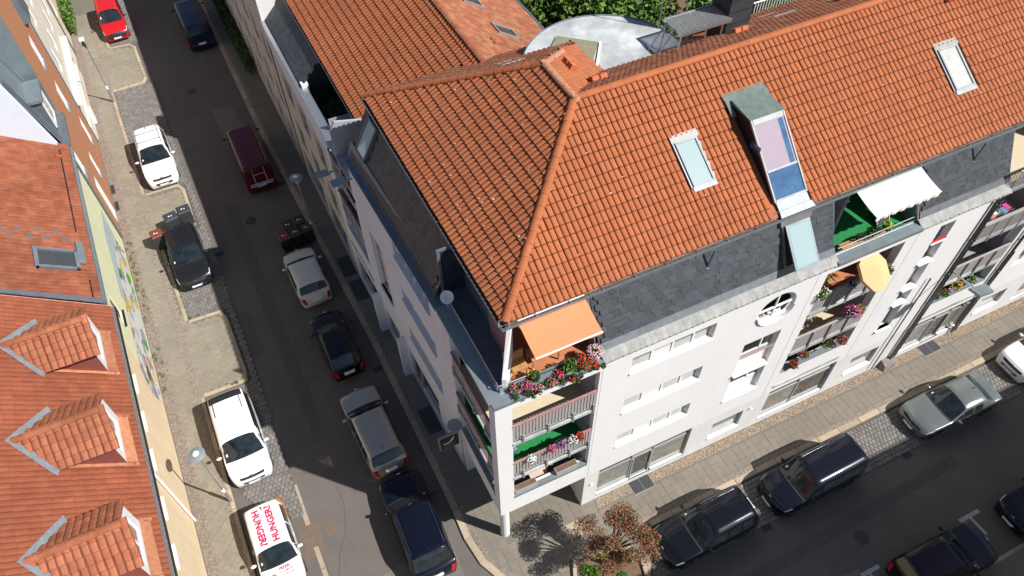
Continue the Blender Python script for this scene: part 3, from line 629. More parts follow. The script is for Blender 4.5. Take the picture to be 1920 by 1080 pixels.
for zf, fm, wmx in ((3.3, SLAB, GREYW), (5.75, BEIGE, BEIGE), (8.3, TERRA, PEACH)):
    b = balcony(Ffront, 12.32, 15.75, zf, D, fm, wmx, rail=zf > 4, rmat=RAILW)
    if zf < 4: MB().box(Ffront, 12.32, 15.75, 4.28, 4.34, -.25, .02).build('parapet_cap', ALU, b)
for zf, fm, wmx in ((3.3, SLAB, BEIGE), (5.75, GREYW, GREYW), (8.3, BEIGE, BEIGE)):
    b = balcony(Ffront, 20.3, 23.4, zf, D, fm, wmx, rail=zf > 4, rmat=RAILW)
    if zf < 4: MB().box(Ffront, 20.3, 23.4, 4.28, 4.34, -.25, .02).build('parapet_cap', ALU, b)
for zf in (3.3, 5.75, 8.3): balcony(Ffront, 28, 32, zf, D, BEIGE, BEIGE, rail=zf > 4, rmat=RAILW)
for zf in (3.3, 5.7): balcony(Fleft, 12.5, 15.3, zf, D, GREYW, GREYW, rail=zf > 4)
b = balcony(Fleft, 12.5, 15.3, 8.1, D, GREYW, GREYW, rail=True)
# small metal boxes fixed outside the side balconies
for v, z in ((15.1, 8.0), (11.9, 10.2)): MB().box(Fleft, v - .2, v + .2, z, z + .05, .25, .85).box(Fleft, v - .03, v + .03, z - .05, z, 0, .3).build('metal_shelf', ALU, bld)
# cornice / parapet caps (terraces) -------------------------------------------
MB().box(Ffront, -.2, 3.55, 11.0, 11.14, -.42, .1).build('terrace_coping', ALU, bld)
MB().box(W, -.28, .25, -.1, 3.9, 11.0, 11.137).build('terrace_coping', ALU, bld)
MB().box(W, .14, .2, .2, 4.0, 11.137, 11.33).box(W, .2, 3.4, .13, .19, 11.137, 11.33).build('terrace_upstand', ALU, bld)
MB().tube([W(.17, .16, 11.5), W(.17, 4.2, 11.5)], .02).tube([W(.17, .16, 11.5), W(1.1, .16, 11.45)], .02).tube([W(.17, 1.2, 11.3), W(.17, 1.2, 11.5)], .015).tube([W(.17, 2.6, 11.3), W(.17, 2.6, 11.5)], .015).build('terrace_rail', STEEL, bld)
MB().box(Ffront, 12.5, 16.2, 11.0, 11.16, -.32, .12).build('terrace_coping', ALU, bld)
MB().box(Ffront, 12.5, 16.2, 11.16, 11.2, -.34, -.28).tube([Ffront(12.7, 11.42, -.32), Ffront(16.0, 11.42, -.32)], .02).build('terrace_rail', STEEL, bld)
# terrace interiors
def terrace(u0, u1, fm, cheek=True, back=2.4, wallm=BEIGE, gl=GLASS, v1=None):
    t = MB().box(W, u0, u1, -.1, back + .3, 10.86, 10.97).build('roof_terrace', fm, bld)
    MB().box(W, u0, u1, back, back + .1, 10.97, 13.6).build('back_wall', wallm, t)
    window(lambda a, bb, d: P(a, back - d, bb), u0 + .25, u1 - .3, 11.0, 13.1, -.03, t, muls=(u0 + 1.2, u0 + 2.2), gl=gl, name='terrace_door', t=.07)
    if cheek:
        for uu, e in ((u0, .06), (u1, -.06)):
            mb = MB(); pr = [(.02, 11.1), (1.05, 13.42), (back, 13.42), (back, 10.97), (.02, 10.97)]
            mb.add([W(uu, v, z) for v, z in pr] + [W(uu + e, v, z) for v, z in pr], [(0, 1, 2, 3, 4), (9, 8, 7, 6, 5)] + [(i, (i + 1) % 5, 5 + (i + 1) % 5, 5 + i) for i in range(5)]); mb.build('terrace_cheek', ALUD, t)
    return t
terrace(12.5, 16.2, TURF, wallm=FRAME)
MB().add([W(13.3, 2.3, 10.98), W(13.42, 2.3, 10.98), W(13.42, 2.3, 13.3), W(13.3, 2.3, 13.3), W(13.3, 1.0, 10.98), W(13.42, 1.0, 10.98), W(13.42, 1.0, 13.3), W(13.3, 1.0, 13.3)], [(0, 1, 2, 3), (4, 5, 6, 7), (0, 4, 7, 3), (1, 5, 6, 2), (3, 2, 6, 7)]).build('terrace_partition', GREYW, bld)
terrace(20.45, 24.5, BEIGE, wallm=BEIGE)
MB().box(Ffront, 20.3, 24.5, 11.0, 11.04, -.3, .06).tube([Ffront(20.35, 12.0, -.05), Ffront(24.5, 12.0, -.05)], .03).build('terrace_rail', STEEL, bld)
# perforated panel railing of the right-hand balconies
def mesh_panel(F, a0, a1, b0, b1, d):
    mb = MB(); nx = int((a1 - a0) / .13); nz = int((b1 - b0) / .13)
    for i in range(nx + nz):
        x0 = a0 + (i - nz) * (a1 - a0) / nx; x1 = x0 + (a1 - a0) * nz / nx
        def cl(xa, za, xb, zb):
            t0 = 0.0; t1 = 1.0
            if xa < a0: t0 = (a0 - xa) / (xb - xa)
            if xb > a1: t1 = (a1 - xa) / (xb - xa)
            return (xa + (xb - xa) * t0, za + (zb - za) * t0, xa + (xb - xa) * t1, za + (zb - za) * t1)
        for zz in ((b0, b1), (b1, b0)):
            p = cl(x0, zz[0], x1, zz[1])
            if p[2] - p[0] > .02: mb.bar(F(p[0], p[1], d), F(p[2], p[3], d), .012, 4)
    mb.box(F, a0, a1, b1, b1 + .05, d - .02, d + .02); mb.box(F, a0, a1, b0 - .05, b0, d - .02, d + .02); return mb
mesh_panel(Ffront, 20.4, 24.4, 11.15, 11.95, .0).build('lattice_railing', RAILW, bld)
mesh_panel(Ffront, 20.35, 23.4, 8.4, 9.2, .03).build('lattice_railing', RAILW, bld)
# corner terrace (dark side and flowered side) ------------------------------------
ct = MB().box(W, -.02, 3.5, -.05, 4.4, 10.86, 10.96).build('roof_terrace', ALUD, bld)
MB().add([W(.3, .18, 10.96), W(.42, .12, 10.96), W(1.0, .88, 10.96), W(.9, .98, 10.96), W(.3, .18, 11.75), W(.42, .12, 11.75), W(1.0, .88, 13.35), W(.9, .98, 13.35)], [(0, 1, 5, 4), (1, 2, 6, 5), (2, 3, 7, 6), (3, 0, 4, 7), (4, 5, 6, 7)]).build('partition_wall', WHITE, ct)
MB().box(W, .95, 3.5, 2.3, 2.4, 10.96, 13.5).build('back_wall', PINKW, ct)
MB().box(W, .9, 1.0, 1.0, 2.3, 10.96, 13.45).build('side_wall', PINKW, ct)
MB().quad(W(.45, .1, 10.97), W(3.45, .1, 10.97), W(3.45, 2.3, 10.97), W(1.05, 2.3, 10.97)).build('terrace_floor', TERRA, ct)
window(lambda a, bb, d: P(a, 2.3 - d, bb), 1.6, 3.2, 11.0, 13.1, -.03, ct, muls=(2.4,), name='terrace_door')
MB().add([W(3.5, v, z) for v, z in ((.05, 11.1), (1.05, 13.42), (2.4, 13.42), (2.4, 10.97), (.05, 10.97))] + [W(3.44, v, z) for v, z in ((.05, 11.1), (1.05, 13.42), (2.4, 13.42), (2.4, 10.97), (.05, 10.97))], [(0, 1, 2, 3, 4), (9, 8, 7, 6, 5), (0, 1, 6, 5), (1, 2, 7, 6)]).build('terrace_cheek', ALUD, ct)
# glazed end wall of the dark terrace, set under the eave
window(lambda a, bb, d: P(a, 4.35 - d, bb), .15, 2.3, 10.98, 13.3, 0, ct, muls=(1.25,), name='terrace_glazing', t=.1, gl=GLASS, fr=ALUD)
MB().box(W, 1.0, 1.08, 1.0, 4.35, 10.96, 13.4).build('side_wall', ALUD, ct)
# ------------------------------------------------------------------ mansard slopes
def slope_part(name, pts, m, parent=bld): return MB().add([W(*p) for p in pts], [tuple(range(len(pts)))]).build(name, m, parent)
MZ = lambda v: 11.3 + (v - .02) * (13.45 - 11.3) / 1.03
mans = slope_part('mansard_roof', [(3.55, .02, 11.3), (34, .02, 11.3), (34, 1.05, 13.45), (3.55, 1.05, 13.45)][:0] or [(3.52, .02, 11.27), (12.5, .02, 11.27), (12.5, 1.05, 13.42), (3.52, 1.05, 13.42)], SLATE)
m2 = slope_part('mansard_roof', [(16.2, .02, 11.27), (20.45, .02, 11.27), (20.45, 1.05, 13.42), (16.2, 1.05, 13.42)], SLATE)
m2b = slope_part('mansard_roof', [(24.5, .02, 11.27), (34, .02, 11.27), (34, 1.05, 13.42), (24.5, 1.05, 13.42)], SLATE)
sl_m = flat_mesh(.285, .25, .022, SLATE, 'slate_tile', cut=.06)
slen = math.hypot(1.03, 2.15)
def mpt(a, s): return P(a, .02 + 1.03 * s / slen, 11.3 + 2.15 * s / slen)
def msk(a, s): return not (10.35 < a < 11.5 and .25 < s < 1.9)
pc = field(mpt, (3.62, 12.25), (.2, slen - .1), .255, .2, lambda a, s: msk(a, s) and 3.62 < a < 12.36, jit=.01, off=True)
pc2 = field(mpt, (16.3, 20.2), (.2, slen - .1), .255, .2, lambda a, s: 16.3 < a < 20.3, jit=.012, off=True)
scatter(pc, sl_m, 'slate_tile', mans, 200, 'slate_tiles_beyond'); scatter(pc2, sl_m, 'slate_tile', m2, 100, 'slate_tiles_beyond')
# pale curved foot of the mansard
ft = flat_mesh(.25, .42, .014, SLATEP, 'foot_slate', cut=.03)
for mm_, a0, a1 in ((mans, 3.55, 12.5), (m2, 16.2, 20.45), (m2b, 24.5, 30)):
    fl = math.hypot(.32, .27)
    def fpt(a, s): return P(a, -.31 + .33 * s / fl, 11.04 + .26 * s / fl)
    slope_part('foot_board', [(a0, -.3, 11.03), (a1, -.3, 11.03), (a1, .02, 11.28), (a0, .02, 11.28)], SLATEP, mm_)
    M = [x @ Matrix.Rotation(.12, 4, 'Z') @ Matrix.Rotation(-.05, 4, 'Y') for x in field(fpt, (a0, a1 - .05), (.02, .03), .21, 5, lambda a, s: True, jit=.008)]
    scatter(M, ft, 'foot_slate', mm_, 60, 'foot_slates_beyond')
    MB().box(Ffront, a0, a1, 11.0, 11.03, -.2, .07).build('foot_gutter', GUT, mm_)
    MB().box(lambda a, b, d: P(a, -.0 + d * .43 + .02, 11.31 + d * .9), a0, a1, 0.0, .001, .0, .2)
    MB().quad(W(a0, .0, 11.33), W(a1, .0, 11.33), W(a1, .12, 11.58), W(a0, .12, 11.58)).build('flashing_strip', LEAD if mm_ is None else mat('slate_border', (0.17, 0.185, 0.20), 0.5, var=0.2, scale=4, isl=.2), mm_)
# slate hooks
for a in (4.3, 6.9, 9.3, 18.2, 20.0, 16.6): MB().bar(mpt(a, 2.0), Vector(mpt(a, 2.0)) + Vector((0, -.1, .08)), .015, 4).bar(mpt(a + .08, 2.0), Vector(mpt(a + .08, 2.0)) + Vector((0, -.1, .08)), .015, 4).bar(Vector(mpt(a, 2.0)) + Vector((0, -.1, .08)), Vector(mpt(a + .08, 2.0)) + Vector((0, -.1, .08)), .015, 4).build('slate_hook', STEEL, mans)
# left mansard (shade side)
Lm = MB().add([W(uw(4.2) + .12, 4.35, 11.2), W(uw(12.2) + .12, 12.2, 11.2), W(.95, 12.2, 13.42), W(.95, 4.35, 13.42)], [(0, 1, 2, 3)]).build('mansard_roof', SLATE, bld)
ll = math.hypot(.9, 2.2)
def lpt(a, s): u0 = uw(a) + .12; return P(u0 + (.95 - u0) * s / ll, a, 11.22 + 2.22 * s / ll)
def lflip(a, s): return lpt(-a, s)
scatter(field(lflip, (-12.0, -4.6), (.1, ll - .1), .255, .2, lambda a, s: 4.5 < -a < 12.05 and not (10.7 < -a < 11.9 and .3 < s < 2.0), jit=.012, off=True), sl_m, 'slate_tile', Lm, 0, 'slate_tiles')
MB().box(Fleft, 3.9, 12.2, 11.0, 11.1, -.45, .12).build('mansard_gutter', ALUD, bld)
MB().quad(W(uw(4) + .1, 4.35, 11.12), W(uw(12.2) + .1, 12.2, 11.12), W(uw(12.2) + .35, 12.2, 11.75), W(uw(4) + .35, 4.35, 11.75)).build('flashing_strip', ALUD, Lm)
# ------------------------------------------------------------------ upper tiled roof
roof = MB()
E0 = (.73, .81); RZ, EZ = 16.4, 13.5; dd = -.035
def rq(*p): roof.add([W(u, v, z + dd) for u, v, z in p], [tuple(range(len(p)))])
rq((.73, .81, EZ), (34, .81, EZ), (34, 5.49, RZ), (5.41, 5.49, RZ))
rq((.73, 12.2, EZ), (.73, .81, EZ), (5.41, 5.49, RZ), (5.41, 7.4, RZ))
rq((10.1, 12.2, EZ), (.73, 12.2, EZ), (5.41, 7.4, RZ))
rq((5.41, 7.4, RZ), (5.41, 5.49, RZ), (10.1, 10.17, EZ), (10.1, 12.2, EZ))
rq((5.41, 5.49, RZ), (34, 5.49, RZ), (34, 10.17, EZ), (10.1, 10.17, EZ))
roofo = roof.build('tiled_roof', TILE, bld)
MB().box(W, .95, 34, 1.02, 1.1, 13.3, 13.42).box(W, .8, 34, .84, 2.5, 13.38, 13.41).box(W, .76, 1.2, .84, 12.2, 13.38, 13.41).build('soffit', FRAME, roofo)
q_ = math.hypot(4.68, 2.9); tl = q_ / 16.0
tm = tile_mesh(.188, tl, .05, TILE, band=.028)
def fpt_(a, s): return P(a, .81 + 4.68 * s / q_, 13.5 + 2.9 * s / q_)
def fin(a, s):
    v = 4.68 * s / q_; r = .73 + v
    if a < r - .02: return False
    if 7.72 < a < 8.68 and 1.42 < v < 3.0: return False
    if 18.25 < a < 19.3 and 1.42 < v < 3.05: return False
    if 10.0 < a < 11.5 and .1 < v < 3.35: return False
    return True
scatter(field(fpt_, (.73, 31), (0, q_ - .1), .188, tl, fin, jit=.007), tm, 'roof_tile', roofo, 300, 'roof_tiles_beyond')
def lpt_(a, s): return P(.73 + 4.68 * s / q_, -a, 13.5 + 2.9 * s / q_)
def lin(a, s): r = 4.68 * s / q_; v = -a; return .81 + r - .02 < v < 12.2 - r + .05
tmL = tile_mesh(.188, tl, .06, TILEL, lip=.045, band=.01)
fl_ = MB().quad(W(.75, 1.0, 13.45), W(.8, 1.05, 13.46), W(.8, 1.0, 13.46)).build('side_roof_slope', TILEL, bld)
scatter(field(lpt_, (-12.2, -.8), (0, q_ - .1), .188, tl, lin, jit=.007), tmL, 'roof_tile', fl_, 150, 'roof_tiles_beyond')
def npt(a, s): return P(-a, 12.2 - 4.8 * s / q_, 13.5 + 2.9 * s / q_)
def nin(a, s): r = 4.7 * s / q_; u = -a; return .73 + r < u < 10.1 - r and not (u > 5.6 and math.hypot(u - 8.55, 12.2 - r - 8.6) < 2.95 and r < 1.95)
def ept(a, s): return P(10.1 - 4.68 * s / q_, a, 13.5 + 2.9 * s / q_)
def ein(a, s): r = 4.68 * s / q_; return 10.17 - r < a < 12.2 - r * .99 + .0 and (math.hypot(10.1 - r - 8.55, a - 8.6) > 2.9 or r > 1.95)
def bpt(a, s): return P(-a, 10.17 - 4.68 * s / q_, 13.5 + 2.9 * s / q_)
def bin_(a, s): u = -a; r = 4.68 * s / q_; v = 10.17 - r; return u > 10.1 - r and (math.hypot(u - 8.55, v - 8.6) > 2.9 or v < 8.15) and not (12.85 < u < 13.95 and v > 7.7)
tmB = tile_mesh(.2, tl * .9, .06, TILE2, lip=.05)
bk = MB().quad(W(6, 6.6, 15.6), W(6.05, 6.6, 15.6), W(6.05, 6.65, 15.6)).build('courtyard_roof_slope', TILE2, bld)
pcs = field(npt, (-10.1, -.7), (0, q_ - .1), .2, tl * .9, nin, jit=.01) + field(bpt, (-31, -5.4), (0, q_ - .1), .2, tl * .9, bin_, jit=.01)
scatter(pcs, tmB, 'roof_tile', bk, 0, 'roof_tiles')
scatter(field(ept, (5.5, 12.2), (0, q_ - .1), .2, tl * .9, ein, jit=.01), tile_mesh(.2, tl * .9, .03, TILEL), 'roof_tile', bk, 40, 'roof_tiles_east')
# hips, ridges
H = lambda p: (p[0], p[1], p[2] + .05)
ridge_caps(H(P(.78, .86, EZ)), H(P(5.41, 5.49, RZ)), .13, .39, roofo, name='hip_tile')
ridge_caps(H(P(.73, 12.2, EZ)), H(P(5.41, 7.4, RZ)), .12, .36, roofo, TILEL, name='hip_tile')
ridge_caps(H(P(5.41, 5.49, RZ)), H(P(31, 5.49, RZ)), .13, .42, roofo, flare=1.03)
ridge_caps(H(P(5.41, 5.49, RZ)), H(P(5.41, 7.4, RZ)), .12, .42, roofo, MORTAR, flare=1.03)
ridge_caps(H(P(6.9, 8.9, RZ - .93)), H(P(5.41, 7.4, RZ)), .12, .5, roofo, MORTAR, name='hip_tile', flare=1.02)
MB().disc(P(5.41, 5.45, RZ + .05), .16, .12, 10, .1).build('mortar_cap', MORTAR, roofo); MB().disc(P(5.41, 7.4, RZ + .05), .14, .1, 10, .1).build('mortar_cap', MORTAR, roofo)
MB().add([W(5.5, 5.75, RZ - .1), W(5.65, 5.62, RZ - .1), W(7.75, 7.7, 15.05), W(7.6, 7.85, 15.05)], [(0, 1, 2, 3)]).build('valley_flashing', ALUD, roofo)
# gutters and snow guard
def gutter(F, a0, a1, par=roofo, k=(13.36, 13.46)):
    g = MB().box(F, a0, a1, k[0], k[0] + .02, -.13, .0).box(F, a0, a1, k[0], k[1], .0, .012).box(F, a0, a1, k[0], k[1] - .02, -.14, -.13).build('gutter', ALU, par)
    MB().box(F, a0 + .02, a1 - .02, k[0] + .02, k[0] + .05, -.128, -.002).build('gutter_debris', GUT, g)
    mb = MB(); nn = int((a1 - a0) / 1.05)
    for i in range(nn + 1):
        a = a0 + (a1 - a0) * i / nn; mb.bar(F(a, k[1], 0), F(a, k[1] + .02, -.2), .012, 4); mb.bar(F(a, k[1] + .02, -.2), F(a, k[1] + .16, -.22), .012, 4); mb.bar(F(a - .06, k[1] + .03, -.1), F(a + .02, k[1] + .05, -.28), .015, 4)
    mb.bar(F(a0, k[1] + .16, -.22), F(a1, k[1] + .16, -.22), .011, 4).bar(F(a0, k[1] + .09, -.22), F(a1, k[1] + .09, -.22), .008, 4)
    mb.build('snow_guard', STEEL, g); return g
gutter(lambda a, b, d: P(a, .68 - d, b), .6, 31)
gutter(lambda a, b, d: P(.6 - d, a, b), .7, 12.2)
# brackets from slate to the eave
for a in (7.57, 18.56): MB().bar(P(a, .62, 12.6), P(a + .1, .6, 13.38), .035, 6).bar(P(a, .62, 12.6), P(a - .02, .75, 12.45), .06, 6).build('eave_bracket', ALUD, bld)
# roof skylights ----------------------------------------------------------------
def roof_pt(u, h): return P(u, 0, 0)
SKF = mat('skylight_frame_grey', (.30, .31, .30), .5, var=.08)
def skylight(par, F, a0, a1, s0, s1, gl=GLASSP, hood=True, fr=SKF, lab=None):
    """F(a, s, n): along the course, up the slope, off the surface"""
    mb = MB(); t = .065
    mb.box(F, a0, a0 + t, s0, s1, -.05, .11).box(F, a1 - t, a1, s0, s1, -.05, .11).box(F, a0 + t, a1 - t, s0, s0 + t, -.05, .10).box(F, a0 + t, a1 - t, s1 - t, s1, -.05, .12)
    o = mb.build('skylight', fr, par, lab)
    MB().box(F, a0 + t, a1 - t, s0 + t, s1 - t, .04, .07).build('pane', gl, o)
    if hood:
        MB().box(F, a0 - .1, a1 + .1, s1, s1 + .24, -.0, .09).build('top_flashing', mat('sheet_metal_greybrown', (.2, .2, .185), .5, metal=.3, var=.15), o)
        MB().box(F, a0 - .03, a1 + .03, s0 - .15, s0, .06, .085).build('apron_flashing', LEAD, o)
        MB().box(F, a0 - .07, a0, s0, s1, .0, .06).build('side_flashing', ALUD, o); MB().box(F, a1, a1 + .07, s0, s1, .0, .06).build('side_flashing', ALUD, o)
    return o
NF = Vector((0, -2.9 / q_, 4.68 / q_)); 
def Ffr(a, s, n): p = Vector(fpt_(a, s)); return tuple(p + NF * n)
skylight(roofo, Ffr, 7.82, 8.6, 1.5 * q_ / 4.68, 2.75 * q_ / 4.68)
skylight(roofo, Ffr, 18.36, 19.2, 1.5 * q_ / 4.68, 2.8 * q_ / 4.68, gl=GLASSW)
def Fn(a, s, n): p = Vector(npt(-a, s)); return (p.x, p.y + n * .5, p.z + n * .85)
skylight(bk, Fn, 4.9, 5.7, 2.5, 3.4, gl=GLASS, fr=GFRAME, hood=False)
def Fb(a, s, n): p = Vector(bpt(-a, s)); return (p.x, p.y + n * .5, p.z + n * .85)
skylight(bk, Fb, 15.3, 16.3, 1.3, 2.4, gl=GLASS)
# vent tiles
def vent(par, F, a, s):
    for k in (0, .3):
        MB().box(F, a + k - .13, a + k + .11, s, s + .26, .02, .24).build('vent_tile', mat('vent_orange', (.50, .15, .07), .7, var=.1), par)
def Fe(a, s, n): p = Vector(ept(a, s)); return (p.x + n * .5, p.y, p.z + n * .85)
vent(bk, Fe, 7.6, 4.15); vent(bk, Fb, 7.0, 3.75); vent(bk, Fb, 13.1, 3.0); vent(bk, Fb, 17.6, 3.1)
vent(bk, Ffr, 19.7, 4.75)
# small pale flecks scattered along the tile courses
fl = MB()
for F_, na, ok in ((fpt_, (1, 30), lambda a, s: fin(a, s)), (lpt_, (-12, -1), lambda a, s: lin(a, s))):
    for i in range(260):
        a = random.uniform(*na); s = round(random.uniform(.2, q_ - .2) / tl) * tl + .03
        if ok(a, s):
            p = Vector(F_(a, s)); r = random.uniform(.012, .026); up_ = Vector((0, -.3, .9)) if F_ is fpt_ else Vector((-.3, 0, .9)); p += up_ * .075
            fl.add([p + Vector(q) * r for q in ((-1, -.7, 0), (1, -.8, 0), (1.1, .7, .5), (-.6, .9, .5))], [(0, 1, 2, 3)])
fl.build('pale_flecks', mat('pale_fleck', (.62, .58, .50), .9, isl=.2), roofo, kind='stuff')
# open skylight in the slate slope and the one on the shade side
def Fm(a, s, n): p = Vector(mpt(a, s)); return (p.x, p.y - n * .9, p.z + n * .43)
o = MB().box(Fm, 10.38, 10.45, .35, 1.85, -.02, .1).box(Fm, 11.38, 11.45, .35, 1.85, -.02, .1).box(Fm, 10.38, 11.45, .3, .37, -.02, .09).box(Fm, 10.3, 11.5, 1.85, 2.1, -.02, .14).build('skylight', mat('sheet_metal_greybrown', (.27, .27, .25)), mans)
MB().quad(Fm(10.45, .37, .01), Fm(11.38, .37, .01), Fm(11.38, 1.85, .01), Fm(10.45, 1.85, .01)).build('opening', DARK, o)
def sash(a0, a1, t0, t1, n0, n1):
    mb = MB(); vs = []
    for n_ in (n0, n1):
        for t in (t0, t1):
            for a in (a0, a1):
                s = 1.85 - 1.5 * t; vs.append(Fm(a, s, .11 + .42 * t + n_))
    return mb.add(vs, [(0, 1, 3, 2), (4, 6, 7, 5), (0, 4, 5, 1), (2, 3, 7, 6), (0, 2, 6, 4), (1, 5, 7, 3)])
so_ = sash(10.45, 11.4, 0, 1, 0, .05).build('sash', ALU, o); sash(10.53, 11.32, .06, .94, .05, .056).build('pane', GLASSP, so_)
def Fl(a, s, n): p = Vector(lpt(a, s)); return (p.x - n * .9, p.y, p.z + n * .43)
skylight(Lm, Fl, 10.85, 11.7, .5, 1.9, gl=GLASSP, hood=False, fr=ALUD)
# glazed dormer with a flat grey-green roof
dm = MB(); u0, u1 = 10.15, 11.4
dm.add([W(u0, 4.15, 15.62), W(u1, 4.15, 15.62), W(u1, 3.05, 15.62), W(u0, 3.05, 15.62), W(u0, 4.0, 15.74), W(u1, 4.0, 15.74), W(u1 + .03, 3.0, 15.68), W(u0 - .03, 3.0, 15.68)], [(4, 5, 6, 7), (2, 3, 7, 6), (0, 3, 7, 4), (1, 2, 6, 5)])
dor = dm.build('glazed_dormer', GREENZ, bld)
MB().add([P(x, y, z) for x, y, z in ((9.97, 4.0, 15.66), (11.57, 4.0, 15.66), (11.57, 4.35, 15.78), (9.97, 4.35, 15.78))], [(0, 1, 2, 3)]).add([P(x, y, z) for x, y, z in ((9.97, 3.6, 15.42), (10.13, 3.6, 15.42), (10.13, 4.1, 15.72), (9.97, 4.1, 15.72), (11.42, 3.6, 15.42), (11.57, 3.6, 15.42), (11.57, 4.1, 15.72), (11.42, 4.1, 15.72))], [(0, 1, 2, 3), (4, 5, 6, 7)]).build('roof_flashing', GREENZ, dor)
for uu, uo in ((u0 + .02, u0 + .06), (u1 - .02, u1 - .06)):
    pr = [(3.03, 15.6), (1.1, 13.72), (1.1, 13.55), (4.1, 15.5), (4.0, 15.66)]
    MB().add([W(uu, *p) for p in pr] + [W(uo, *p) for p in pr], [(0, 1, 2, 3, 4), (9, 8, 7, 6, 5)] + [(i, (i + 1) % 5, 5 + (i + 1) % 5, 5 + i) for i in range(5)]).build('cheek', BLACK, dor)
gv, gz = 3.05 - 1.15, 15.62 - 13.78; gl_ = math.hypot(gv, gz)
def Fd(a, s, n): return P(a, 1.15 + gv * s / gl_ - n * .7, 13.78 + gz * s / gl_ + n * .7)
gm_ = MB()
for a in (u0, u1 - .05): gm_.box(Fd, a, a + .05, 0, gl_, -.02, .05)
for s in (0, .95, gl_ - .17): gm_.box(Fd, u0 + .07, u1 - .07, s, s + (.07 if s < 1 else .17), -.02, .048)
gm_.build('glazing_frame', mat('pale_grey_frame', (.38, .39, .38), .5), dor)
MB().box(Fd, u0 + .07, u1 - .07, 1.02, gl_ - .17, -.0, .02).build('pane', GLASSK, dor); MB().box(Fd, u0 + .07, u1 - .07, .07, .95, -.0, .02).build('pane', GLASSB, dor)
MB().box(Fd, u1 - .3, u1 - .12, 1.02, gl_ - .2, .02, .024).build('blue_curtain', GLASSB, dor)
MB().quad(P(u0 + .05, .86, 13.6), P(u1 - .02, .86, 13.6), P(u1 - .02, 1.16, 13.8), P(u0 + .05, 1.16, 13.8)).build('apron_flashing', LEAD, dor)
MB().quad(P(u0 + .02, .7, 13.5), P(u1 + .08, .7, 13.5), P(u1 + .04, .87, 13.61), P(u0 + .05, .87, 13.61)).build('apron_flashing', LEAD, dor)
MB().box(W, u0 - .012, u0 + .01, 2.3, 2.75, 14.85, 15.1).build('side_window', GLASSB, dor)
# downpipes, pipe boot
for u, z0, z1, r in ((19.82, .1, 11.0, .06), (20.02, .1, 11.0, .045), (18.76, .3, 7.0, .03), (23.75, .2, 11.5, .06), (23.95, .2, 6.0, .045)):
    mb = MB().bar(Ffront(u, z0, .09), Ffront(u, z1, .09), r, 8)
    for z in np.arange(z0 + .6, z1, 2.0): mb.bar(Ffront(u, z, .09), Ffront(u, z + .06, .09), r * 1.25, 8)
    mb.build('downpipe', PIPE, bld)
MB().add([Ffront(19.3, 0.0, .0), Ffront(20.1, 0.0, 0), Ffront(20.1, 0, .36), Ffront(19.3, 0, .42), Ffront(19.35, .5, .0), Ffront(20.05, .5, .0), Ffront(20.0, .36, .3), Ffront(19.4, .3, .3)], [(3, 2, 6, 7), (0, 3, 7, 4), (1, 2, 6, 5), (4, 5, 6, 7)]).build('pipe_boot', mat('boot_grey', (.20, .18, .17), .8, var=.3, scale=6), bld)
for b0 in (1.35,): pass
for a, z in ((3.8, 1.85), (11.5, 2.05)): MB().disc(Ffront(a, z, .05), .05, .04, 8).build('wall_lamp', FRAME, bld)
# expansion joint lines in the facade
for a in (3.56, 11.9, 16.3): MB().box(Ffront, a, a + .012, 2.8, 10.98, .0, .004).build('render_joint', GREYW, bld)
# chimney, flat-roofed round stair tower with service platform ---------------------
tw = empty('stair_tower', P(8.55, 8.6, 0), 'round courtyard tower with pale patched flat roof behind the tiled ridge', 'tower')
C_ = P(8.55, 8.6, 0)
MB().disc((C_[0], C_[1], 0), 2.9, 14.62, 56).build('tower_wall', BRICKD, tw); MB().disc((C_[0], C_[1], 14.62), 2.98, .1, 56, 2.95).build('flat_roof', CONC, tw)
rim = MB(); n2 = 56
for i in range(n2):
    t0, t1 = 2 * math.pi * i / n2, 2 * math.pi * (i + 1) / n2
    rim.bar((C_[0] + 2.96 * math.cos(t0), C_[1] + 2.96 * math.sin(t0), 14.74), (C_[0] + 2.96 * math.cos(t1), C_[1] + 2.96 * math.sin(t1), 14.74), .025, 5)
rim.build('roof_rim', ALUD, tw)
MB().add([P(*p) for p in ((7.72, 10.75, 14.8), (8.85, 9.75, 14.8), (7.55, 8.2, 14.8), (6.7, 9.7, 14.8), (7.72, 10.75, 14.7), (8.85, 9.75, 14.7), (7.55, 8.2, 14.7), (6.7, 9.7, 14.7))], [(0, 1, 2, 3), (0, 1, 5, 4), (1, 2, 6, 5), (2, 3, 7, 6), (3, 0, 4, 7)]).build('raised_roof_panel', OLIVE, tw)
MB().tube([P(8.95, 9.75, 14.75), P(7.7, 8.0, 14.75)], .05, 4).build('white_kerb', FRAME, tw)
ch = empty('chimney_stack', P(13.4, 8.5, 13.8), 'tall dark slate-clad chimney rising through the courtyard slope', 'chimney')
MB().box(W, 12.9, 13.9, 7.9, 8.9, 13.5, 18.6).build('stack', mat('dark_cladding', (.05, .053, .058), .6, var=.2, isl=.2, scale=3), ch)
for k in range(10): MB().box(W, 12.885, 13.915, 7.885, 8.915, 14.0 + k * .45, 14.012 + k * .45).build('cladding_joint', BLACK, ch)
MB().box(W, 13.15, 13.35, 7.86, 7.9, 16.6, 17.1).build('cleaning_door', STEEL, ch)
MB().quad(W(12.75, 7.7, 15.15), W(14.05, 7.7, 15.15), W(14.05, 7.9, 15.02), W(12.75, 7.9, 15.02)).build('chimney_flashing', mat('pinkish_flashing', (.5, .33, .28)), ch)
pf = empty('service_platform', P(11.7, 8.2, 14.7), 'galvanised steel service platform on legs beside the dark chimney', 'platform')
g_ = MB(); z = 15.7
for i in range(26): g_.box(W, 10.85 + i * .08, 10.87 + i * .08, 7.75, 8.75, z - .03, z)
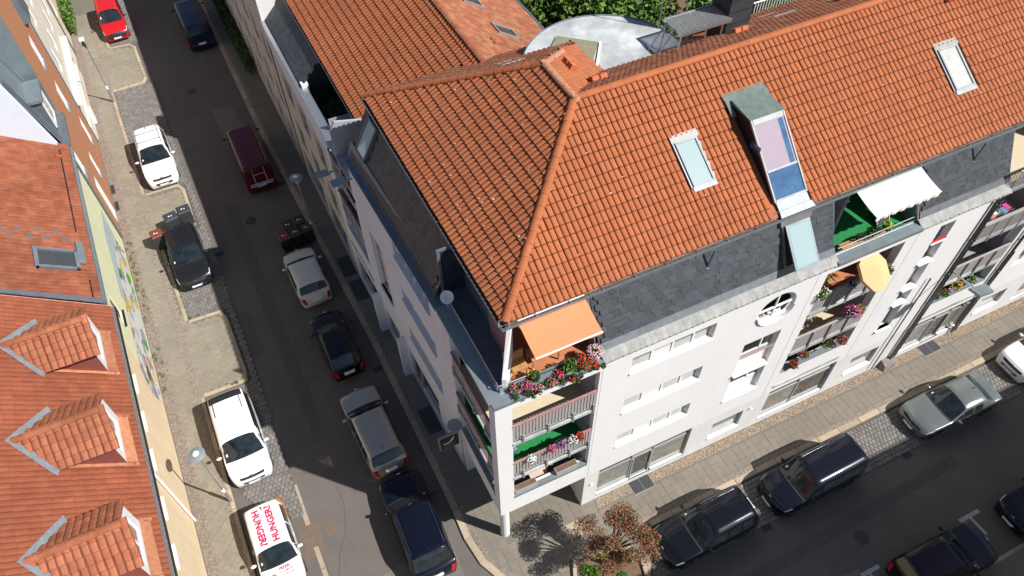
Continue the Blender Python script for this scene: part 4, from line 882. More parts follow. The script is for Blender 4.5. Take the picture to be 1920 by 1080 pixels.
for j in range(12): g_.box(W, 10.85, 12.9, 7.78 + j * .085, 7.795 + j * .085, z - .028, z - .004)
g_.build('grating', GFRAME, pf)
f_ = MB()
for a in ((10.83, 12.92, 7.71, 7.75), (10.83, 12.92, 8.75, 8.79), (10.83, 10.87, 7.75, 8.75)): f_.box(W, *a, z - .1, z + .03)
f_.build('edge_beam', STEEL, pf)
for a in ((10.9, 7.78, 10.5, 7.5), (10.9, 8.7, 10.55, 8.4), (11.9, 7.78, 11.95, 7.78), (11.9, 8.72, 11.9, 8.72), (12.6, 7.78, 12.6, 7.78)):
    MB().bar(P(a[0], a[1], z - .05), P(a[2], a[3], 14.72 if a[0] < 11 else 14.5), .035, 6).build('leg', STEEL, pf)
ld = MB().bar(P(10.85, 8.1, z), P(10.2, 8.1, 14.72), .025).bar(P(10.85, 8.6, z), P(10.2, 8.6, 14.72), .025)
for k in range(5): t = k / 5 + .1; ld.bar(P(10.85 - .65 * t, 8.1, z - t * .98), P(10.85 - .65 * t, 8.6, z - t * .98), .015)
ld.build('ladder', STEEL, pf)
tag(MB().bar(P(11.3, 9.6, 14.5), P(11.3, 9.6, 18), .02, 5).build('antenna_mast', STEEL), 'thin grey mast standing behind the service platform', 'mast')
rl = empty('rear_railing', P(16.5, 10.5, 12.5), 'white metal railing along the courtyard edge of the tiled roof', 'railing')
MB().tube([P(15.6, 10.6, 13.75), P(22, 10.6, 13.75)], .03).build('top_rail', FRAME, rl); MB().tube([P(15.6, 10.6, 13.0), P(22, 10.6, 13.0)], .025).build('bottom_rail', FRAME, rl)
for i in range(45): MB().bar(P(15.7 + i * .14, 10.6, 13.0), P(15.7 + i * .14, 10.6, 13.75), .018, 4).build('baluster', FRAME, rl)
# satellite dishes ---------------------------------------------------------------
def dish(p, r, d, label):
    root = empty('satellite_dish', p, label, 'satellite dish'); d = Vector(d).normalized(); a = d.orthogonal().normalized(); b = d.cross(a); p = Vector(p)
    vs = [tuple(p - d * .05)]; n = 20
    for k, rr in ((1, .55), (2, 1.0)):
        for i in range(n): t = 2 * math.pi * i / n; vs.append(tuple(p + r * rr * (math.cos(t) * a + math.sin(t) * b) + d * (r * .18 * rr * rr - .05)))
    fs = [(0, 1 + i, 1 + (i + 1) % n) for i in range(n)] + [(1 + i, 1 + n + i, 1 + n + (i + 1) % n, 1 + (i + 1) % n) for i in range(n)]
    MB().add(vs, fs).build('reflector', FRAME, root); MB().bar(p - Vector((0, 0, r)), p + d * r * .9, .012, 5).bar(p + d * r * .8, p + d * r, .03, 6).build('feed_arm', STEEL, root); MB().bar(p - d * .05, p - Vector((0, 0, .6)), .02, 5).build('bracket', STEEL, root)
dish(P(.05, 3.55, 11.95), .22, (-.35, -.5, .8), 'pale satellite dish on the coping of the dark corner terrace')
# ================================================================ second building up the left street
b2 = empty('apartment_building', P(3, 20, 0), 'shaded apartment building with a roof terrace, behind the white corner building in the left street', 'building')
w2 = [(v, v + 1.3, z, z + 1.5) for z in (3.6, 6.5) for v in (16.6, 19.2, 21.8)] + [(16.4, 19.4, .4, 2.6), (20.2, 23.6, .4, 2.6)]
wall(Fleft, 15.8, 24.7, 0, 8.6, w2, .2).build('street_wall', mat('beige_street_wall', (.50, .46, .42), .9, var=.06), b2)
for (a0, a1, z0, z1) in w2: window(Fleft, a0, a1, z0, z1, .12, b2, muls=((a0 + a1) / 2,), gl=GLASS, fr=GFRAME)
MB().box(Fleft, 15.8, 24.7, 8.6, 9.85, -.25, .02).build('parapet', LWHITE, b2); MB().box(Fleft, 12.2, 24.7, 9.85, 9.93, -.3, .12).build('parapet_cap', STEEL, b2)
MB().box(W, -.55, 4.5, 12.3, 18.9, 8.5, 8.6).build('terrace_floor', DARK, b2)
MB().box(W, 3.6, 3.7, 12.3, 18.9, 8.6, 12).build('terrace_back_wall', GREYW, b2)
MB().add([W(u, v, z) for v in (13.7, 13.8) for u, z in ((-.55, 8.6), (-.55, 11.2), (-.3, 11.6), (.9, 11.3), (1.6, 11.0), (1.6, 8.6))], [(0, 1, 2, 3, 4, 5), (11, 10, 9, 8, 7, 6)] + [(i, (i + 1) % 6, 6 + (i + 1) % 6, 6 + i) for i in range(6)]).build('partition_wall', mat('blue_grey_panel', (.34, .38, .42), .6, var=.08), b2)
MB().box(W, -.45, -.15, 18.6, 18.9, 8.6, 10.1).build('parapet_end', LWHITE, b2)
MB().bar(P(.9, 17.2, 8.6), P(1.1, 17.0, 11.1), .09, 4).build('post', GREYW, b2)
m3 = MB().add([W(-.52, 18.9, 9.93), W(-.52, 24.6, 9.93), W(.85, 24.6, 11.25), W(.85, 18.9, 11.25)], [(0, 1, 2, 3)]).build('mansard_roof', SLATE, b2)
def m3pt(a, s): return P(-.5 + 1.37 * s / 1.9, -a, 9.95 + 1.32 * s / 1.9)
scatter(field(m3pt, (-24.5, -19.0), (.05, 1.85), .3, .25, lambda a, s: True, jit=.01, off=True), flat_mesh(.3, .3, .012, SLATE, 'slate_tile', cut=.03), 'slate_tile', m3, 0, 'slate_tiles')
for p in ([(-.5, 18.88, 8.6), (-.5, 18.88, 9.93), (.9, 18.88, 11.2), (.9, 18.88, 8.6)],): MB().add([W(*x) for x in p], [(0, 1, 2, 3)]).build('mansard_end', DARK, b2)
r2 = MB().add([W(u, v, z) for u, v, z in ((.65, 13.8, 11.17), (.65, 46, 11.17), (5.15, 46, 13.97), (5.15, 11.35, 13.97), (3.6, 12.2, 13.0), (1.5, 12.4, 11.70), (1.5, 13.8, 11.70), (10.4, 46, 10.72), (10.4, 11.35, 10.72))], [(0, 1, 2, 3, 4, 5, 6), (3, 2, 7, 8)]).build('tiled_roof', TILE, b2)
q2 = math.hypot(4.5, 2.8)
def r2f(a, s): return P(.65 + 4.5 * s / q2, -a, 11.2 + 2.8 * s / q2)
def r2in(a, s): u = .65 + 4.5 * s / q2; z = 11.2 + .622 * (u - .65); return -a > 13.85 or (u > 1.5 and -a > 12.3 - max(0, z - 13.5) / .6)
scatter(field(r2f, (-31, -11.4), (0, q2 - .05), .2, .335, r2in, jit=.007), tile_mesh(.2, .335, .06, TILEL, lip=.045, band=.01), 'roof_tile', r2, 300, 'roof_tiles_beyond')
q3 = math.hypot(5.25, 3.25)
def r2b(a, s): return P(10.4 - 5.25 * s / q3, a, 10.75 + 3.25 * s / q3)
rb = MB().quad(W(6, 13, 13.3), W(6.05, 13, 13.3), W(6.05, 13.05, 13.3)).build('courtyard_slope', TILE2, b2)
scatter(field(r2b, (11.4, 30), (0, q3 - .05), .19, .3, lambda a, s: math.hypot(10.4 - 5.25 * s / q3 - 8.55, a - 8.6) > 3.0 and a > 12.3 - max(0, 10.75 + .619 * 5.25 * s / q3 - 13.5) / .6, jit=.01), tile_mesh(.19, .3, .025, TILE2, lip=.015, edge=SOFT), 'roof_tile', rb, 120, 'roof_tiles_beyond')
ridge_caps(P(5.15, 11.45, 14.02), P(5.15, 31, 14.02), .12, .4, r2, TILE2)
def Fr2b(a, s, n): p = Vector(r2b(a, s)); return (p.x + n * .52, p.y, p.z + n * .85)
skylight(rb, Fr2b, 14.7, 15.5, 2.6, 3.7, gl=GLASS, fr=GFRAME, hood=False); skylight(rb, Fr2b, 17.0, 17.8, 3.2, 4.3, gl=GLASS, fr=GFRAME, hood=False)
for k in (0, .28): MB().add([Fr2b(13.5 + k - .08, 4.4, .03), Fr2b(13.5 + k + .1, 4.4, .03), Fr2b(13.5 + k + .1, 4.62, .03), Fr2b(13.5 + k - .08, 4.62, .03), Fr2b(13.5 + k - .06, 4.42, .17), Fr2b(13.5 + k + .08, 4.42, .17), Fr2b(13.5 + k + .08, 4.6, .12), Fr2b(13.5 + k - .06, 4.6, .12)], [(0, 1, 5, 4), (1, 2, 6, 5), (2, 3, 7, 6), (3, 0, 4, 7), (4, 5, 6, 7)]).build('vent_tile', TILED, rb)
MB().bar(P(10.5, 13, 10.72), P(10.5, 46, 10.72), .08, 8).build('gutter', ALUD, r2); MB().box(W, 10.15, 10.3, 12, 46, 0, 10.6).build('rear_wall', BRICKD, b2)
gutter(lambda a, b, d: P(.55 - d, a, b - 2.3), 13.8, 31, par=r2)
MB().add([W(u, v, z) for v in (24.65, 24.95) for u, z in ((-.62, 8.8), (-.62, 11.2), (.65, 12.6), (5.15, 15.0), (10.4, 12), (10.4, 9))], [(0, 1, 2, 3, 4, 5), (11, 10, 9, 8, 7, 6)] + [(i, (i + 1) % 6, 6 + (i + 1) % 6, 6 + i) for i in range(6)]).build('fire_wall', WHITE, b2)
# third building
b3 = empty('apartment_building', P(3, 34, 0), 'beige block with rows of dark windows beyond the white fire wall, hedge at its foot', 'building')
w3 = [(v, v + 1.25, z, z + 1.5) for z in (1.1, 3.9, 6.7) for v in np.arange(25.6, 45, 2.3)]
wall(lambda a, b, d: P(-.62 - d, a, b), 24.96, 60, 0, 10.6, w3, .2).build('street_wall', mat('beige_street_wall', (.50, .46, .42)), b3)
for (a0, a1, z0, z1) in w3: window(lambda a, b, d: P(-.62 - d, a, b), a0, a1, z0, z1, .12, b3, muls=((a0 + a1) / 2,), gl=GLASS, fr=FRAME)
MB().box(W, -.6, 10, 24.96, 60, 10.6, 10.75).build('roof_edge', ALU, b3)
MB().box(W, -.72, -.4, 25.3, 26.6, 10.75, 11.3).build('roof_box', ALU, b3)
# ================================================================ houses across the left street
def westwall(v0, v1, zt_, wins, name, m, par, dep=.18):
    wall(Fwest, v0, v1, 0, zt_, wins, dep).build(name, m, par)
def west_roof(v0, v1, ue, ze, k, par, m, w, l, h, n=300, cut=lambda a, u: True, ur=-15.2):
    ro = MB().add([W(ue, v0, ze - .03), W(ue, v1, ze - .03), W(-18, v1, ze - .03 + k * (18 + ue)), W(-18, v0, ze - .03 + k * (18 + ue))], [(0, 1, 2, 3)]).build('tiled_roof', m, par)
    c = math.sqrt(1 + k * k)
    def pt(a, s): return P(ue - s / c, a, ze + k * s / c)
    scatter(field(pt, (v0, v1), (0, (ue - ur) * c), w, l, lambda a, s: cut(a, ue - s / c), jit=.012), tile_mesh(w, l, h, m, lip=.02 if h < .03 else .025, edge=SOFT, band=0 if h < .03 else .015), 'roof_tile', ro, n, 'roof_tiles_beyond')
    return ro, pt
yel = empty('house', P(-13, 5, 0), 'yellow rendered house with red tiled roof and three gabled dormers', 'house')
yw = [(c - .42, c + .42, 4.05, 5.1) for c in (10.9, 8.95, 7.1, 4.95, 2.95, .95, -1.1, -3.1)]
westwall(-8, 13.2, 6.45, yw, 'street_wall', YELLOW, yel)
for i, (a0, a1, z0, z1) in enumerate(yw):
    wd = window(Fwest, a0, a1, z0, z1, .05, yel, muls=((a0 + a1) / 2,), gl=mat('white_blind', (.72, .72, .70), .5), t=.09)
    MB().box(Fwest, a0 - .08, a1 + .08, z0 - .06, z0 - .003, -.02, .09).build('window_sill', FRAME, wd)
VC = (10.57, 6.46, 2.18)
def ycut(a, u):
    for c in VC:
        if -13.9 < u < -11.35:
            z = 6.5 + (-10.9 - u) * .81; hw = min(1.2, (8.95 - z) / .63)
            if abs(a - c) < hw: return False
    return True
yro, ypt = west_roof(-8, 13.1, -10.9, 6.5, .81, yel, TILER, .205, .34, .045, 300, ycut)
MB().box(lambda a, b, d: P(-10.82 + d, a, b), -8, 13.1, 6.38, 6.44, -.12, .08).build('gutter_debris', mat('grey_gutter_debris', (.16, .15, .145), .9, var=.5, scale=16), yel)
MB().box(lambda a, b, d: P(-10.82 + d, a, b), -8, 13.1, 6.3, 6.46, .08, .11).build('gutter', BLACK, yel)
MB().box(W, -17.8, -10.95, 13.06, 13.2, 6.4, 6.5).add([W(u, v, z) for u, v, z in ((-10.95, 13.02, 6.53), (-10.95, 13.2, 6.53), (-18, 13.2, 12.25), (-18, 13.02, 12.25))], [(0, 1, 2, 3)]).build('verge', mat('salmon_verge', (.5, .2, .14), .8), yro)
MB().add([W(u, v, z) for u, v, z in ((-10.95, 13.21, 6.62), (-10.95, 13.5, 6.6), (-18, 13.5, 12.2), (-18, 13.21, 12.3))], [(0, 1, 2, 3)]).build('party_wall_flashing', ALUD, yro)
MAR = mat('maroon_cheek', (.23, .07, .055), .8, var=.06)
PALET = mat('bleached_tile', (.40, .17, .09), .85, var=.25, scale=5, isl=.2)
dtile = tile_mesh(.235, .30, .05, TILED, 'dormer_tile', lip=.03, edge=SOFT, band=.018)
for k_, vc in enumerate(VC):
    d_ = MB(); uf = -11.31; mz = lambda u: 6.5 + (-10.9 - u) * .81
    # roof slopes (under the tiles)
    rz, ez, hw = 8.92, 8.18, 1.17; ur_, ue_ = -13.92, -13.0
    d_.add([W(-11.27, vc, rz), W(ur_, vc, rz), W(ue_, vc - hw, ez), W(-11.27, vc - hw, ez), W(ue_, vc + hw, ez), W(-11.27, vc + hw, ez)], [(0, 1, 2, 3), (1, 0, 5, 4)])
    do = d_.build('dormer', TILED, yel)
    pane_hole = (vc - .62, vc + .62, 7.15, 8.1)
    F = lambda a, b, d, uf=uf: P(uf + d, a, b)
    g = wall(F, vc - .97, vc + .97, 6.8, 8.22, [pane_hole], .1); g.add([F(vc - .97, 8.22, 0), F(vc + .97, 8.22, 0), F(vc, 8.84, 0)], [(0, 1, 2)]); g.build('gable', FRAME, do)
    window(F, *pane_hole, .05, do, muls=(vc,), gl=[GLASS, GLASSC] if k_ else [GLASSC, GLASS])
    c = math.sqrt(1 + .63 ** 2)
    for sg_ in (-1, 1):
        MB().add([W(uf - .01, vc + sg_ * .97, 6.8), W(uf - .01, vc + sg_ * .97, 8.2), W(-13.0, vc + sg_ * .97, 8.2)], [(0, 1, 2)]).build('cheek', MAR, do)
        def dpt(a, s, sg_=sg_): return P(-sg_ * a, vc + sg_ * (hw - s / c), ez + .03 + .63 * s / c)
        def din(a, s, sg_=sg_): u = -sg_ * a; z = ez + .63 * s / c; return u > -10.9 - (z - 6.5) / .81 - .02
        rngA = (11.28, 14.1) if sg_ > 0 else (-14.11, -11.25)
        for M in field(dpt, rngA, (0, hw * c - .1), .235, .30, din, jit=.015):
            o = bpy.data.objects.new('dormer_tile', dtile); COL.objects.link(o); o.parent = do; o.matrix_parent_inverse = wm(do).inverted(); o.matrix_basis = M
        # V-shaped valley flashing lying on the main roof
        MB().add([W(u, v, mz(u) + .12) for u, v in ((ur_ - .12, vc), (ur_ + .12, vc), (ue_ + .1, vc + sg_ * (hw - .02)), (ue_ + .02, vc + sg_ * (hw + .25)), (ue_ - .14, vc + sg_ * (hw + .06)))], [(0, 1, 2, 3, 4)]).build('valley_flashing', LEAD, do)
        MB().add([W(u, v, mz(u) + .085) for u, v in ((-11.0, vc + sg_ * .98), (-11.0, vc + sg_ * 1.11), (-12.85, vc + sg_ * 1.11), (-12.85, vc + sg_ * .98))], [(0, 1, 2, 3)]).build('side_flashing', PALET, do)
    ridge_caps(W(-11.24, vc, rz + .07), W(ur_ - .02, vc, rz + .05), .13, .38, do, TILED)
    MB().add([W(u, v, mz(u) + .115) for u, v in ((-11.02, vc - .97), (-11.05, vc + .97), (-11.32, vc + .97), (-11.32, vc - .97))], [(0, 1, 2, 3)]).build('front_apron', PALET, do)
MB().bar(Fwest(6.17, 0, .08), Fwest(6.17, 6.3, .08), .05, 8).build('downpipe', FRAME, yel)
# pale green house
gre = empty('house', P(-13, 18.5, 0), 'pale yellow-green house with smooth red roof, roof hatch and mural at street level', 'house')
gw = [(14.7, 15.5, 3.5, 4.9)]
westwall(13.2, 24.0, 6.45, gw, 'street_wall', PALEG, gre)
wd = window(Fwest, 14.7, 15.5, 3.5, 4.9, .12, gre, gl=GLASSC, fr=mat('brown_frame', (.12, .06, .04), .6)); MB().box(Fwest, 14.6, 15.6, 3.44, 3.495, -.1, .1).build('window_sill', BLACK, wd)
gro, gpt = west_roof(13.5, 24.0, -11.15, 6.5, .69, gre, TILEG, .21, .36, .016, 300, lambda a, u: not (15.25 < a < 16.4 and -12.85 < u < -11.6))
MB().box(lambda a, b, d: P(-11.1 + d, a, b), 13.2, 24.0, 6.36, 6.5, .0, .12).build('gutter', ALU, gre)
kk = .69; cc = math.sqrt(1 + kk * kk)
def Fg(a, s, n): p = Vector(gpt(a, s)); return (p.x + n * .57, p.y, p.z + n * .82)
sU = lambda u: (-11.15 - u) * cc
o = MB().box(Fg, 15.25, 15.37, sU(-11.6), sU(-12.9), -.02, .12).box(Fg, 16.3, 16.42, sU(-11.6), sU(-12.9), -.02, .12).box(Fg, 15.25, 16.42, sU(-11.72), sU(-11.6), -.02, .12).box(Fg, 15.25, 16.42, sU(-12.95), sU(-12.82), -.02, .14).build('roof_hatch', mat('slate_blue_frame', (.15, .17, .20), .45), gro)
MB().box(Fg, 15.37, 16.3, sU(-11.72), sU(-12.82), 0, .04).build('pane', mat('dull_dark_glass', (.055, .06, .065), .35), o)
MB().box(Fg, 15.6, 16.95, sU(-11.4), sU(-11.62), .1, .14).build('snow_stop_plate', ALU, gro)
for i in range(8):
    u = -11.7 - i * .28 - .1; v = 17.25 + (.25 if i % 2 else -.2); s = sU(u)
    MB().add([Fg(v - .12, s, .02), Fg(v + .12, s, .02), Fg(v + .1, s + .03, .2), Fg(v - .1, s + .03, .2), Fg(v, s + .28, .03), Fg(v, s - .3, .03)], [(0, 1, 2, 3), (2, 3, 4), (0, 3, 4), (1, 2, 4), (0, 1, 5)]).build('snow_hook', STEEL, gro)
MB().box(Fg, 17.7, 23.6, sU(-11.52), sU(-11.48), .02, .07).build('roof_cable', BLACK, gro); MB().box(Fg, 13.7, 14.7, sU(-11.4), sU(-11.37), .02, .07).build('roof_cable', BLACK, gro)
MB().box(Fg, 22.9, 23.1, sU(-11.7), sU(-11.5), .02, .14).build('vent_tile', TILED, gro)
MB().bar(Fwest(23.85, .2, .08), Fwest(23.85, 6.3, .08), .05, 8).build('downpipe', ALUD, gre); MB().box(Fwest, 23.93, 24.0, 0, 6.4, .0, .05).build('corner_strip', mat('rust_red_strip', (.4, .12, .07), .8), gre)
# mural: flat paint in coloured shapes on the lower wall
def mural_mat():
    m = bpy.data.materials.new('mural_paint'); m.use_nodes = True; nt = m.node_tree; N = nt.nodes; L = nt.links; b = N['Principled BSDF']; b.inputs['Roughness'].default_value = .8
    g = N.new('ShaderNodeNewGeometry'); mp = N.new('ShaderNodeVectorMath'); mp.operation = 'MULTIPLY'; mp.inputs[1].default_value = (1, 1, 1.6); L.new(g.outputs['Position'], mp.inputs[0])
    no = N.new('ShaderNodeTexNoise'); no.inputs['Scale'].default_value = 1.4; no.inputs['Detail'].default_value = 3; L.new(mp.outputs[0], no.inputs['Vector'])
    mx = N.new('ShaderNodeVectorMath'); mx.operation = 'MULTIPLY_ADD'; mx.inputs[1].default_value = (1.6, 1.6, 1.6); L.new(no.outputs['Color'], mx.inputs[0]); L.new(mp.outputs[0], mx.inputs[2])
    vo = N.new('ShaderNodeTexVoronoi'); vo.inputs['Scale'].default_value = 1.5; L.new(mx.outputs[0], vo.inputs['Vector'])
    sp = N.new('ShaderNodeSeparateColor'); L.new(vo.outputs['Color'], sp.inputs[0])
    cr = N.new('ShaderNodeValToRGB'); cr.color_ramp.interpolation = 'CONSTANT'; e = cr.color_ramp.elements; e[0].position = 0; e[0].color = (.55, .58, .56, 1); e[1].position = .22; e[1].color = (.30, .32, .38, 1)
    for p_, c_ in ((.40, (.62, .60, .55)), (.52, (.05, .30, .06)), (.60, (.62, .45, .04)), (.70, (.60, .58, .56)), (.80, (.28, .22, .30)), (.88, (.45, .15, .08)), (.94, (.05, .05, .06))):
        x = e.new(p_); x.color = (*c_, 1)
    L.new(sp.outputs[0], cr.inputs[0]); L.new(cr.outputs[0], b.inputs['Base Color']); return m
MB().add([Fwest(v, z, .012) for v, z in ((12.3, .25), (22.6, .25), (22.4, 1.7), (20, 2.3), (16, 2.55), (12.6, 2.5), (12.0, 1.6))], [(6, 5, 4, 3, 2, 1, 0)]).build('mural', mural_mat(), gre)
MB().add([Fwest(v, z, .008) for v, z in ((17, 2.3), (22.6, 1.5), (23.3, 2.9), (21, 3.2), (17, 2.9))], [(0, 1, 2, 3, 4)]).build('blue_grey_paint', mat('blue_grey_paint', (.40, .47, .50), .9, var=.1), gre)
# brick house
def brick_mat():
    m = bpy.data.materials.new('brickwork'); m.use_nodes = True; nt = m.node_tree; N = nt.nodes; L = nt.links; b = N['Principled BSDF']; b.inputs['Roughness'].default_value = .85
    g = N.new('ShaderNodeNewGeometry'); sx = N.new('ShaderNodeSeparateXYZ'); cx = N.new('ShaderNodeCombineXYZ'); L.new(g.outputs['Position'], sx.inputs[0]); L.new(sx.outputs['Y'], cx.inputs['X']); L.new(sx.outputs['Z'], cx.inputs['Y'])
    br = N.new('ShaderNodeTexBrick'); br.inputs['Scale'].default_value = 1; br.inputs['Brick Width'].default_value = .25; br.inputs['Row Height'].default_value = .075; br.inputs['Mortar Size'].default_value = .008
    br.inputs['Color1'].default_value = (.50, .19, .075, 1); br.inputs['Color2'].default_value = (.42, .15, .06, 1); br.inputs['Mortar'].default_value = (.42, .28, .18, 1)
    L.new(cx.outputs[0], br.inputs[0]); L.new(br.outputs[0], b.inputs['Base Color']); return m
BR = brick_mat()
bri = empty('house', P(-13, 28.5, 0), 'orange brick house with zinc mansard dormer and white fire wall beside the smooth red roof', 'house')
bw = [(24.35, 25.3, 4.2, 5.75), (25.4, 26.4, .0, 2.7), (29.7, 30.7, 4.6, 6.0), (29.9, 30.9, 7.2, 8.7), (28, 28.7, 1.2, 2.6), (31.0, 31.8, 1.3, 2.8), (31.4, 32.3, 10, 11.5)]
wall(Fwest, 24.0, 27.0, 0, 6.3, [h for h in bw if h[0] < 27], .12).build('street_wall', BR, bri)
wall(Fwest, 27.0, 32.9, 0, 13.0, [h for h in bw if h[0] > 27], .12).build('gable_wall', BR, bri)
MB().quad(W(-11.25, 27.0, 6.3), W(-11.25, 27.0, 13), W(-12.6, 27.0, 13), W(-12.6, 27.0, 6.3)).build('gable_side', ALU, bri)
for a0, a1, z0, z1 in bw:
    wd = window(Fwest, a0, a1, z0, z1, .03, bri, muls=((a0 + a1) / 2,), gl=GLASSW, t=.1); MB().box(Fwest, a0 - .06, a1 + .06, z0 - .08, z0 - .003, -.02, .08).build('window_sill', LEAD, wd)
MB().add([W(u, v, z) for v in (24.0, 24.3) for u, z in ((-11.3, 6.1), (-11.45, 6.5), (-12.25, 10.35), (-18, 12), (-18, 6), (-12, 6))], [(0, 1, 2, 3, 4, 5), (11, 10, 9, 8, 7, 6)] + [(i, (i + 1) % 6, 6 + (i + 1) % 6, 6 + i) for i in range(6)]).build('fire_wall', mat('cool_white_render', (.66, .73, .80), .85, var=.03), bri)
MB().add([W(u, v, z) for u, v, z in ((-11.3, 24.3, 6.4), (-11.3, 27, 6.4), (-12.3, 27, 10.3), (-12.3, 24.3, 10.3), (-18, 24.3, 12), (-18, 27, 12))], [(0, 1, 2, 3), (3, 2, 5, 4)]).build('zinc_roof', ALU, bri)
MB().box(W, -11.42, -11.05, 24.2, 27.0, 6.28, 6.44).build('gutter', ALUD, bri)
dz = MB().box(W, -13, -11.35, 25.0, 26.5, 6.8, 8.6).build('zinc_dormer', ALUD, bri); MB().box(W, -13.2, -11.2, 24.85, 26.65, 8.6, 8.75).build('dormer_roof', ALU, dz)
window(lambda a, b, d: P(-11.35 + d, a, b), 25.1, 26.4, 6.95, 8.45, -.035, dz, gl=GLASSW, t=.12)
for v in (24.5, 24.75, 26.7): MB().bar(P(-11.3, v, 6.5), P(-12.2, v, 10.2), .03, 4).build('standing_seam', ALUD, bri)
MB().add([P(*p) for p in ((-11.25, 27.0, 13), (-11.25, 32.9, 13), (-18, 32.9, 13), (-18, 27, 13))], [(0, 1, 2, 3)]).build('upper_roof', ALU, bri)
zb = MB().add([P(*p) for p in ((-11.9, 30.2, 9.3), (-10.95, 31.6, 8.9), (-10.95, 33.2, 8.9), (-11.9, 33.2, 9.3), (-11.9, 30.6, 11.3), (-11.1, 31.6, 11.3), (-11.1, 33.2, 11.3), (-11.9, 33.2, 11.3))], [(0, 1, 5, 4), (1, 2, 6, 5), (4, 5, 6, 7), (0, 1, 2, 3)]).build('zinc_bay', ALUD, bri)
# white houses further up
whi = empty('house', P(-13, 38, 0), 'white rendered house beyond the orange brick house', 'house')
ww = [(v, v + .95, z, z + 1.4) for z in (4.0, 7.0) for v in (34.3, 36.6, 38.9, 41.0)]
wall(Fwest, 32.9, 42.9, 0, 10.2, ww, .1).build('street_wall', CREAMW, whi)
for a0, a1, z0, z1 in ww: window(Fwest, a0, a1, z0, z1, .04, whi, gl=GLASSW, t=.09)
MB().box(Fwest, 32.92, 33.05, 0, 10.2, .0, .06).build('corner_strip', ALUD, whi); MB().box(Fwest, 33.1, 40.5, 2.6, 2.85, .0, .35).build('canopy', FRAME, whi); MB().box(Fwest, 33.1, 40.2, .0, 1.0, .0, .12).build('plinth', CREAMW, whi)
MB().box(W, -18, -11.2, 32.9, 42.9, 10.2, 10.35).build('roof', ALU, whi)
cre = empty('house', P(-13, 44.5, 0), 'low cream rendered wall house beside the ivy', 'house')
wall(Fwest, 42.95, 60, 0, 5.5, [(44, 44.9, 2.2, 3.6)], .1).build('street_wall', mat('warm_cream', (.66, .58, .42), .9, var=.05), cre); window(Fwest, 44, 44.9, 2.2, 3.6, .04, cre, gl=GLASSW)
MB().box(Fwest, 42.95, 43.1, 0, 6.5, .0, .08).build('downpipe', ALUD, cre); MB().box(W, -18, -11.15, 42.95, 60, 5.5, 5.65).build('roof', TILE2, cre)
tag(MB().box(W, -11.24, -10.95, 34.6, 35.3, .1, .9).build('meter_box', FRAME), 'small white box standing against the white house wall', 'box')
# building across the right-hand street
sb = empty('apartment_building', P(30, -17, 0), 'rendered apartment building across the right-hand street that shades the roadway', 'building')
Fs = lambda a, b, d: P(a, -12.9 + d, b)
sw = [(u, u + 1.2, z, z + 1.5) for z in (1.0, 4.0, 7.0, 10.0) for u in np.arange(13.5, 40, 2.6)]
wall(Fs, 12.4, 42, 0, 14.0, sw, .15).build('street_wall', CREAMW, sb)
gm = MB()
for a0, a1, z0, z1 in sw: window(Fs, a0, a1, z0, z1, .08, sb, muls=((a0 + a1) / 2,), gl=GLASS)
MB().box(W, 12.4, 42, -20, -12.95, 0, 13.95).build('body', CREAMW, sb); MB().add([W(12, -12.6, 13.9), W(42, -12.6, 13.9), W(42, -17, 16.5), W(12, -17, 16.5), W(12, -21, 13.9), W(42, -21, 13.9)], [(0, 1, 2, 3), (3, 2, 5, 4), (0, 3, 4)]).build('roof', TILE2, sb)
# courtyard: dark brick neighbour
cb = empty('outbuilding', P(16, 30, 0), 'shaded dark brick building behind the round flat roof', 'building')
MB().box(W, 12.5, 22, 27, 34, 0, 9).build('wall', BRICKD, cb)
for u in (13.6, 14.9, 16.2, 17.5): MB().box(W, u, u + .55, 26.85, 27.0, 0, 8.6).build('brick_pier', mat('brick_pier', (.22, .085, .05), .85, var=.25), cb); MB().box(W, u + .7, u + 1.15, 26.93, 27.0, 1, 7.5).build('tall_window', GLASS, cb)
MB().box(W, 12.3, 22.2, 26.8, 34.2, 9, 9.3).build('roof', ALUD, cb)
# ================================================================ cars
def paint(name, col, flake=0.0, rough=.25):
    return mat('paint_' + name, col, rough, metal=flake, var=.02, coat=.4, spec=.25)
TYRE = mat('tyre_rubber', (.02, .02, .02), .8); RIM = mat('alloy_rim', (.35, .35, .36), .35, metal=.8); TRIM = mat('car_trim_black', (.022, .022, .024), .5)
CGL = mat('car_glass', (.012, .018, .021), .05, spec=.55, var=.6, scale=3.0, coat=.35)
HL = mat('headlight_glass', (.55, .57, .6), .12, spec=.8, coat=1.0, var=.25, scale=20); TLR = mat('tail_light_red', (.36, .012, .012), .2, coat=1.0); PLT = mat('licence_plate', (.75, .76, .78), .5); PLB = mat('plate_blue', (.03, .08, .4), .5)
CHROME = mat('chrome', (.7, .7, .7), .15, metal=1.0); DASH = mat('car_interior', (.06, .06, .06), .8)
def sm(t): t = max(0, min(1, t)); return t * t * (3 - 2 * t)
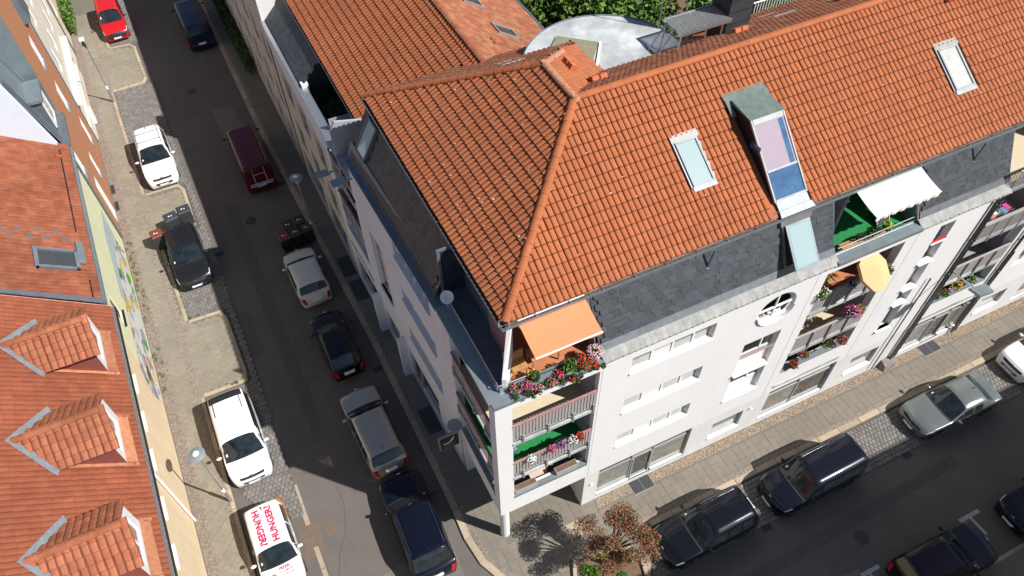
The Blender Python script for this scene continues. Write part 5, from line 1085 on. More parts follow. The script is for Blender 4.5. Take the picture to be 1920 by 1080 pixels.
class Car:
    """profile: body length L, width Wd, height Hh and stations along x (front positive, metres from the middle)"""
    def __init__(s, L, Wd, Hh, cowl, rf, rr, rb, hood=.98, nose=.72, tail=.98, belt=.93, tumble=.30, boot=None, wb=.60, nosew=.80):
        s.L, s.W, s.H = L, Wd, Hh; s.cowl, s.rf, s.rr, s.rb = cowl, rf, rr, rb; s.hood, s.nose, s.tail, s.belt, s.tum, s.boot, s.nw = hood, nose, tail, belt, tumble, boot, nosew
        s.wx = (L * wb / 2 + .02 * L, -L * wb / 2 + .0 * L); s.r = .315
    def top(s, x):
        h = s.L / 2; H = s.H
        pts = [(-h, .50), (-h + .05, .72), (-h + .13, s.tail - .04 if s.boot is None else s.tail - .10)]
        if s.boot is not None: pts += [(-h + .3, s.tail)]
        pts += [(s.rb, s.tail + .0), (s.rr - .02, H - .05), (s.rr + .15, H - .012), ((s.rr + s.rf) / 2, H), (s.rf - .15, H - .03), (s.rf, H - .07), (s.cowl, s.hood), (s.cowl + .25, s.hood - .03), (h - .45, s.nose + .10), (h - .16, s.nose), (h - .05, s.nose - .14), (h, .42)]
        for (a, za), (b, zb) in zip(pts, pts[1:]):
            if x <= b: t = (x - a) / max(1e-6, b - a); return za + (zb - za) * t
        return .42
    def hw(s, x):
        h = s.L / 2; w = s.W / 2; t = abs(x) / h; w2 = w * (1 - .055 * t ** 3)
        e = h - abs(x); rr = .42 if x > 0 else .30
        if e < rr: w2 *= s.nw + (1 - s.nw) * math.sqrt(max(0, 1 - (1 - e / rr) ** 2)) if x > 0 else .86 + .14 * math.sqrt(max(0, 1 - (1 - e / rr) ** 2))
        return w2
    def zb(s, x):
        z = .2
        for wx in s.wx:
            d = abs(x - wx); ra = s.r + .055
            if d < ra: z = max(z, s.r + math.sqrt(ra * ra - d * d))
        return z
    def ring(s, x):
        w = s.hw(x); zt = s.top(x); zb = s.zb(x); bl = min(s.belt, zt - .025); c = max(0, zt - bl - .03)
        z2 = min(max(.52, zb + .05), bl - .06); z3 = min(max(.76, z2 + .04), bl - .03)
        zb = min(zb, z2 - .03)
        f = s.tum * min(1, c / .45)
        r = [(w * .93, zb), (w * .985, zb + (z2 - zb) * .5), (w, z2), (w * .992, z3), (w * .965, bl)]
        k = c / .5
        r += [(w * .955 - .11 * f * 1.0 - .01, bl + c * .42 + .01), (w * .94 - .25 * f - .02, bl + c * .80 + .015), (w * .93 - .36 * f - .05, bl + c * .965 + .02), (w * .55 - .1 * f, zt + .0 + .008), (0, zt + .022)]
        return r
    def bow(s, x, y):
        """plan curvature of nose, windscreen and tail"""
        t = (y / (s.W / 2)) ** 2; h = s.L / 2
        if x > 0: return -(.16 * sm((x - s.rf + .2) / (h - s.rf))) * t
        return .10 * sm((s.rr + .3 - x) / (h + s.rr + .3)) * t
    def pt(s, x, k, side=1, off=0):
        r = s.ring(x); k = max(0, min(8.9999, k)); i = int(k); f = k - i
        y = r[i][0] + (r[i + 1][0] - r[i][0]) * f; z = r[i][1] + (r[i + 1][1] - r[i][1]) * f
        p = Vector((x + s.bow(x, y), y * side, z)); return p
    def npt(s, x, k, side, off):
        a = s.pt(x, k, side); e = .02; b = s.pt(x + e, k, side) - s.pt(x - e, k, side); c = s.pt(x, min(8.99, k + .05), side) - s.pt(x, max(0, k - .05), side)
        if k > 8.9: c = Vector((0, -side, 0))
        n = c.cross(b) * side
        if n.length < 1e-9: n = Vector((0, 0, 1))
        return a + n.normalized() * off
    def body(s):
        h = s.L / 2; xs = sorted(set([-h + .0, -h + .03, -h + .07, -h + .13, -h + .2] + list(np.arange(-h + .28, h - .25, .085)) + [h - .22, h - .16, h - .1, h - .05, h - .02, h] + [s.cowl, s.rf, s.rr, s.rb]))
        vs = []; fs = []; n = 10
        for x in xs:
            r = s.ring(x); row = [(x + s.bow(x, y), y, z) for y, z in r] + [(x + s.bow(x, y), -y, z) for y, z in r[-2::-1]]; vs += row
        m = 2 * n - 1
        for i in range(len(xs) - 1):
            for j in range(m - 1): fs.append((i * m + j, (i + 1) * m + j, (i + 1) * m + j + 1, i * m + j + 1))
            fs.append((i * m + m - 1, (i + 1) * m + m - 1, (i + 1) * m, i * m))
        fs.append(tuple(range(m))); fs.append(tuple(range((len(xs) - 1) * m, len(xs) * m))[::-1])
        return MB().add(vs, fs)
    def patch(s, x0, x1, k0, k1, side=1, off=.008, nx=6, nk=4, x0b=None, x1b=None):
        vs = []; fs = []
        for i in range(nx + 1):
            for j in range(nk + 1):
                f = j / nk; xa = x0 + ((x0b if x0b is not None else x0) - x0) * f; xb = x1 + ((x1b if x1b is not None else x1) - x1) * f
                x = xa + (xb - xa) * i / nx; vs.append(s.npt(x, k0 + (k1 - k0) * f, side, off))
        for i in range(nx):
            for j in range(nk): a = i * (nk + 1) + j; fs.append((a, a + nk + 1, a + nk + 2, a + 1))
        return vs, fs
def make_car(label, cat, u, v, ang, c, col, group, z=-.09, rails=None, plate_f=True, plate_r=True, van=False, bumper=None, sides=2, mirror=None, sun=None, spoiler=False, name='parked_car', hl=.0, taillow=False, rearglass=True):
    root = empty(name, P(u, v, z), label, cat, group, R(ang)); LOCAL.add(root.name)
    h = c.L / 2; B = lambda nm, vf, m, par=root, sm_=True: MB().add(*vf).build(nm, m, par, smooth=sm_)
    bo = c.body().build('body', col, root, smooth=True)
    def two(nm, x0, x1, k0, k1, m, par=root, **kw):
        for sd in (1, -1): B(nm, c.patch(x0, x1, k0, k1, sd, **kw), m, par)
    def across(nm, x0, x1, k0, m, par=root, off=.008, nx=6, x0e=None, x1e=None):
        vs = []; fs = []; ny = 8
        for i in range(nx + 1):
            for j in range(ny + 1):
                t = -1 + 2 * j / ny; k = 8.999 - (8.999 - k0) * abs(t); f = t * t
                xa = x0 + ((x0 if x0e is None else x0e) - x0) * f; xb = x1 + ((x1 if x1e is None else x1e) - x1) * f
                vs.append(c.npt(xa + (xb - xa) * i / nx, k, 1 if t >= 0 else -1, off))
        for i in range(nx):
            for j in range(ny): a = i * (ny + 1) + j; fs.append((a, a + ny + 1, a + ny + 2, a + 1))
        return B(nm, (vs, fs), m, par)
    ws = across('windscreen', c.rf - .01, c.cowl + .02, 6.75, CGL, nx=8, x0e=c.rf + .06)
    # things seen through / on the screen: dashboard edge strip, wipers, sticker
    across('wiper_cowl', c.cowl + .02, c.cowl + .09, 6.2, TRIM, off=.010, nx=2)
    B('sticker', (lambda q: q)(c.patch(c.cowl - .22, c.cowl - .14, 7.25, 7.5, -1, off=.012, nx=1, nk=1)), PLT, ws, False)
    MB().bar(c.npt(c.rf + .12, 8.85, 1, .02), c.npt(c.rf + .12, 8.85, -1, .02), .02, 5).build('rear_view_mirror', TRIM, ws)
    if rearglass: across('rear_window', c.rb + (.04 if not van else .25), c.rr + .01, 6.9, CGL, nx=6, x1e=c.rr - .03)
    # side glass
    xr, xf = c.rr + .02 + (.1 if not van else 0), c.rf + .15
    cuts = {1: [xr, xf], 2: [xr, (xr + xf) / 2, xf], 3: [xr, xr + (xf - xr) * .3, xr + (xf - xr) * .65, xf]}[sides]
    for i in range(len(cuts) - 1):
        a, b = cuts[i] + .035, cuts[i + 1] - .035; last = i == len(cuts) - 2; first = i == 0
        two('side_window', a, b, 4.12, 6.0, CGL, x0b=a + (.1 if first else 0), x1b=b - (.0), nx=4, nk=3)
        if last: two('quarter_glass', b + .03, c.cowl - .1, 4.12, 5.6, CGL, x1b=c.cowl - .42, nx=4, nk=2)
    # seams
    for x in (c.cowl - .18, (xr + xf) / 2 if sides > 1 else xr + .5, c.wx[1] + .42): two('door_seam', x - .008, x + .008, 2.0, 4.1, TRIM, off=.004, nx=1, nk=3)
    for sd in (1, -1): MB().bar(c.npt(c.cowl - .85, 3.6, sd, .02), c.npt(c.cowl - 1.0, 3.6, sd, .02), .012, 5).build('door_handle', TRIM if bumper else col, root)
    across('bonnet_seam', h - .2, h - .188, 6.2, TRIM, off=.004, nx=1); two('bonnet_seam', c.cowl + .1, h - .22, 6.2, 6.32, TRIM, off=.004, nx=6, nk=1)
    if not van: across('tailgate_seam', -h + .16, -h + .172, 6.2, TRIM, off=.004, nx=1)
    # lights
    for sd in (1, -1):
        B('headlight', c.patch(h - .46 - hl, h - .1, 3.5, 5.0, sd, off=.009, nx=5, nk=4, x0b=h - .36, x1b=h - .12), HL, root)
        if taillow: B('tail_light', c.patch(-h + .04, -h + .16, 2.5, 4.1, sd, off=.012, nx=3, nk=3), TLR, root)
        else: B('tail_light', c.patch(-h + .01, -h + .28, 3.2, 4.3, sd, off=.009, nx=4, nk=3, x1b=-h + .2), TLR, root)
        B('tail_light', c.patch(-h + .0, -h + .1, 5.2, 7.4, sd, off=.012, nx=2, nk=3), TLR, root) if not taillow else None
        # mirrors
        mp = c.pt(c.cowl - .28, 4.2, sd); mx = MB(); n = 10
        for i in range(5):
            t = math.pi * i / 4; rr_ = math.sin(t) if 0 < i < 4 else .25
            mx.v += [(mp.x + .01 + .075 * rr_ * math.cos(2 * math.pi * j / n), mp.y + sd * (.14 - .11 * math.cos(t)), mp.z + .06 + .075 * rr_ * math.sin(2 * math.pi * j / n)) for j in range(n)]
        mx.f += [(i * n + j, i * n + (j + 1) % n, (i + 1) * n + (j + 1) % n, (i + 1) * n + j) for i in range(4) for j in range(n)] + [tuple(range(n)), tuple(range(4 * n, 5 * n))[::-1]]
        mx.build('wing_mirror', mirror or col, root, smooth=True)
        for wx in c.wx:
            y = sd * (c.W / 2 - .125); wv = MB(); n = 24
            for yy, rr_ in ((-.1, c.r - .02), (-.085, c.r), (.085, c.r), (.1, c.r - .02), (.1, .2)): wv.v += [(wx + rr_ * math.cos(2 * math.pi * j / n), y + sd * yy, c.r + rr_ * math.sin(2 * math.pi * j / n)) for j in range(n)]
            wv.f += [(i * n + j, i * n + (j + 1) % n, (i + 1) * n + (j + 1) % n, (i + 1) * n + j) for i in range(4) for j in range(n)] + [tuple(range(n))]
            wo = wv.build('wheel', TYRE, root); rm = MB(); cy = y + sd * .095
            for j in range(10):
                t0 = 2 * math.pi * j / 10; t1 = t0 + .38; rm.add([(wx + .03 * math.cos(t0), cy, c.r + .03 * math.sin(t0)), (wx + .2 * math.cos(t0), cy, c.r + .2 * math.sin(t0)), (wx + .2 * math.cos(t1), cy, c.r + .2 * math.sin(t1)), (wx + .03 * math.cos(t1), cy, c.r + .03 * math.sin(t1))], [(0, 1, 2, 3)])
            rm.build('rim', RIM, wo)
    # bumpers, grille, plates
    bm = bumper or col
    gr = across('grille', h - .12, h - .05, 7.7, TRIM, off=.012, nx=3)
    across('lower_grille', h - .02, h - .002, 7.8, TRIM, off=.014, nx=2)
    if bumper: across('front_bumper', h - .1, h + .0, 5.4, bm, off=.016, nx=4); across('rear_bumper', -h + .0, -h + .06, 5.4, bm, off=.016, nx=3)
    if plate_f: pl = MB().box(lambda a, b, d: (d, a, b), -.26, .26, .38, .49, h - .02, h + .025).build('licence_plate', PLT, root); MB().box(lambda a, b, d: (d, a, b), .21, .255, .385, .485, h + .024, h + .028).build('country_band', PLB, pl)
    if plate_r: pl = MB().box(lambda a, b, d: (-d, a, b), -.26, .26, .62, .73, h - .06, h + .03).build('licence_plate', PLT, root); MB().box(lambda a, b, d: (-d, a, b), -.255, -.21, .625, .725, h + .029, h + .033).build('country_band', PLB, pl)
    MB().bar(c.npt(h - .12, 8.9, 1, .01), c.npt(h - .12, 8.9, -1, .01) + Vector((0, -.05, 0)), .04, 8).build('badge', CHROME, root)
    an = c.npt(c.rr + .25, 8.95, 1, 0); MB().bar(an, an + Vector((-.1, 0, .07)), .02, 5).build('roof_aerial', TRIM, root)
    if rails:
        for sd in (1, -1): MB().tube([c.npt(x, 7.25, sd, .045) for x in np.linspace(c.rr + .15, c.rf - .15, 5)], .018, 5).build('roof_rail', rails, root)
    if spoiler: across('rear_spoiler', c.rr - .06, c.rr + .12, 6.9, TRIM, off=.02, nx=2)
    MB().box(lambda a, b, d: (a, b, d), -h + .25, h - .3, -c.W / 2 + .12, c.W / 2 - .12, .17, .22).build('underbody', TRIM, root)
    return root, c, across, two
def hatch(L=4.2, W_=1.78, H=1.48): return Car(L, W_, H, cowl=L * .215, rf=L * .02, rr=-L * .36, rb=-L * .46)
def wagon(L=4.6, W_=1.8, H=1.47): return Car(L, W_, H, cowl=L * .20, rf=L * .04, rr=-L * .38, rb=-L * .465)
def sedan(L=4.6, W_=1.8, H=1.45): return Car(L, W_, H, cowl=L * .195, rf=L * .03, rr=-L * .20, rb=-L * .345, boot=1, tail=1.0)
def vanlet(L=4.3, W_=1.78, H=1.82, **k): return Car(L, W_, H, cowl=L * .245, rf=L * .075, rr=-L * .45, rb=-L * .475, hood=1.08, nose=.86, belt=1.05, tumble=.2, tail=1.1, **k)
GRP1 = 'cars parked on the west side of the left street'; GRP2 = 'cars parked on the east side of the left street'; GRP3 = 'cars parked along the right-hand street'
N_, S_ = 91.5, -88.5
# west side, facing the camera
PRED = paint('bright_red', (.50, .012, .015)); PW = paint('white', (.78, .78, .78)); PGREY = paint('graphite', (.022, .021, .025), .4)
c = Car(4.1, 1.66, 1.75, cowl=.80, rf=.42, rr=-1.85, rb=-1.95, hood=.98, nose=.78, belt=.98, tumble=.2, tail=1.0)
make_car('bright red small van with black bumper, topmost car in the sunny bays', 'car', -8.25, 45.2, S_, c, PRED, GRP1, van=True, bumper=TRIM, sides=1, mirror=TRIM)
c = Car(4.5, 1.84, 1.66, cowl=.86, rf=.15, rr=-1.75, rb=-2.08, hood=1.08, nose=.86, belt=1.0)
r_, c_, ac, tw_ = make_car('white estate car with roof rails in the long cobbled bay', 'car', -8.24, 29.15, S_, c, PW, GRP1, rails=CHROME, sides=3)
for x in (-.35, -1.1): MB().bar(c.npt(x, 7.2, 1, .08), c.npt(x, 7.2, -1, .08), .02, 5).build('roof_bar', RIM, r_)
c = Car(4.25, 1.76, 1.45, cowl=.88, rf=.12, rr=-1.55, rb=-1.98, hood=.96, nose=.76)
make_car('dark graphite hatchback parked in front of the wheelie bins', 'car', -8.24, 20.65, S_, c, PGREY, GRP1)
c = Car(4.2, 1.84, 1.80, cowl=1.12, rf=.55, rr=-1.9, rb=-2.0, hood=1.05, nose=.84, belt=1.02, tumble=.22, tail=1.05)
r_, c_, ac, tw_ = make_car('white compact van with a black panel at the back of its roof', 'car', -8.43, 8.75, S_, c, PW, GRP1, van=True, sides=1, rearglass=False)
B_ = ac('roof_panel', -2.0, -1.45, 7.0, TRIM, off=.012, nx=3)
for sd in (1, -1): MB().tube([c.npt(x, 7.6, sd, .02) for x in (-1.45, -1.1, -.75)], .018, 4).build('roof_strip', TRIM, r_)
c = Car(3.75, 1.66, 1.50, cowl=.98, rf=.42, rr=-1.45, rb=-1.74, hood=.98, nose=.80, tumble=.24)
r_, c_, ac, tw_ = make_car('white delivery car with red HUNGER? lettering on its roof', 'car', -8.42, 3.5, S_, c, PW, GRP1)
MAG = mat('magenta_lettering', (.60, .015, .09), .5); SAL = mat('salmon_lettering', (.65, .20, .22), .5); GOLD = mat('orange_decal', (.75, .32, .03), .5, var=.5, scale=9, col2=(.6, .08, .03))
def on_roof(x, y, ang, zo=.03): return Matrix.Translation((x, y, c.top(x) + zo)) @ Matrix.Rotation(R(ang), 4, 'Z')
text('HUNGER?', .36, on_roof(-.48, -.26, 0, .026), MAG, r_, 'roof_lettering', ext=.012, bold=.008)
text('HUNGER?', .36, on_roof(-.48, .26, 180, .026), MAG, r_, 'roof_lettering', ext=.012, bold=.008)
hx = 1.32; sl_ = -.12
def on_hood(x, y): return Matrix.Translation((x, y, c.top(x) + .03)) @ Matrix.Rotation(.17, 4, 'Y') @ Matrix.Rotation(R(90), 4, 'Z')
text('PIZZA-', .15, on_hood(1.20, .16), MAG, r_, 'bonnet_lettering', ext=.010, bold=.003); text('NOTDIENST', .11, on_hood(1.34, .17), SAL, r_, 'bonnet_lettering', ext=.010); text('0341 585 14 80', .075, on_hood(1.46, .19), SAL, r_, 'bonnet_lettering', ext=.010)
MB().disc((1.36, -.34, c.top(1.36) - .01), .11, .035, 12, .1).build('pizza_emblem', GOLD, r_)
for sd in (1, -1):
    MB().add(*c.patch(-1.78, -.75, 2.2, 4.0, sd, off=.012, nx=8, nk=3)).build('side_decal', GOLD, r_)
    MB().add(*c.patch(-1.75, -1.35, 4.3, 6.5, sd, off=.012, nx=4, nk=3)).build('side_decal', GOLD, r_)
# east side, facing away
PBLU = paint('dark_blue_black', (.012, .02, .05), .3); PWIN = paint('wine_red', (.10, .008, .016), .2); PCRE = paint('mini_white', (.60, .58, .53)); PBLK = paint('black', (.010, .010, .013), .2)
PBEI = paint('champagne', (.42, .39, .35), .5); PNAV = paint('navy', (.006, .008, .020), .3)
c = Car(4.9, 1.9, 1.93, cowl=1.9, rf=1.35, rr=-2.25, rb=-2.33, hood=1.2, nose=.98, belt=1.12, tumble=.18, tail=1.15)
r_, c_, ac, tw_ = make_car('dark blue van with a red reflector strip across its tail', 'van', -3.2, 41.9, N_, c, PBLU, GRP2, van=True, sides=3, mirror=TRIM, taillow=True)
ac('reflector_strip', -2.432, -2.424, 6.0, mat('dark_red_strip', (.3, .02, .02), .3), off=.014, nx=1)
c = Car(4.85, 1.84, 1.92, cowl=2.05, rf=1.62, rr=-2.2, rb=-2.30, hood=1.25, nose=1.0, belt=1.12, tumble=.18, tail=1.15)
r_, c_, ac, tw_ = make_car('wine red van with a bicycle rack on its tailgate', 'van', -3.28, 26.5, N_, c, PWIN, GRP2, van=True, sides=3, mirror=TRIM, taillow=True, rails=RAILR)
br = MB().bar((-2.6, -.65, 1.0), (-2.6, .65, 1.0), .025).bar((-2.75, -.65, 1.0), (-2.75, .65, 1.0), .025).bar((-2.55, -.6, .8), (-2.55, .5, .8), .02)
for y in (-.35, .3): br.bar((-2.35, y, 1.85), (-2.5, y, 1.0), .018).bar((-2.42, y, 1.5), (-2.8, y, .98), .015)
br.bar((-2.42, -.35, 1.5), (-2.42, .3, 1.5), .018); br.build('bicycle_rack', STEEL, r_)
c = Car(3.7, 1.68, 1.41, cowl=.78, rf=.36, rr=-1.35, rb=-1.66, hood=.96, nose=.78, belt=.92, tumble=.22, nosew=.84)
make_car('small cream white hatchback with pale roof and black window band', 'car', -3.04, 16.6, N_, c, PCRE, GRP2, sides=1)
c = Car(3.95, 1.68, 1.44, cowl=.86, rf=.22, rr=-1.45, rb=-1.82, hood=.95, nose=.76, nosew=.84)
make_car('small black hatchback between the cream one and the beige estate', 'car', -3.02, 11.9, N_, c, PBLK, GRP2)
c = Car(4.55, 1.76, 1.46, cowl=.98, rf=.42, rr=-1.75, rb=-2.1, hood=.95, nose=.75)
make_car('silver beige estate car parked behind the navy one', 'car', -3.08, 6.75, N_ + 1, c, PBEI, GRP2, sides=3)
c = Car(4.75, 1.90, 1.62, cowl=1.0, rf=.38, rr=-1.7, rb=-2.12, hood=1.06, nose=.84, belt=1.0)
make_car('navy blue SUV parked nearest the junction with red tail lights', 'car', -3.0, 1.85, N_ - 2, c, PNAV, GRP2, rails=CHROME, sides=3)
# right-hand street
PD1 = paint('blue_black', (.006, .007, .011), .2); PD2 = paint('ink', (.007, .008, .015), .2); PSIL = paint('silver_green', (.24, .26, .245), .6); PAUB = paint('aubergine', (.014, .006, .012), .2)
c = Car(4.4, 1.82, 1.66, cowl=.82, rf=.2, rr=-1.75, rb=-2.08, hood=1.06, nose=.84, belt=1.0)
make_car('blue-black SUV parked beside the copper-leaved tree', 'car', 7.35, -3.35, 181, c, PD1, GRP3, rails=CHROME, sides=3)
c = Car(4.5, 1.80, 1.84, cowl=1.15, rf=.60, rr=-2.05, rb=-2.16, hood=1.08, nose=.86, belt=1.06, tumble=.2, tail=1.1)
make_car('dark ink blue panel van between the SUV and the silver saloon', 'van', 12.55, -3.45, 180.5, c, PD2, GRP3, van=True, sides=1, rails=CHROME, rearglass=False)
c = Car(4.6, 1.76, 1.47, cowl=.88, rf=.12, rr=-1.0, rb=-1.62, boot=1, tail=1.0, hood=.97, nose=.74)
make_car('silver grey saloon in the cobbled parking strip', 'car', 20.4, -3.35, 178, c, PSIL, GRP3)
c = Car(4.3, 1.80, 1.55, cowl=.9, rf=.2, rr=-1.6, rb=-2.0, hood=1.0, nose=.8)
make_car('white car cut off by the right edge of the photo', 'car', 26.4, -3.1, 180, c, PW, GRP3)
c = Car(4.35, 1.82, 1.50, cowl=.86, rf=.12, rr=-1.7, rb=-2.02, hood=.98, nose=.78)
make_car('dark aubergine hatchback with a blue glass roof on the shaded side of the road', 'car', 14.85, -8.5, -1.5, c, PAUB, GRP3)
c = Car(4.3, 1.78, 1.46, cowl=.86, rf=.15, rr=-1.6, rb=-1.95, hood=.96, nose=.76)
make_car('dark grey car with pale bumper edge at the lower right corner', 'car', 20.6, -8.4, 180, c, PGREY, GRP3)
# ================================================================ street furniture
def street_lamp(u, v, h, label, wide=.33, lean=0):
    root = empty('street_lamp', P(u, v, 0), label, 'street lamp', 'street lamps')
    b = Vector(P(u, v, 0)); MB().bar(b, b + Vector((0, 0, 1.1)), .065, 10).bar(b + Vector((0, 0, 1.1)), b + Vector((0, 0, h - .35)), .042, 10).build('pole', STEEL, root)
    MB().bar(b + Vector((0, 0, 1.0)), b + Vector((0, 0, 1.2)), .072, 10).build('collar', FRAME, root)
    if wide:
        c = b + Vector((0, 0, h)); n = 24; vs = [tuple(c + Vector((0, 0, .06)))]
        for rr, zz in ((.3, .05), (.8, .0), (1, -.03)): vs += [tuple(c + Vector((wide * rr * math.cos(2 * math.pi * i / n), wide * rr * math.sin(2 * math.pi * i / n), zz))) for i in range(n)]
        fs = [(0, 1 + i, 1 + (i + 1) % n) for i in range(n)] + [(1 + k * n + i, 1 + (k + 1) * n + i, 1 + (k + 1) * n + (i + 1) % n, 1 + k * n + (i + 1) % n) for k in range(2) for i in range(n)]
        MB().add(vs, fs).build('shade_disc', mat('lamp_disc', (.29, .32, .34), .35, metal=.3, var=.05), root, smooth=True)
        MB().disc(tuple(c + Vector((0, 0, -.32))), .12, .28, 14, .16).build('lantern', GLASSW, root); MB().disc(tuple(c + Vector((0, 0, .06))), .13, .07, 12, .06).build('finial', FRAME, root)
    else:
        c = b + Vector((0, 0, h)); MB().bar(c - Vector((0, 0, .35)), c, .05).bar(c, c + Vector((-.1, .25, .1)), .04).build('arm', TRIM, root)
        MB().box(lambda a, bb, d: (c.x + a, c.y + bb, c.z + d), -.2, .1, .1, .42, .05, .14).build('lamp_head', FRAME, root); MB().disc(tuple(c + Vector((-.03, -.03, -.15))), .12, .2, 10, .08).build('joint', TRIM, root)
    return root
street_lamp(-9.62, 6.36, 4.45, 'street lamp with a flat round disc by the yellow house')
street_lamp(-9.7, 36.5, 4.35, 'thin street lamp with a small black head by the white houses', wide=0)
street_lamp(-1.8, 19.5, 4.4, 'street lamp with a blue-grey disc in the shade by the wheelie bins')
# lamp disc and hanging sign on the side wall
wl = empty('wall_lamp', P(-.33, 3.3, 4.4), 'flat round lamp disc fixed above the hanging shop sign', 'lamp')
c0 = Vector(P(-.42, 3.25, 4.45)); MB().disc(tuple(c0), .3, .03, 20, .26).build('shade_disc', mat('lamp_disc', (.33, .37, .41)), wl); MB().bar(c0, c0 + Vector((.35, 0, -.1)), .02).build('bracket', STEEL, wl)
MB().disc(tuple(c0 + Vector((0, 0, -.2))), .08, .2, 10).build('bulb', GLASSW, wl)
sg = empty('hanging_sign', P(-.7, 3.4, 3.1), 'black hanging shop sign with a white bird emblem on the side wall', 'sign')
MB().box(W, -1.12, -.26, 3.36, 3.44, 2.62, 3.66).build('sign_box', mat('sign_grey_frame', (.27, .27, .27), .5), sg)
MB().box(W, -1.06, -.31, 3.352, 3.359, 2.68, 3.55).build('sign_face', BLACK, sg)
Fsg = lambda a, b: P(a, 3.346, b)
MB().add([Fsg(*p) for p in ((-.98, 3.12), (-.90, 3.16), (-.84, 3.10), (-.76, 3.14), (-.68, 3.17), (-.60, 3.30), (-.50, 3.44), (-.44, 3.42), (-.50, 3.22), (-.56, 3.12), (-.66, 3.05), (-.74, 2.98), (-.82, 3.03), (-.88, 2.97), (-.93, 3.06))], [tuple(range(15))]).build('bird_emblem', mat('sign_cream', (.62, .56, .46), .6), sg)
MB().add([Fsg(*p) for p in ((-.98, 2.86), (-.42, 2.93), (-.42, 2.96), (-.98, 2.89), (-.98, 2.78), (-.42, 2.85), (-.42, 2.87), (-.98, 2.80))], [(0, 1, 2, 3), (4, 5, 6, 7)]).build('underline', mat('sign_olive', (.35, .35, .14), .6), sg)
MB().bar(P(-.28, 3.4, 3.5), P(-.1, 3.4, 3.5), .025).build('bracket', STEEL, sg)
al = empty('arm_lamp', P(20.0, -.2, 6.6), 'flat grey lamp head on a long arm between the downpipes', 'street lamp')
MB().bar(P(20.05, -.25, 6.75), P(19.8, -1.55, 7.1), .035, 8).build('arm', STEEL, al)
MB().add([P(*p) for p in ((19.5, -1.4, 7.1), (20.25, -1.5, 7.1), (20.2, -1.95, 7.14), (19.55, -1.9, 7.14), (19.5, -1.4, 7.22), (20.25, -1.5, 7.22), (20.2, -1.95, 7.26), (19.55, -1.9, 7.26))], [(0, 1, 2, 3), (4, 5, 6, 7), (0, 1, 5, 4), (1, 2, 6, 5), (2, 3, 7, 6), (3, 0, 4, 7)]).build('lamp_head', ALU, al)
# wheelie bins
def bin_(u, v, ang, lid, body, label, group, open_=0, w=.56, d=.6, h=1.02):
    root = empty('wheelie_bin', P(u, v, 0), label, 'wheelie bin', group, R(ang)); LOCAL.add(root.name)
    vs = [(x * w / 2 * .84, y * d / 2 * .84, .06) for x, y in ((-1, -1), (1, -1), (1, 1), (-1, 1))] + [(x * w / 2, y * d / 2, h) for x, y in ((-1, -1), (1, -1), (1, 1), (-1, 1))]
    MB().add(vs, [(0, 3, 2, 1)] + [(i, (i + 1) % 4, 4 + (i + 1) % 4, 4 + i) for i in range(4)] + [(4, 5, 6, 7)]).build('body', body, root)
    vs = [(x * (w / 2 + .02), y * (d / 2 + .02), h + .005) for x, y in ((-1, -1), (1, -1), (1, 1), (-1, 1))] + [(x * (w / 2 - .03), y * (d / 2 - .04), h + .07) for x, y in ((-1, -1), (1, -1), (1, 1), (-1, 1))]
    lo = MB().add(vs, [(0, 3, 2, 1)] + [(i, (i + 1) % 4, 4 + (i + 1) % 4, 4 + i) for i in range(4)] + [(4, 5, 6, 7)]).build('lid', lid, root)
    MB().bar((-w / 2 + .06, d / 2 + .04, h - .02), (w / 2 - .06, d / 2 + .04, h - .02), .02, 6).build('handle', TRIM, root)
    for s in (-1, 1): MB().bar((s * w / 2 * .8, d / 2 - .02, .1), (s * w / 2 * .95, d / 2 - .02, .1), .1, 12).build('wheel', TYRE, root)
    MB().disc((-.07, -.02, h + .07), .045, .012, 8).build('sticker', FRAME, root); MB().disc((.06, -.05, h + .07), .035, .012, 8).build('sticker', FRAME, root)
BINB = mat('bin_anthracite', (.045, .05, .055), .55, var=.1); LBR = mat('bin_lid_brown', (.18, .05, .03), .55, var=.1); LBK = mat('bin_lid_brown_black', (.055, .042, .036), .55, var=.1)
G = 'wheelie bins by the graphite car'
bin_(-8.42, 23.35, 10, BINB, BINB, 'anthracite wheelie bin behind the graphite car, nearer the house side', G, w=.66)
bin_(-7.68, 23.6, 6, BINB, BINB, 'anthracite wheelie bin behind the graphite car, nearer the road', G, w=.66)
bin_(-9.35, 22.4, 8, LBR, BINB, 'wheelie bin with a red-brown lid beside the graphite car', G)
G = 'wheelie bins in front of the cream hatchback'
for k, (u, v, l, nm) in enumerate(((-2.95, 19.95, LBK, 'black-lidded wheelie bin in the back row, on the road side'), (-2.3, 20.05, LBK, 'black-lidded wheelie bin in the back row, on the pavement side'), (-3.35, 19.25, LBR, 'wheelie bin with a reddish lid at the road end of the front row'), (-2.75, 19.28, LBK, 'black-lidded wheelie bin in the middle of the front row'), (-2.12, 19.35, LBK, 'black-lidded wheelie bin at the pavement end of the front row'))): bin_(u, v, 4, l, BLACK, nm, G)
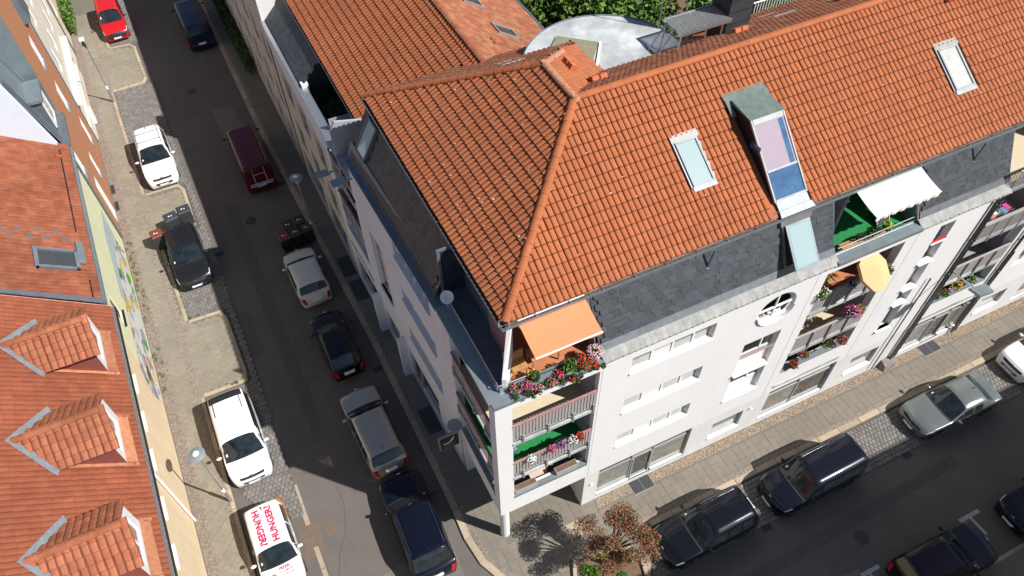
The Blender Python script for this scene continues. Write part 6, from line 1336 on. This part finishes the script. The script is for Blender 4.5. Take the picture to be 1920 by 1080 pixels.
# ================================================================ flowers, planters, awnings
def leafball(name, c, rad, n, size, m, parent=None, seed=0): vs, fs = leaves(c, rad, n, size, seed); return MB().add(vs, fs).build(name, m, parent, kind='stuff')
def plant(F, a, b, d, r, n, label, fl=(), cat='plant', seed=0, leaf=LEAF, pot=None, h=None, group=None, name='flowering_plant', potm=TERRA):
    p = F(a, b, d); root = empty(name, p, label, cat, group); h = h or r
    if pot: MB().disc((p[0], p[1], p[2] - pot), r * .45, pot, 12, r * .6).build('pot', potm, root)
    leafball('foliage', (p[0], p[1], p[2] + h * .6), (r, r, h * .75), n, .045, leaf, root, seed)
    g = np.random.default_rng(seed + 99)
    for m, k in fl:
        vs = []; fs = []
        for i in range(int(k * 1.4)):
            t = g.normal(size=3); t /= np.linalg.norm(t); t[2] = abs(t[2]) if g.random() < .8 else t[2]
            q = Vector((p[0] + t[0] * r * g.uniform(.75, 1.25), p[1] + t[1] * r * g.uniform(.75, 1.25), p[2] + h * .6 + t[2] * h * g.uniform(.6, 1.0))); s = g.uniform(.02, .036); o = len(vs)
            vs += [tuple(q + Vector((s * x, s * y, s * z))) for x, y, z in ((1, 0, 0), (0, 1, 0), (-1, 0, 0), (0, -1, 0), (0, 0, 1), (0, 0, -1))]
            fs += [(o + i1, o + i2, o + 4) for i1, i2 in ((0, 1), (1, 2), (2, 3), (3, 0))] + [(o + i2, o + i1, o + 5) for i1, i2 in ((0, 1), (1, 2), (2, 3), (3, 0))]
        MB().add(vs, fs).build('blossoms', m, root, kind='stuff')
    return root
Gf = 'flowers in the window boxes of the corner terrace'
FT = lambda a, b, d: Ffront(a, b, d)
spec = [(.62, .2, 11.22, .17, ((FPINK, 16),), 'dark green cushion at the left end of the terrace flower box'), (.98, .1, 11.25, .17, ((FPINK, 34),), 'magenta flowers beside the white partition wall'),
 (1.25, -.12, 11.2, .15, ((FPAL, 14), (FPINK, 18)), 'trailing pink flowers hanging over the terrace coping'), (1.3, .3, 11.3, .2, ((FYEL, 5),), 'yellow-green bushy plant in the middle of the terrace box'),
 (1.7, -.1, 11.2, .16, ((FPINK, 36),), 'pink geraniums below the orange awning'), (2.05, .05, 11.25, .15, ((FPINK, 20), (FRED, 14)), 'mixed pink and red flowers left of the grey-green bush'),
 (2.4, .1, 11.35, .26, (), 'grey-green bush standing between the pink and the red geraniums'), (2.35, -.2, 11.12, .13, ((FRED, 30),), 'low red flowers trailing over the coping edge'),
 (2.85, .0, 11.35, .24, ((FRED, 60),), 'bright red geranium cluster on the terrace box'), (3.15, -.15, 11.2, .13, ((FRED, 22),), 'small red flower tuft at the right end of the box'), (3.25, .12, 11.5, .23, ((FPAL, 110),), 'pale pink daisy bush at the right end of the terrace')]
for i, (a, d, z, r, fl, lb) in enumerate(spec): plant(FT, a, z, -d, r, 260 if i not in (3, 6) else 420, lb, fl, 'flowers', seed=i, leaf=LEAFD if i % 2 else LEAF, group=Gf)
tag(MB().box(Ffront, .5, 3.4, 11.14, 11.3, -.28, -.05).build('flower_box', ALU), 'long metal flower box on the corner terrace coping', 'flower box')
fb = MB()
for i in range(30):
    a = .55 + i * .097; v_, f_ = leaves(Ffront(a, 11.2 + random.uniform(0, .14), random.uniform(-.22, .3)), (.09, .1, .12), 70, .04, 900 + i); fb.add(v_, f_)
tag(fb.build('trailing_greenery', LEAFD, kind='stuff'), 'dense dark greenery filling the terrace flower box between the blooms', 'plants')
tag(MB().disc(P(.78, .75, 11.95), .16, .05, 14, .16).build('wall_ornament', mat('ornament_cream', (.6, .62, .45), .7)), 'pale green round ornament on the white partition wall', 'ornament')
for k, (u, v, w_, d_) in enumerate(((1.05, .62, .5, .4), (1.95, .75, .95, .5))):
    t = empty('garden_chair' if k == 0 else 'garden_table', P(u, v, 10.97), ('wicker chair beside the white partition wall', 'tan wicker table partly under the orange awning')[k], ('chair', 'table')[k])
    MB().box(W, u - w_ / 2, u + w_ / 2, v - d_ / 2, v + d_ / 2, 11.42, 11.47).build('seat' if k == 0 else 'table_top', WICK, t)
    for sx in (-1, 1):
        for sy in (-1, 1): MB().box(W, u + sx * (w_ / 2 - .04) - .02, u + sx * (w_ / 2 - .04) + .02, v + sy * (d_ / 2 - .04) - .02, v + sy * (d_ / 2 - .04) + .02, 10.98, 11.42).build('leg', WICK, t)
    if k == 0: MB().box(W, u - w_ / 2, u + w_ / 2, v + d_ / 2, v + d_ / 2 + .04, 11.47, 11.9).build('backrest', WICK, t)
def awning(u0, u1, v0, z0, v1, z1, m, label, val=.16, scal=.11, skew=0):
    root = empty('awning', P((u0 + u1) / 2, v0, z0), label, 'awning'); nx, ny = 14, 5; vs = []; fs = []
    for j in range(ny + 1):
        t = j / ny
        for i in range(nx + 1): vs.append(P(u0 + skew * t + (u1 - u0) * i / nx, v0 + (v1 - v0) * t, z0 + (z1 - z0) * t - .035 * math.sin(math.pi * t)))
    for j in range(ny):
        for i in range(nx): a = j * (nx + 1) + i; fs.append((a, a + 1, a + nx + 2, a + nx + 1))
    MB().add(vs, fs).build('cloth', m, root)
    n = int((u1 - u0) / scal); vs = []; fs = []
    for i in range(n * 4 + 1):
        x = u0 + skew + (u1 - u0) * i / (n * 4); dz = val * (.72 + .28 * abs(math.sin(math.pi * i / 4))); vs += [P(x, v1 - .01, z1), P(x, v1 - .01 - .02 * math.sin(i * .5), z1 - dz)]
    for i in range(n * 4): fs.append((2 * i, 2 * i + 2, 2 * i + 3, 2 * i + 1))
    MB().add(vs, fs).build('valance', m, root)
    MB().bar(P(u0 + skew, v1, z1), P(u1 + skew, v1, z1), .025).build('front_bar', FRAME, root); MB().bar(P(u0, v0 + .05, z0 + .03), P(u1, v0 + .05, z0 + .03), .05, 8).build('roller', FRAME, root)
    for u in (u0 + .15, u1 - .15): MB().bar(P(u, v0 + .05, z0 - .08), P(u + .5 * (1 if u < (u0 + u1) / 2 else -1), (v0 + v1) / 2, (z0 + z1) / 2 - .1), .02).bar(P(u + .5 * (1 if u < (u0 + u1) / 2 else -1), (v0 + v1) / 2, (z0 + z1) / 2 - .1), P(u + skew, v1 + .02, z1 - .03), .02).build('folding_arm', FRAME, root)
awning(1.14, 3.27, .78, 13.36, -.3, 12.96, ORANGE, 'orange awning over the flowered corner terrace', val=.07, scal=.5)
awning(13.21, 15.9, .82, 13.36, -.3, 13.08, CREAM, 'cream white awning with scalloped edge over the green carpeted terrace', val=.2)
# terrace with the green carpet: planters, chair
bx = empty('planter_box', P(13.6, .25, 10.97), 'weathered planter box with herbs on the green carpeted terrace', 'planter')
MB().box(W, 13.0, 14.9, .12, .36, 10.98, 11.22).build('box', WICK, bx)
leafball('herbs', P(14.2, .24, 11.3), (.75, .14, .14), 700, .045, LEAFD, bx, 5)
plant(W, 15.0, .25, 11.2, .2, 420, 'yellow-green leafy pot plant behind the zinc coping', (), seed=31, leaf=mat('leaf_lime', (.22, .33, .02), .6, isl=.4), pot=.2, name='potted_plant')
fc = empty('deck_chair', P(15.3, .9, 10.97), 'folded metal deck chair in the shade under the cream awning', 'chair')
for dx in (0, .55): MB().tube([P(14.9 + dx, .5, 11.0), P(15.1 + dx, .9, 11.4), P(15.2 + dx, 1.4, 11.9)], .018).build('frame', STEEL, fc)
MB().quad(P(14.92, .55, 11.05), P(15.45, .55, 11.05), P(15.75, 1.4, 11.85), P(15.2, 1.4, 11.85)).build('seat_cloth', BLACK, fc)
# middle balconies
PG = lambda a, b, d: Ffront(a, b, d)
pr_ = empty('parasol', P(14.2, -.5, 8.4), 'tan parasol tilted out of the top middle balcony', 'parasol')
pc_ = Vector(P(14.25, -.55, 10.15)); nrm = Vector((.25, -.55, .8)).normalized(); ax = nrm.orthogonal().normalized(); ay = nrm.cross(ax); vs = [tuple(pc_ + nrm * .22)]
for i in range(8): t = 2 * math.pi * i / 8 + .2; vs.append(tuple(pc_ + .78 * (math.cos(t) * ax + math.sin(t) * ay)))
for i in range(8): t = 2 * math.pi * i / 8 + .2; vs.append(tuple(pc_ + .78 * (math.cos(t) * ax + math.sin(t) * ay) - nrm * .12))
MB().add(vs, [(0, 1 + i, 1 + (i + 1) % 8) for i in range(8)] + [(1 + i, 9 + i, 9 + (i + 1) % 8, 1 + (i + 1) % 8) for i in range(8)]).build('canopy', PARA, pr_)
MB().bar(pc_ + nrm * .2, pc_ - nrm * .5, .02).bar(pc_ - nrm * .5, P(14.1, .5, 8.35), .02).build('pole', RAILW, pr_)
grass = empty('potted_grass', P(12.95, .35, 9.0), 'tall feathery pot grass on the top middle balcony', 'plant'); g_ = MB()
for i in range(130):
    a = random.uniform(0, 6.28); r = random.uniform(.1, .5); p = Vector(P(13.05, .3, 9.2)); t1 = p + Vector((math.cos(a) * r * .6, math.sin(a) * r * .6, .45)); t2 = p + Vector((math.cos(a) * r * 1.3, math.sin(a) * r * 1.3, .35)); s = Vector((.012, .008, 0)); g_.add([p - s, p + s, t1 + s, t1 - s, t2], [(0, 1, 2, 3), (3, 2, 4)])
g_.build('blades', mat('grass_straw', (.22, .21, .06), .7, isl=.3), grass, kind='stuff'); MB().disc(P(13.05, .3, 8.75), .14, .45, 12, .2).build('pot', TERRA, grass)
fls = [(12.5, 9.25, .0, .28, ((FWHT, 18), (FRED, 4)), 'leafy plant with a few white flowers on the top middle balcony'), (13.85, 9.15, .05, .16, ((mat('petal_lilac', (.45, .38, .62), .7), 40),), 'lilac flowers left of the tan parasol'), (15.45, 9.2, .1, .22, ((FWHT, 10), (FRED, 6)), 'green plant with white flowers right of the tan parasol'),
 (14.75, 6.95, .1, .27, ((FPINK, 70), (FWHT, 12), (FPUR, 20)), 'large magenta petunia on the rail of the second middle balcony'), (15.15, 6.95, .1, .2, ((mat('petal_salmon', (.7, .22, .16), .7), 45),), 'salmon pink flowers beside the large magenta petunia'),
 (14.5, 4.75, -.15, .32, ((FRED, 10), (FYEL, 6)), 'green bush on the lowest middle balcony'), (13.45, 4.6, -.1, .22, ((FPINK, 25), (TERRA and FRED, 10)), 'pink flowers on the parapet of the lowest middle balcony'), (12.85, 4.5, .05, .2, ((FRED, 22),), 'red flowers at the left end of the lowest middle balcony'), (15.3, 4.6, .0, .22, ((FPINK, 26), (FRED, 10)), 'rose pink flowers at the right end of the lowest middle balcony'),
 (15.2, 8.0, -.5, .2, ((FPAL, 8),), 'dark green pot plant inside the second middle balcony')]
for i, (a, b, d, r, fl, lb) in enumerate(fls): plant(PG, a, b, d, r, 320, lb, fl, 'flowers', seed=50 + i, leaf=LEAFD if i % 2 else LEAF, group='balcony flowers on the middle balconies')
# corner balconies: flowers, chair, boxes
for i, (a, fl, lb) in enumerate(((1.05, ((FWHT, 45),), 'white petunias on the lower corner railing'), (1.85, ((FPINK, 42),), 'magenta petunias on the lower corner railing'), (2.2, ((FPUR, 32),), 'purple petunias on the lower corner railing'), (2.65, ((FWHT, 40),), 'white petunias beside the red ones on the corner railing'), (2.93, ((FRED, 45),), 'red petunias on the lower corner railing'))):
    plant(PG, a, 6.68 + .02 * i, .1, .15, 120, lb, fl, 'flowers', seed=80 + i, leaf=LEAFD, group='petunias hanging on the lower corner railing')
for a, lb in ((.95, 'soil-filled planter at the left of the lowest corner balcony'), (2.65, 'soil-filled planter at the right of the lowest corner balcony')):
    t = empty('planter_box', P(a, -.1, 4.03), lb, 'planter', 'planters on the corner parapet'); MB().box(Ffront, a - .45, a + .45, 4.05, 4.26, -.28, -.05).build('box', RAILW, t); MB().box(Ffront, a - .42, a + .42, 4.261, 4.27, -.26, -.07).build('earth', SOIL, t)
def chair(u, v, z, m, label):
    t = empty('balcony_chair', P(u, v, z), label, 'chair'); MB().box(W, u - .22, u + .22, v - .22, v + .22, z + .42, z + .46).build('seat', m, t); MB().box(W, u - .22, u + .22, v + .2, v + .24, z + .46, z + .95).build('backrest', m, t)
    for sx in (-.2, .2):
        for sy in (-.2, .2): MB().bar(P(u + sx, v + sy, z), P(u + sx, v + sy, z + .42), .015).build('leg', STEEL, t)
chair(.7, .75, 5.69, mat('blue_cloth', (.10, .16, .28), .9, var=.4, scale=12, col2=(.3, .34, .42)), 'chair with a blue patterned cushion on the green corner balcony'); chair(3.0, 1.1, 5.69, FRAME, 'white plastic chair on the green corner balcony')
tt = empty('balcony_table', P(1.7, .5, 3.0), 'small table with pale pink cloth on the lowest corner balcony', 'table'); MB().box(W, 1.35, 2.05, .15, .75, 3.72, 3.76).build('tablecloth', mat('pink_cloth', (.62, .45, .38), .9), tt)
for sx in (1.42, 1.98):
    for sy in (.2, .7): MB().bar(P(sx, sy, 3.0), P(sx, sy, 3.72), .02).build('leg', STEEL, tt)
# right balconies: drying rack, yellow flowers
dr = empty('drying_rack', P(21.3, .2, 8.3), 'drying rack with clothes on the right-hand balcony', 'drying rack')
for k in range(6): MB().bar(P(20.8, .0 + k * .12, 9.2), P(22.1, .0 + k * .12, 9.2), .01, 5).build('rail', STEEL, dr)
for k, (a, cm) in enumerate(((20.9, (.55, .2, .16)), (21.1, (.6, .6, .6)), (21.3, (.05, .08, .15)), (21.55, (.12, .22, .32)), (21.8, (.6, .04, .28)))): MB().box(W, a, a + .22, -.02 + .1 * (k % 3), .0 + .1 * (k % 3), 8.75, 9.2).box(W, a, a + .22, -.02 + .1 * (k % 3), .25 + .1 * (k % 3), 9.2, 9.215).build('garment', mat('cloth_%d' % k, cm, .9), dr)
for s in (20.9, 22.0): MB().bar(P(s, .0, 8.3), P(s, .6, 9.2), .015).bar(P(s, .6, 8.3), P(s, .0, 9.2), .015).build('leg', STEEL, dr)
plant(PG, 21.6, 4.6, -.1, .26, 320, 'yellow flowers on the lowest right-hand balcony', ((FYEL, 60),), 'flowers', seed=120, leaf=LEAFD, group='flowers on the lowest right-hand balcony'); plant(PG, 22.5, 4.6, -.1, .22, 260, 'green plant with white dots on the lowest right-hand balcony', ((FWHT, 14),), 'plant', seed=121, group='flowers on the lowest right-hand balcony'); plant(PG, 20.9, 4.55, -.05, .22, 260, 'dark red flowers at the left of the lowest right-hand balcony', ((FRED, 12),), 'flowers', seed=122, group='flowers on the lowest right-hand balcony')
plant(lambda a, b, d: P(uw(a) - d, a, b), 13.1, 9.15, -.1, .25, 300, 'purple flowers on the shaded side balcony', ((FPUR, 20),), 'flowers', seed=130, leaf=LEAFD); plant(W, .5, 17.3, 9.2, .5, 700, 'dark round shrub on the sunken roof terrace', (), 'shrub', seed=131, leaf=LEAFD, pot=.5, name='shrub')
# ================================================================ trees
def tree(name, u, v, h, crown, n, size, leaf, label, seed=1, trunk_r=.09, trunk_h=1.6, cat='tree', group=None, z0=0, blobs=None, br=(.34, .52)):
    g = np.random.default_rng(seed); root = empty(name, P(u, v, z0), label, cat, group); b = Vector(P(u, v, z0)); top = b + Vector((0, 0, trunk_h))
    mb = MB(); mb.bar(b, b + Vector((.02, .0, trunk_h * .5)), trunk_r, 10).bar(b + Vector((.02, 0, trunk_h * .5)), top, trunk_r * .8, 10)
    cents = []
    for i in range(blobs or 12):
        d = g.normal(size=3); d[2] = abs(d[2]) * .8 if i % 4 else d[2]; d /= np.linalg.norm(d); r = g.uniform(.45, .9)
        c = Vector((b.x + d[0] * crown[0] * r, b.y + d[1] * crown[1] * r, z0 + h - crown[2] + d[2] * crown[2] * r)); cents.append(c); mid = top.lerp(c, .5) + Vector((0, 0, .1)); mb.bar(top, mid, trunk_r * .45, 6).bar(mid, c, trunk_r * .22, 5)
    mb.build('trunk', BARK, root); vs = []; fs = []
    for k, c in enumerate(cents):
        v_, f_ = leaves(tuple(c), tuple(x * g.uniform(*br) for x in crown), n // len(cents), size, seed * 100 + k); o = len(vs); vs += v_; fs += [tuple(i + o for i in f) for f in f_]
    MB().add(vs, fs).build('crown', leaf, root, kind='stuff')
    return root
# copper-leaved street tree in its bed
bed = empty('tree_bed', P(3.1, -3.1, 0), 'kerbed earth bed with weeds round the copper-leaved tree', 'flower bed')
BD = [(1.75, -2.75), (2.1, -2.05), (2.8, -2.15), (4.25, -2.6), (4.5, -3.2), (4.3, -3.95), (1.9, -3.7)]
MB().add([P(u, v, .02) for u, v in BD], [tuple(range(len(BD)))]).build('earth', SOIL, bed)
for (a, b) in zip(BD, BD[1:] + BD[:1]):
    pa, pb = Vector(P(*a, 0)), Vector(P(*b, 0)); n = max(1, int((pb - pa).length / .5)); d = (pb - pa) / n; nn = Vector((-d.y, d.x, 0)).normalized() * .07
    for i in range(n):
        x = pa + d * i * 1.0 + d * .02; y = pa + d * (i + 1) - d * .02
        MB().add([x - nn, y - nn, y + nn, x + nn] + [q + Vector((0, 0, .14)) for q in (x - nn, y - nn, y + nn, x + nn)], [(0, 1, 5, 4), (1, 2, 6, 5), (2, 3, 7, 6), (3, 0, 4, 7), (4, 5, 6, 7)]).build('edging_stone', KERB, bed)
for k, (u, v, r, n) in enumerate(((2.3, -2.7, .28, 300), (2.6, -2.9, .3, 340), (3.15, -2.55, .2, 160), (4.1, -3.1, .15, 140), (2.1, -3.3, .25, 200), (3.5, -3.5, .2, 160))): leafball('weeds', P(u, v, .1), (r, r, .12), n, .05, mat('weed_green', (.08, .20, .02), .7, isl=.4), bed, 200 + k)
tree('copper_leaved_tree', 3.2, -2.85, 3.9, (1.62, 1.4, 1.12), 13500, .04, LEAFR, 'small copper-leaved street tree at the corner of the two streets', seed=5, trunk_h=1.7, blobs=19, br=(.2, .34))
for k, (u, v, h, r) in enumerate(((12.5, 16.5, 9.5, 2.6), (16.5, 17.5, 10.5, 3.0), (20.5, 17.5, 10.2, 3.0), (17.8, 21.5, 10.8, 3.0), (24.5, 16.5, 10.0, 2.8), (13.9, 21.0, 9.6, 2.3))):
    tree('courtyard_tree', u, v, h, (r, r, r * .85), 7000, .17, LEAF if k % 2 else mat('leaf_mid', (.10, .19, .035), .6, isl=.5), ['bright green tree crown just behind the round flat roof', 'broad green tree crown left of the dark chimney', 'green tree crown behind the dark chimney', 'rear green tree crown at the top edge behind the platform', 'green tree crown beyond the white rear railing', 'green crown between the brick building and the round roof'][k], seed=20 + k, trunk_r=.2, trunk_h=h * .55, group='courtyard trees')
tree('courtyard_tree', 12.2, 22.5, 8.4, (.9, 1.6, 2.6), 4200, .12, LEAF, 'slim light green tree between the mossy roof and the brick building', seed=40, trunk_h=4.5, group='courtyard trees')
# hedge, ivy and weeds
hd = MB(); 
for i in range(22):
    v_, f_ = leaves(P(-1.0, 35.5 + i * .75, .7), (.45, .6, .75), 260, .085, 300 + i); hd.add(v_, f_)
tag(hd.build('hedge', LEAFD, kind='stuff'), 'dark clipped hedge at the foot of the beige block', 'hedge')
iv = MB()
for i in range(12): v_, f_ = leaves(P(-10.9, 45.6 + i * .8, 1.1), (.42, .6, 1.1), 300, .11, 400 + i); iv.add(v_, f_)
tag(iv.build('ivy', LEAF, kind='stuff'), 'green ivy bushes at the foot of the cream wall', 'ivy')
wd_ = MB()
for i in range(34):
    v = random.uniform(13, 23.5); v_, f_ = leaves(P(-11.05 + random.uniform(-.1, .22), v, .05), (.1, .14, .06), 26, .035, 500 + i); wd_.add(v_, f_)
for i in range(10): v_, f_ = leaves(P(-9.1 + random.uniform(0, 1.2), random.choice((12.1, 16.9, 11.8)), .03), (.1, .08, .05), 30, .035, 600 + i); wd_.add(v_, f_)
tag(wd_.build('weeds', mat('weed_olive', (.15, .17, .05), .8, isl=.4), kind='stuff'), 'dry green weeds along the foot of the mural wall', 'weeds')
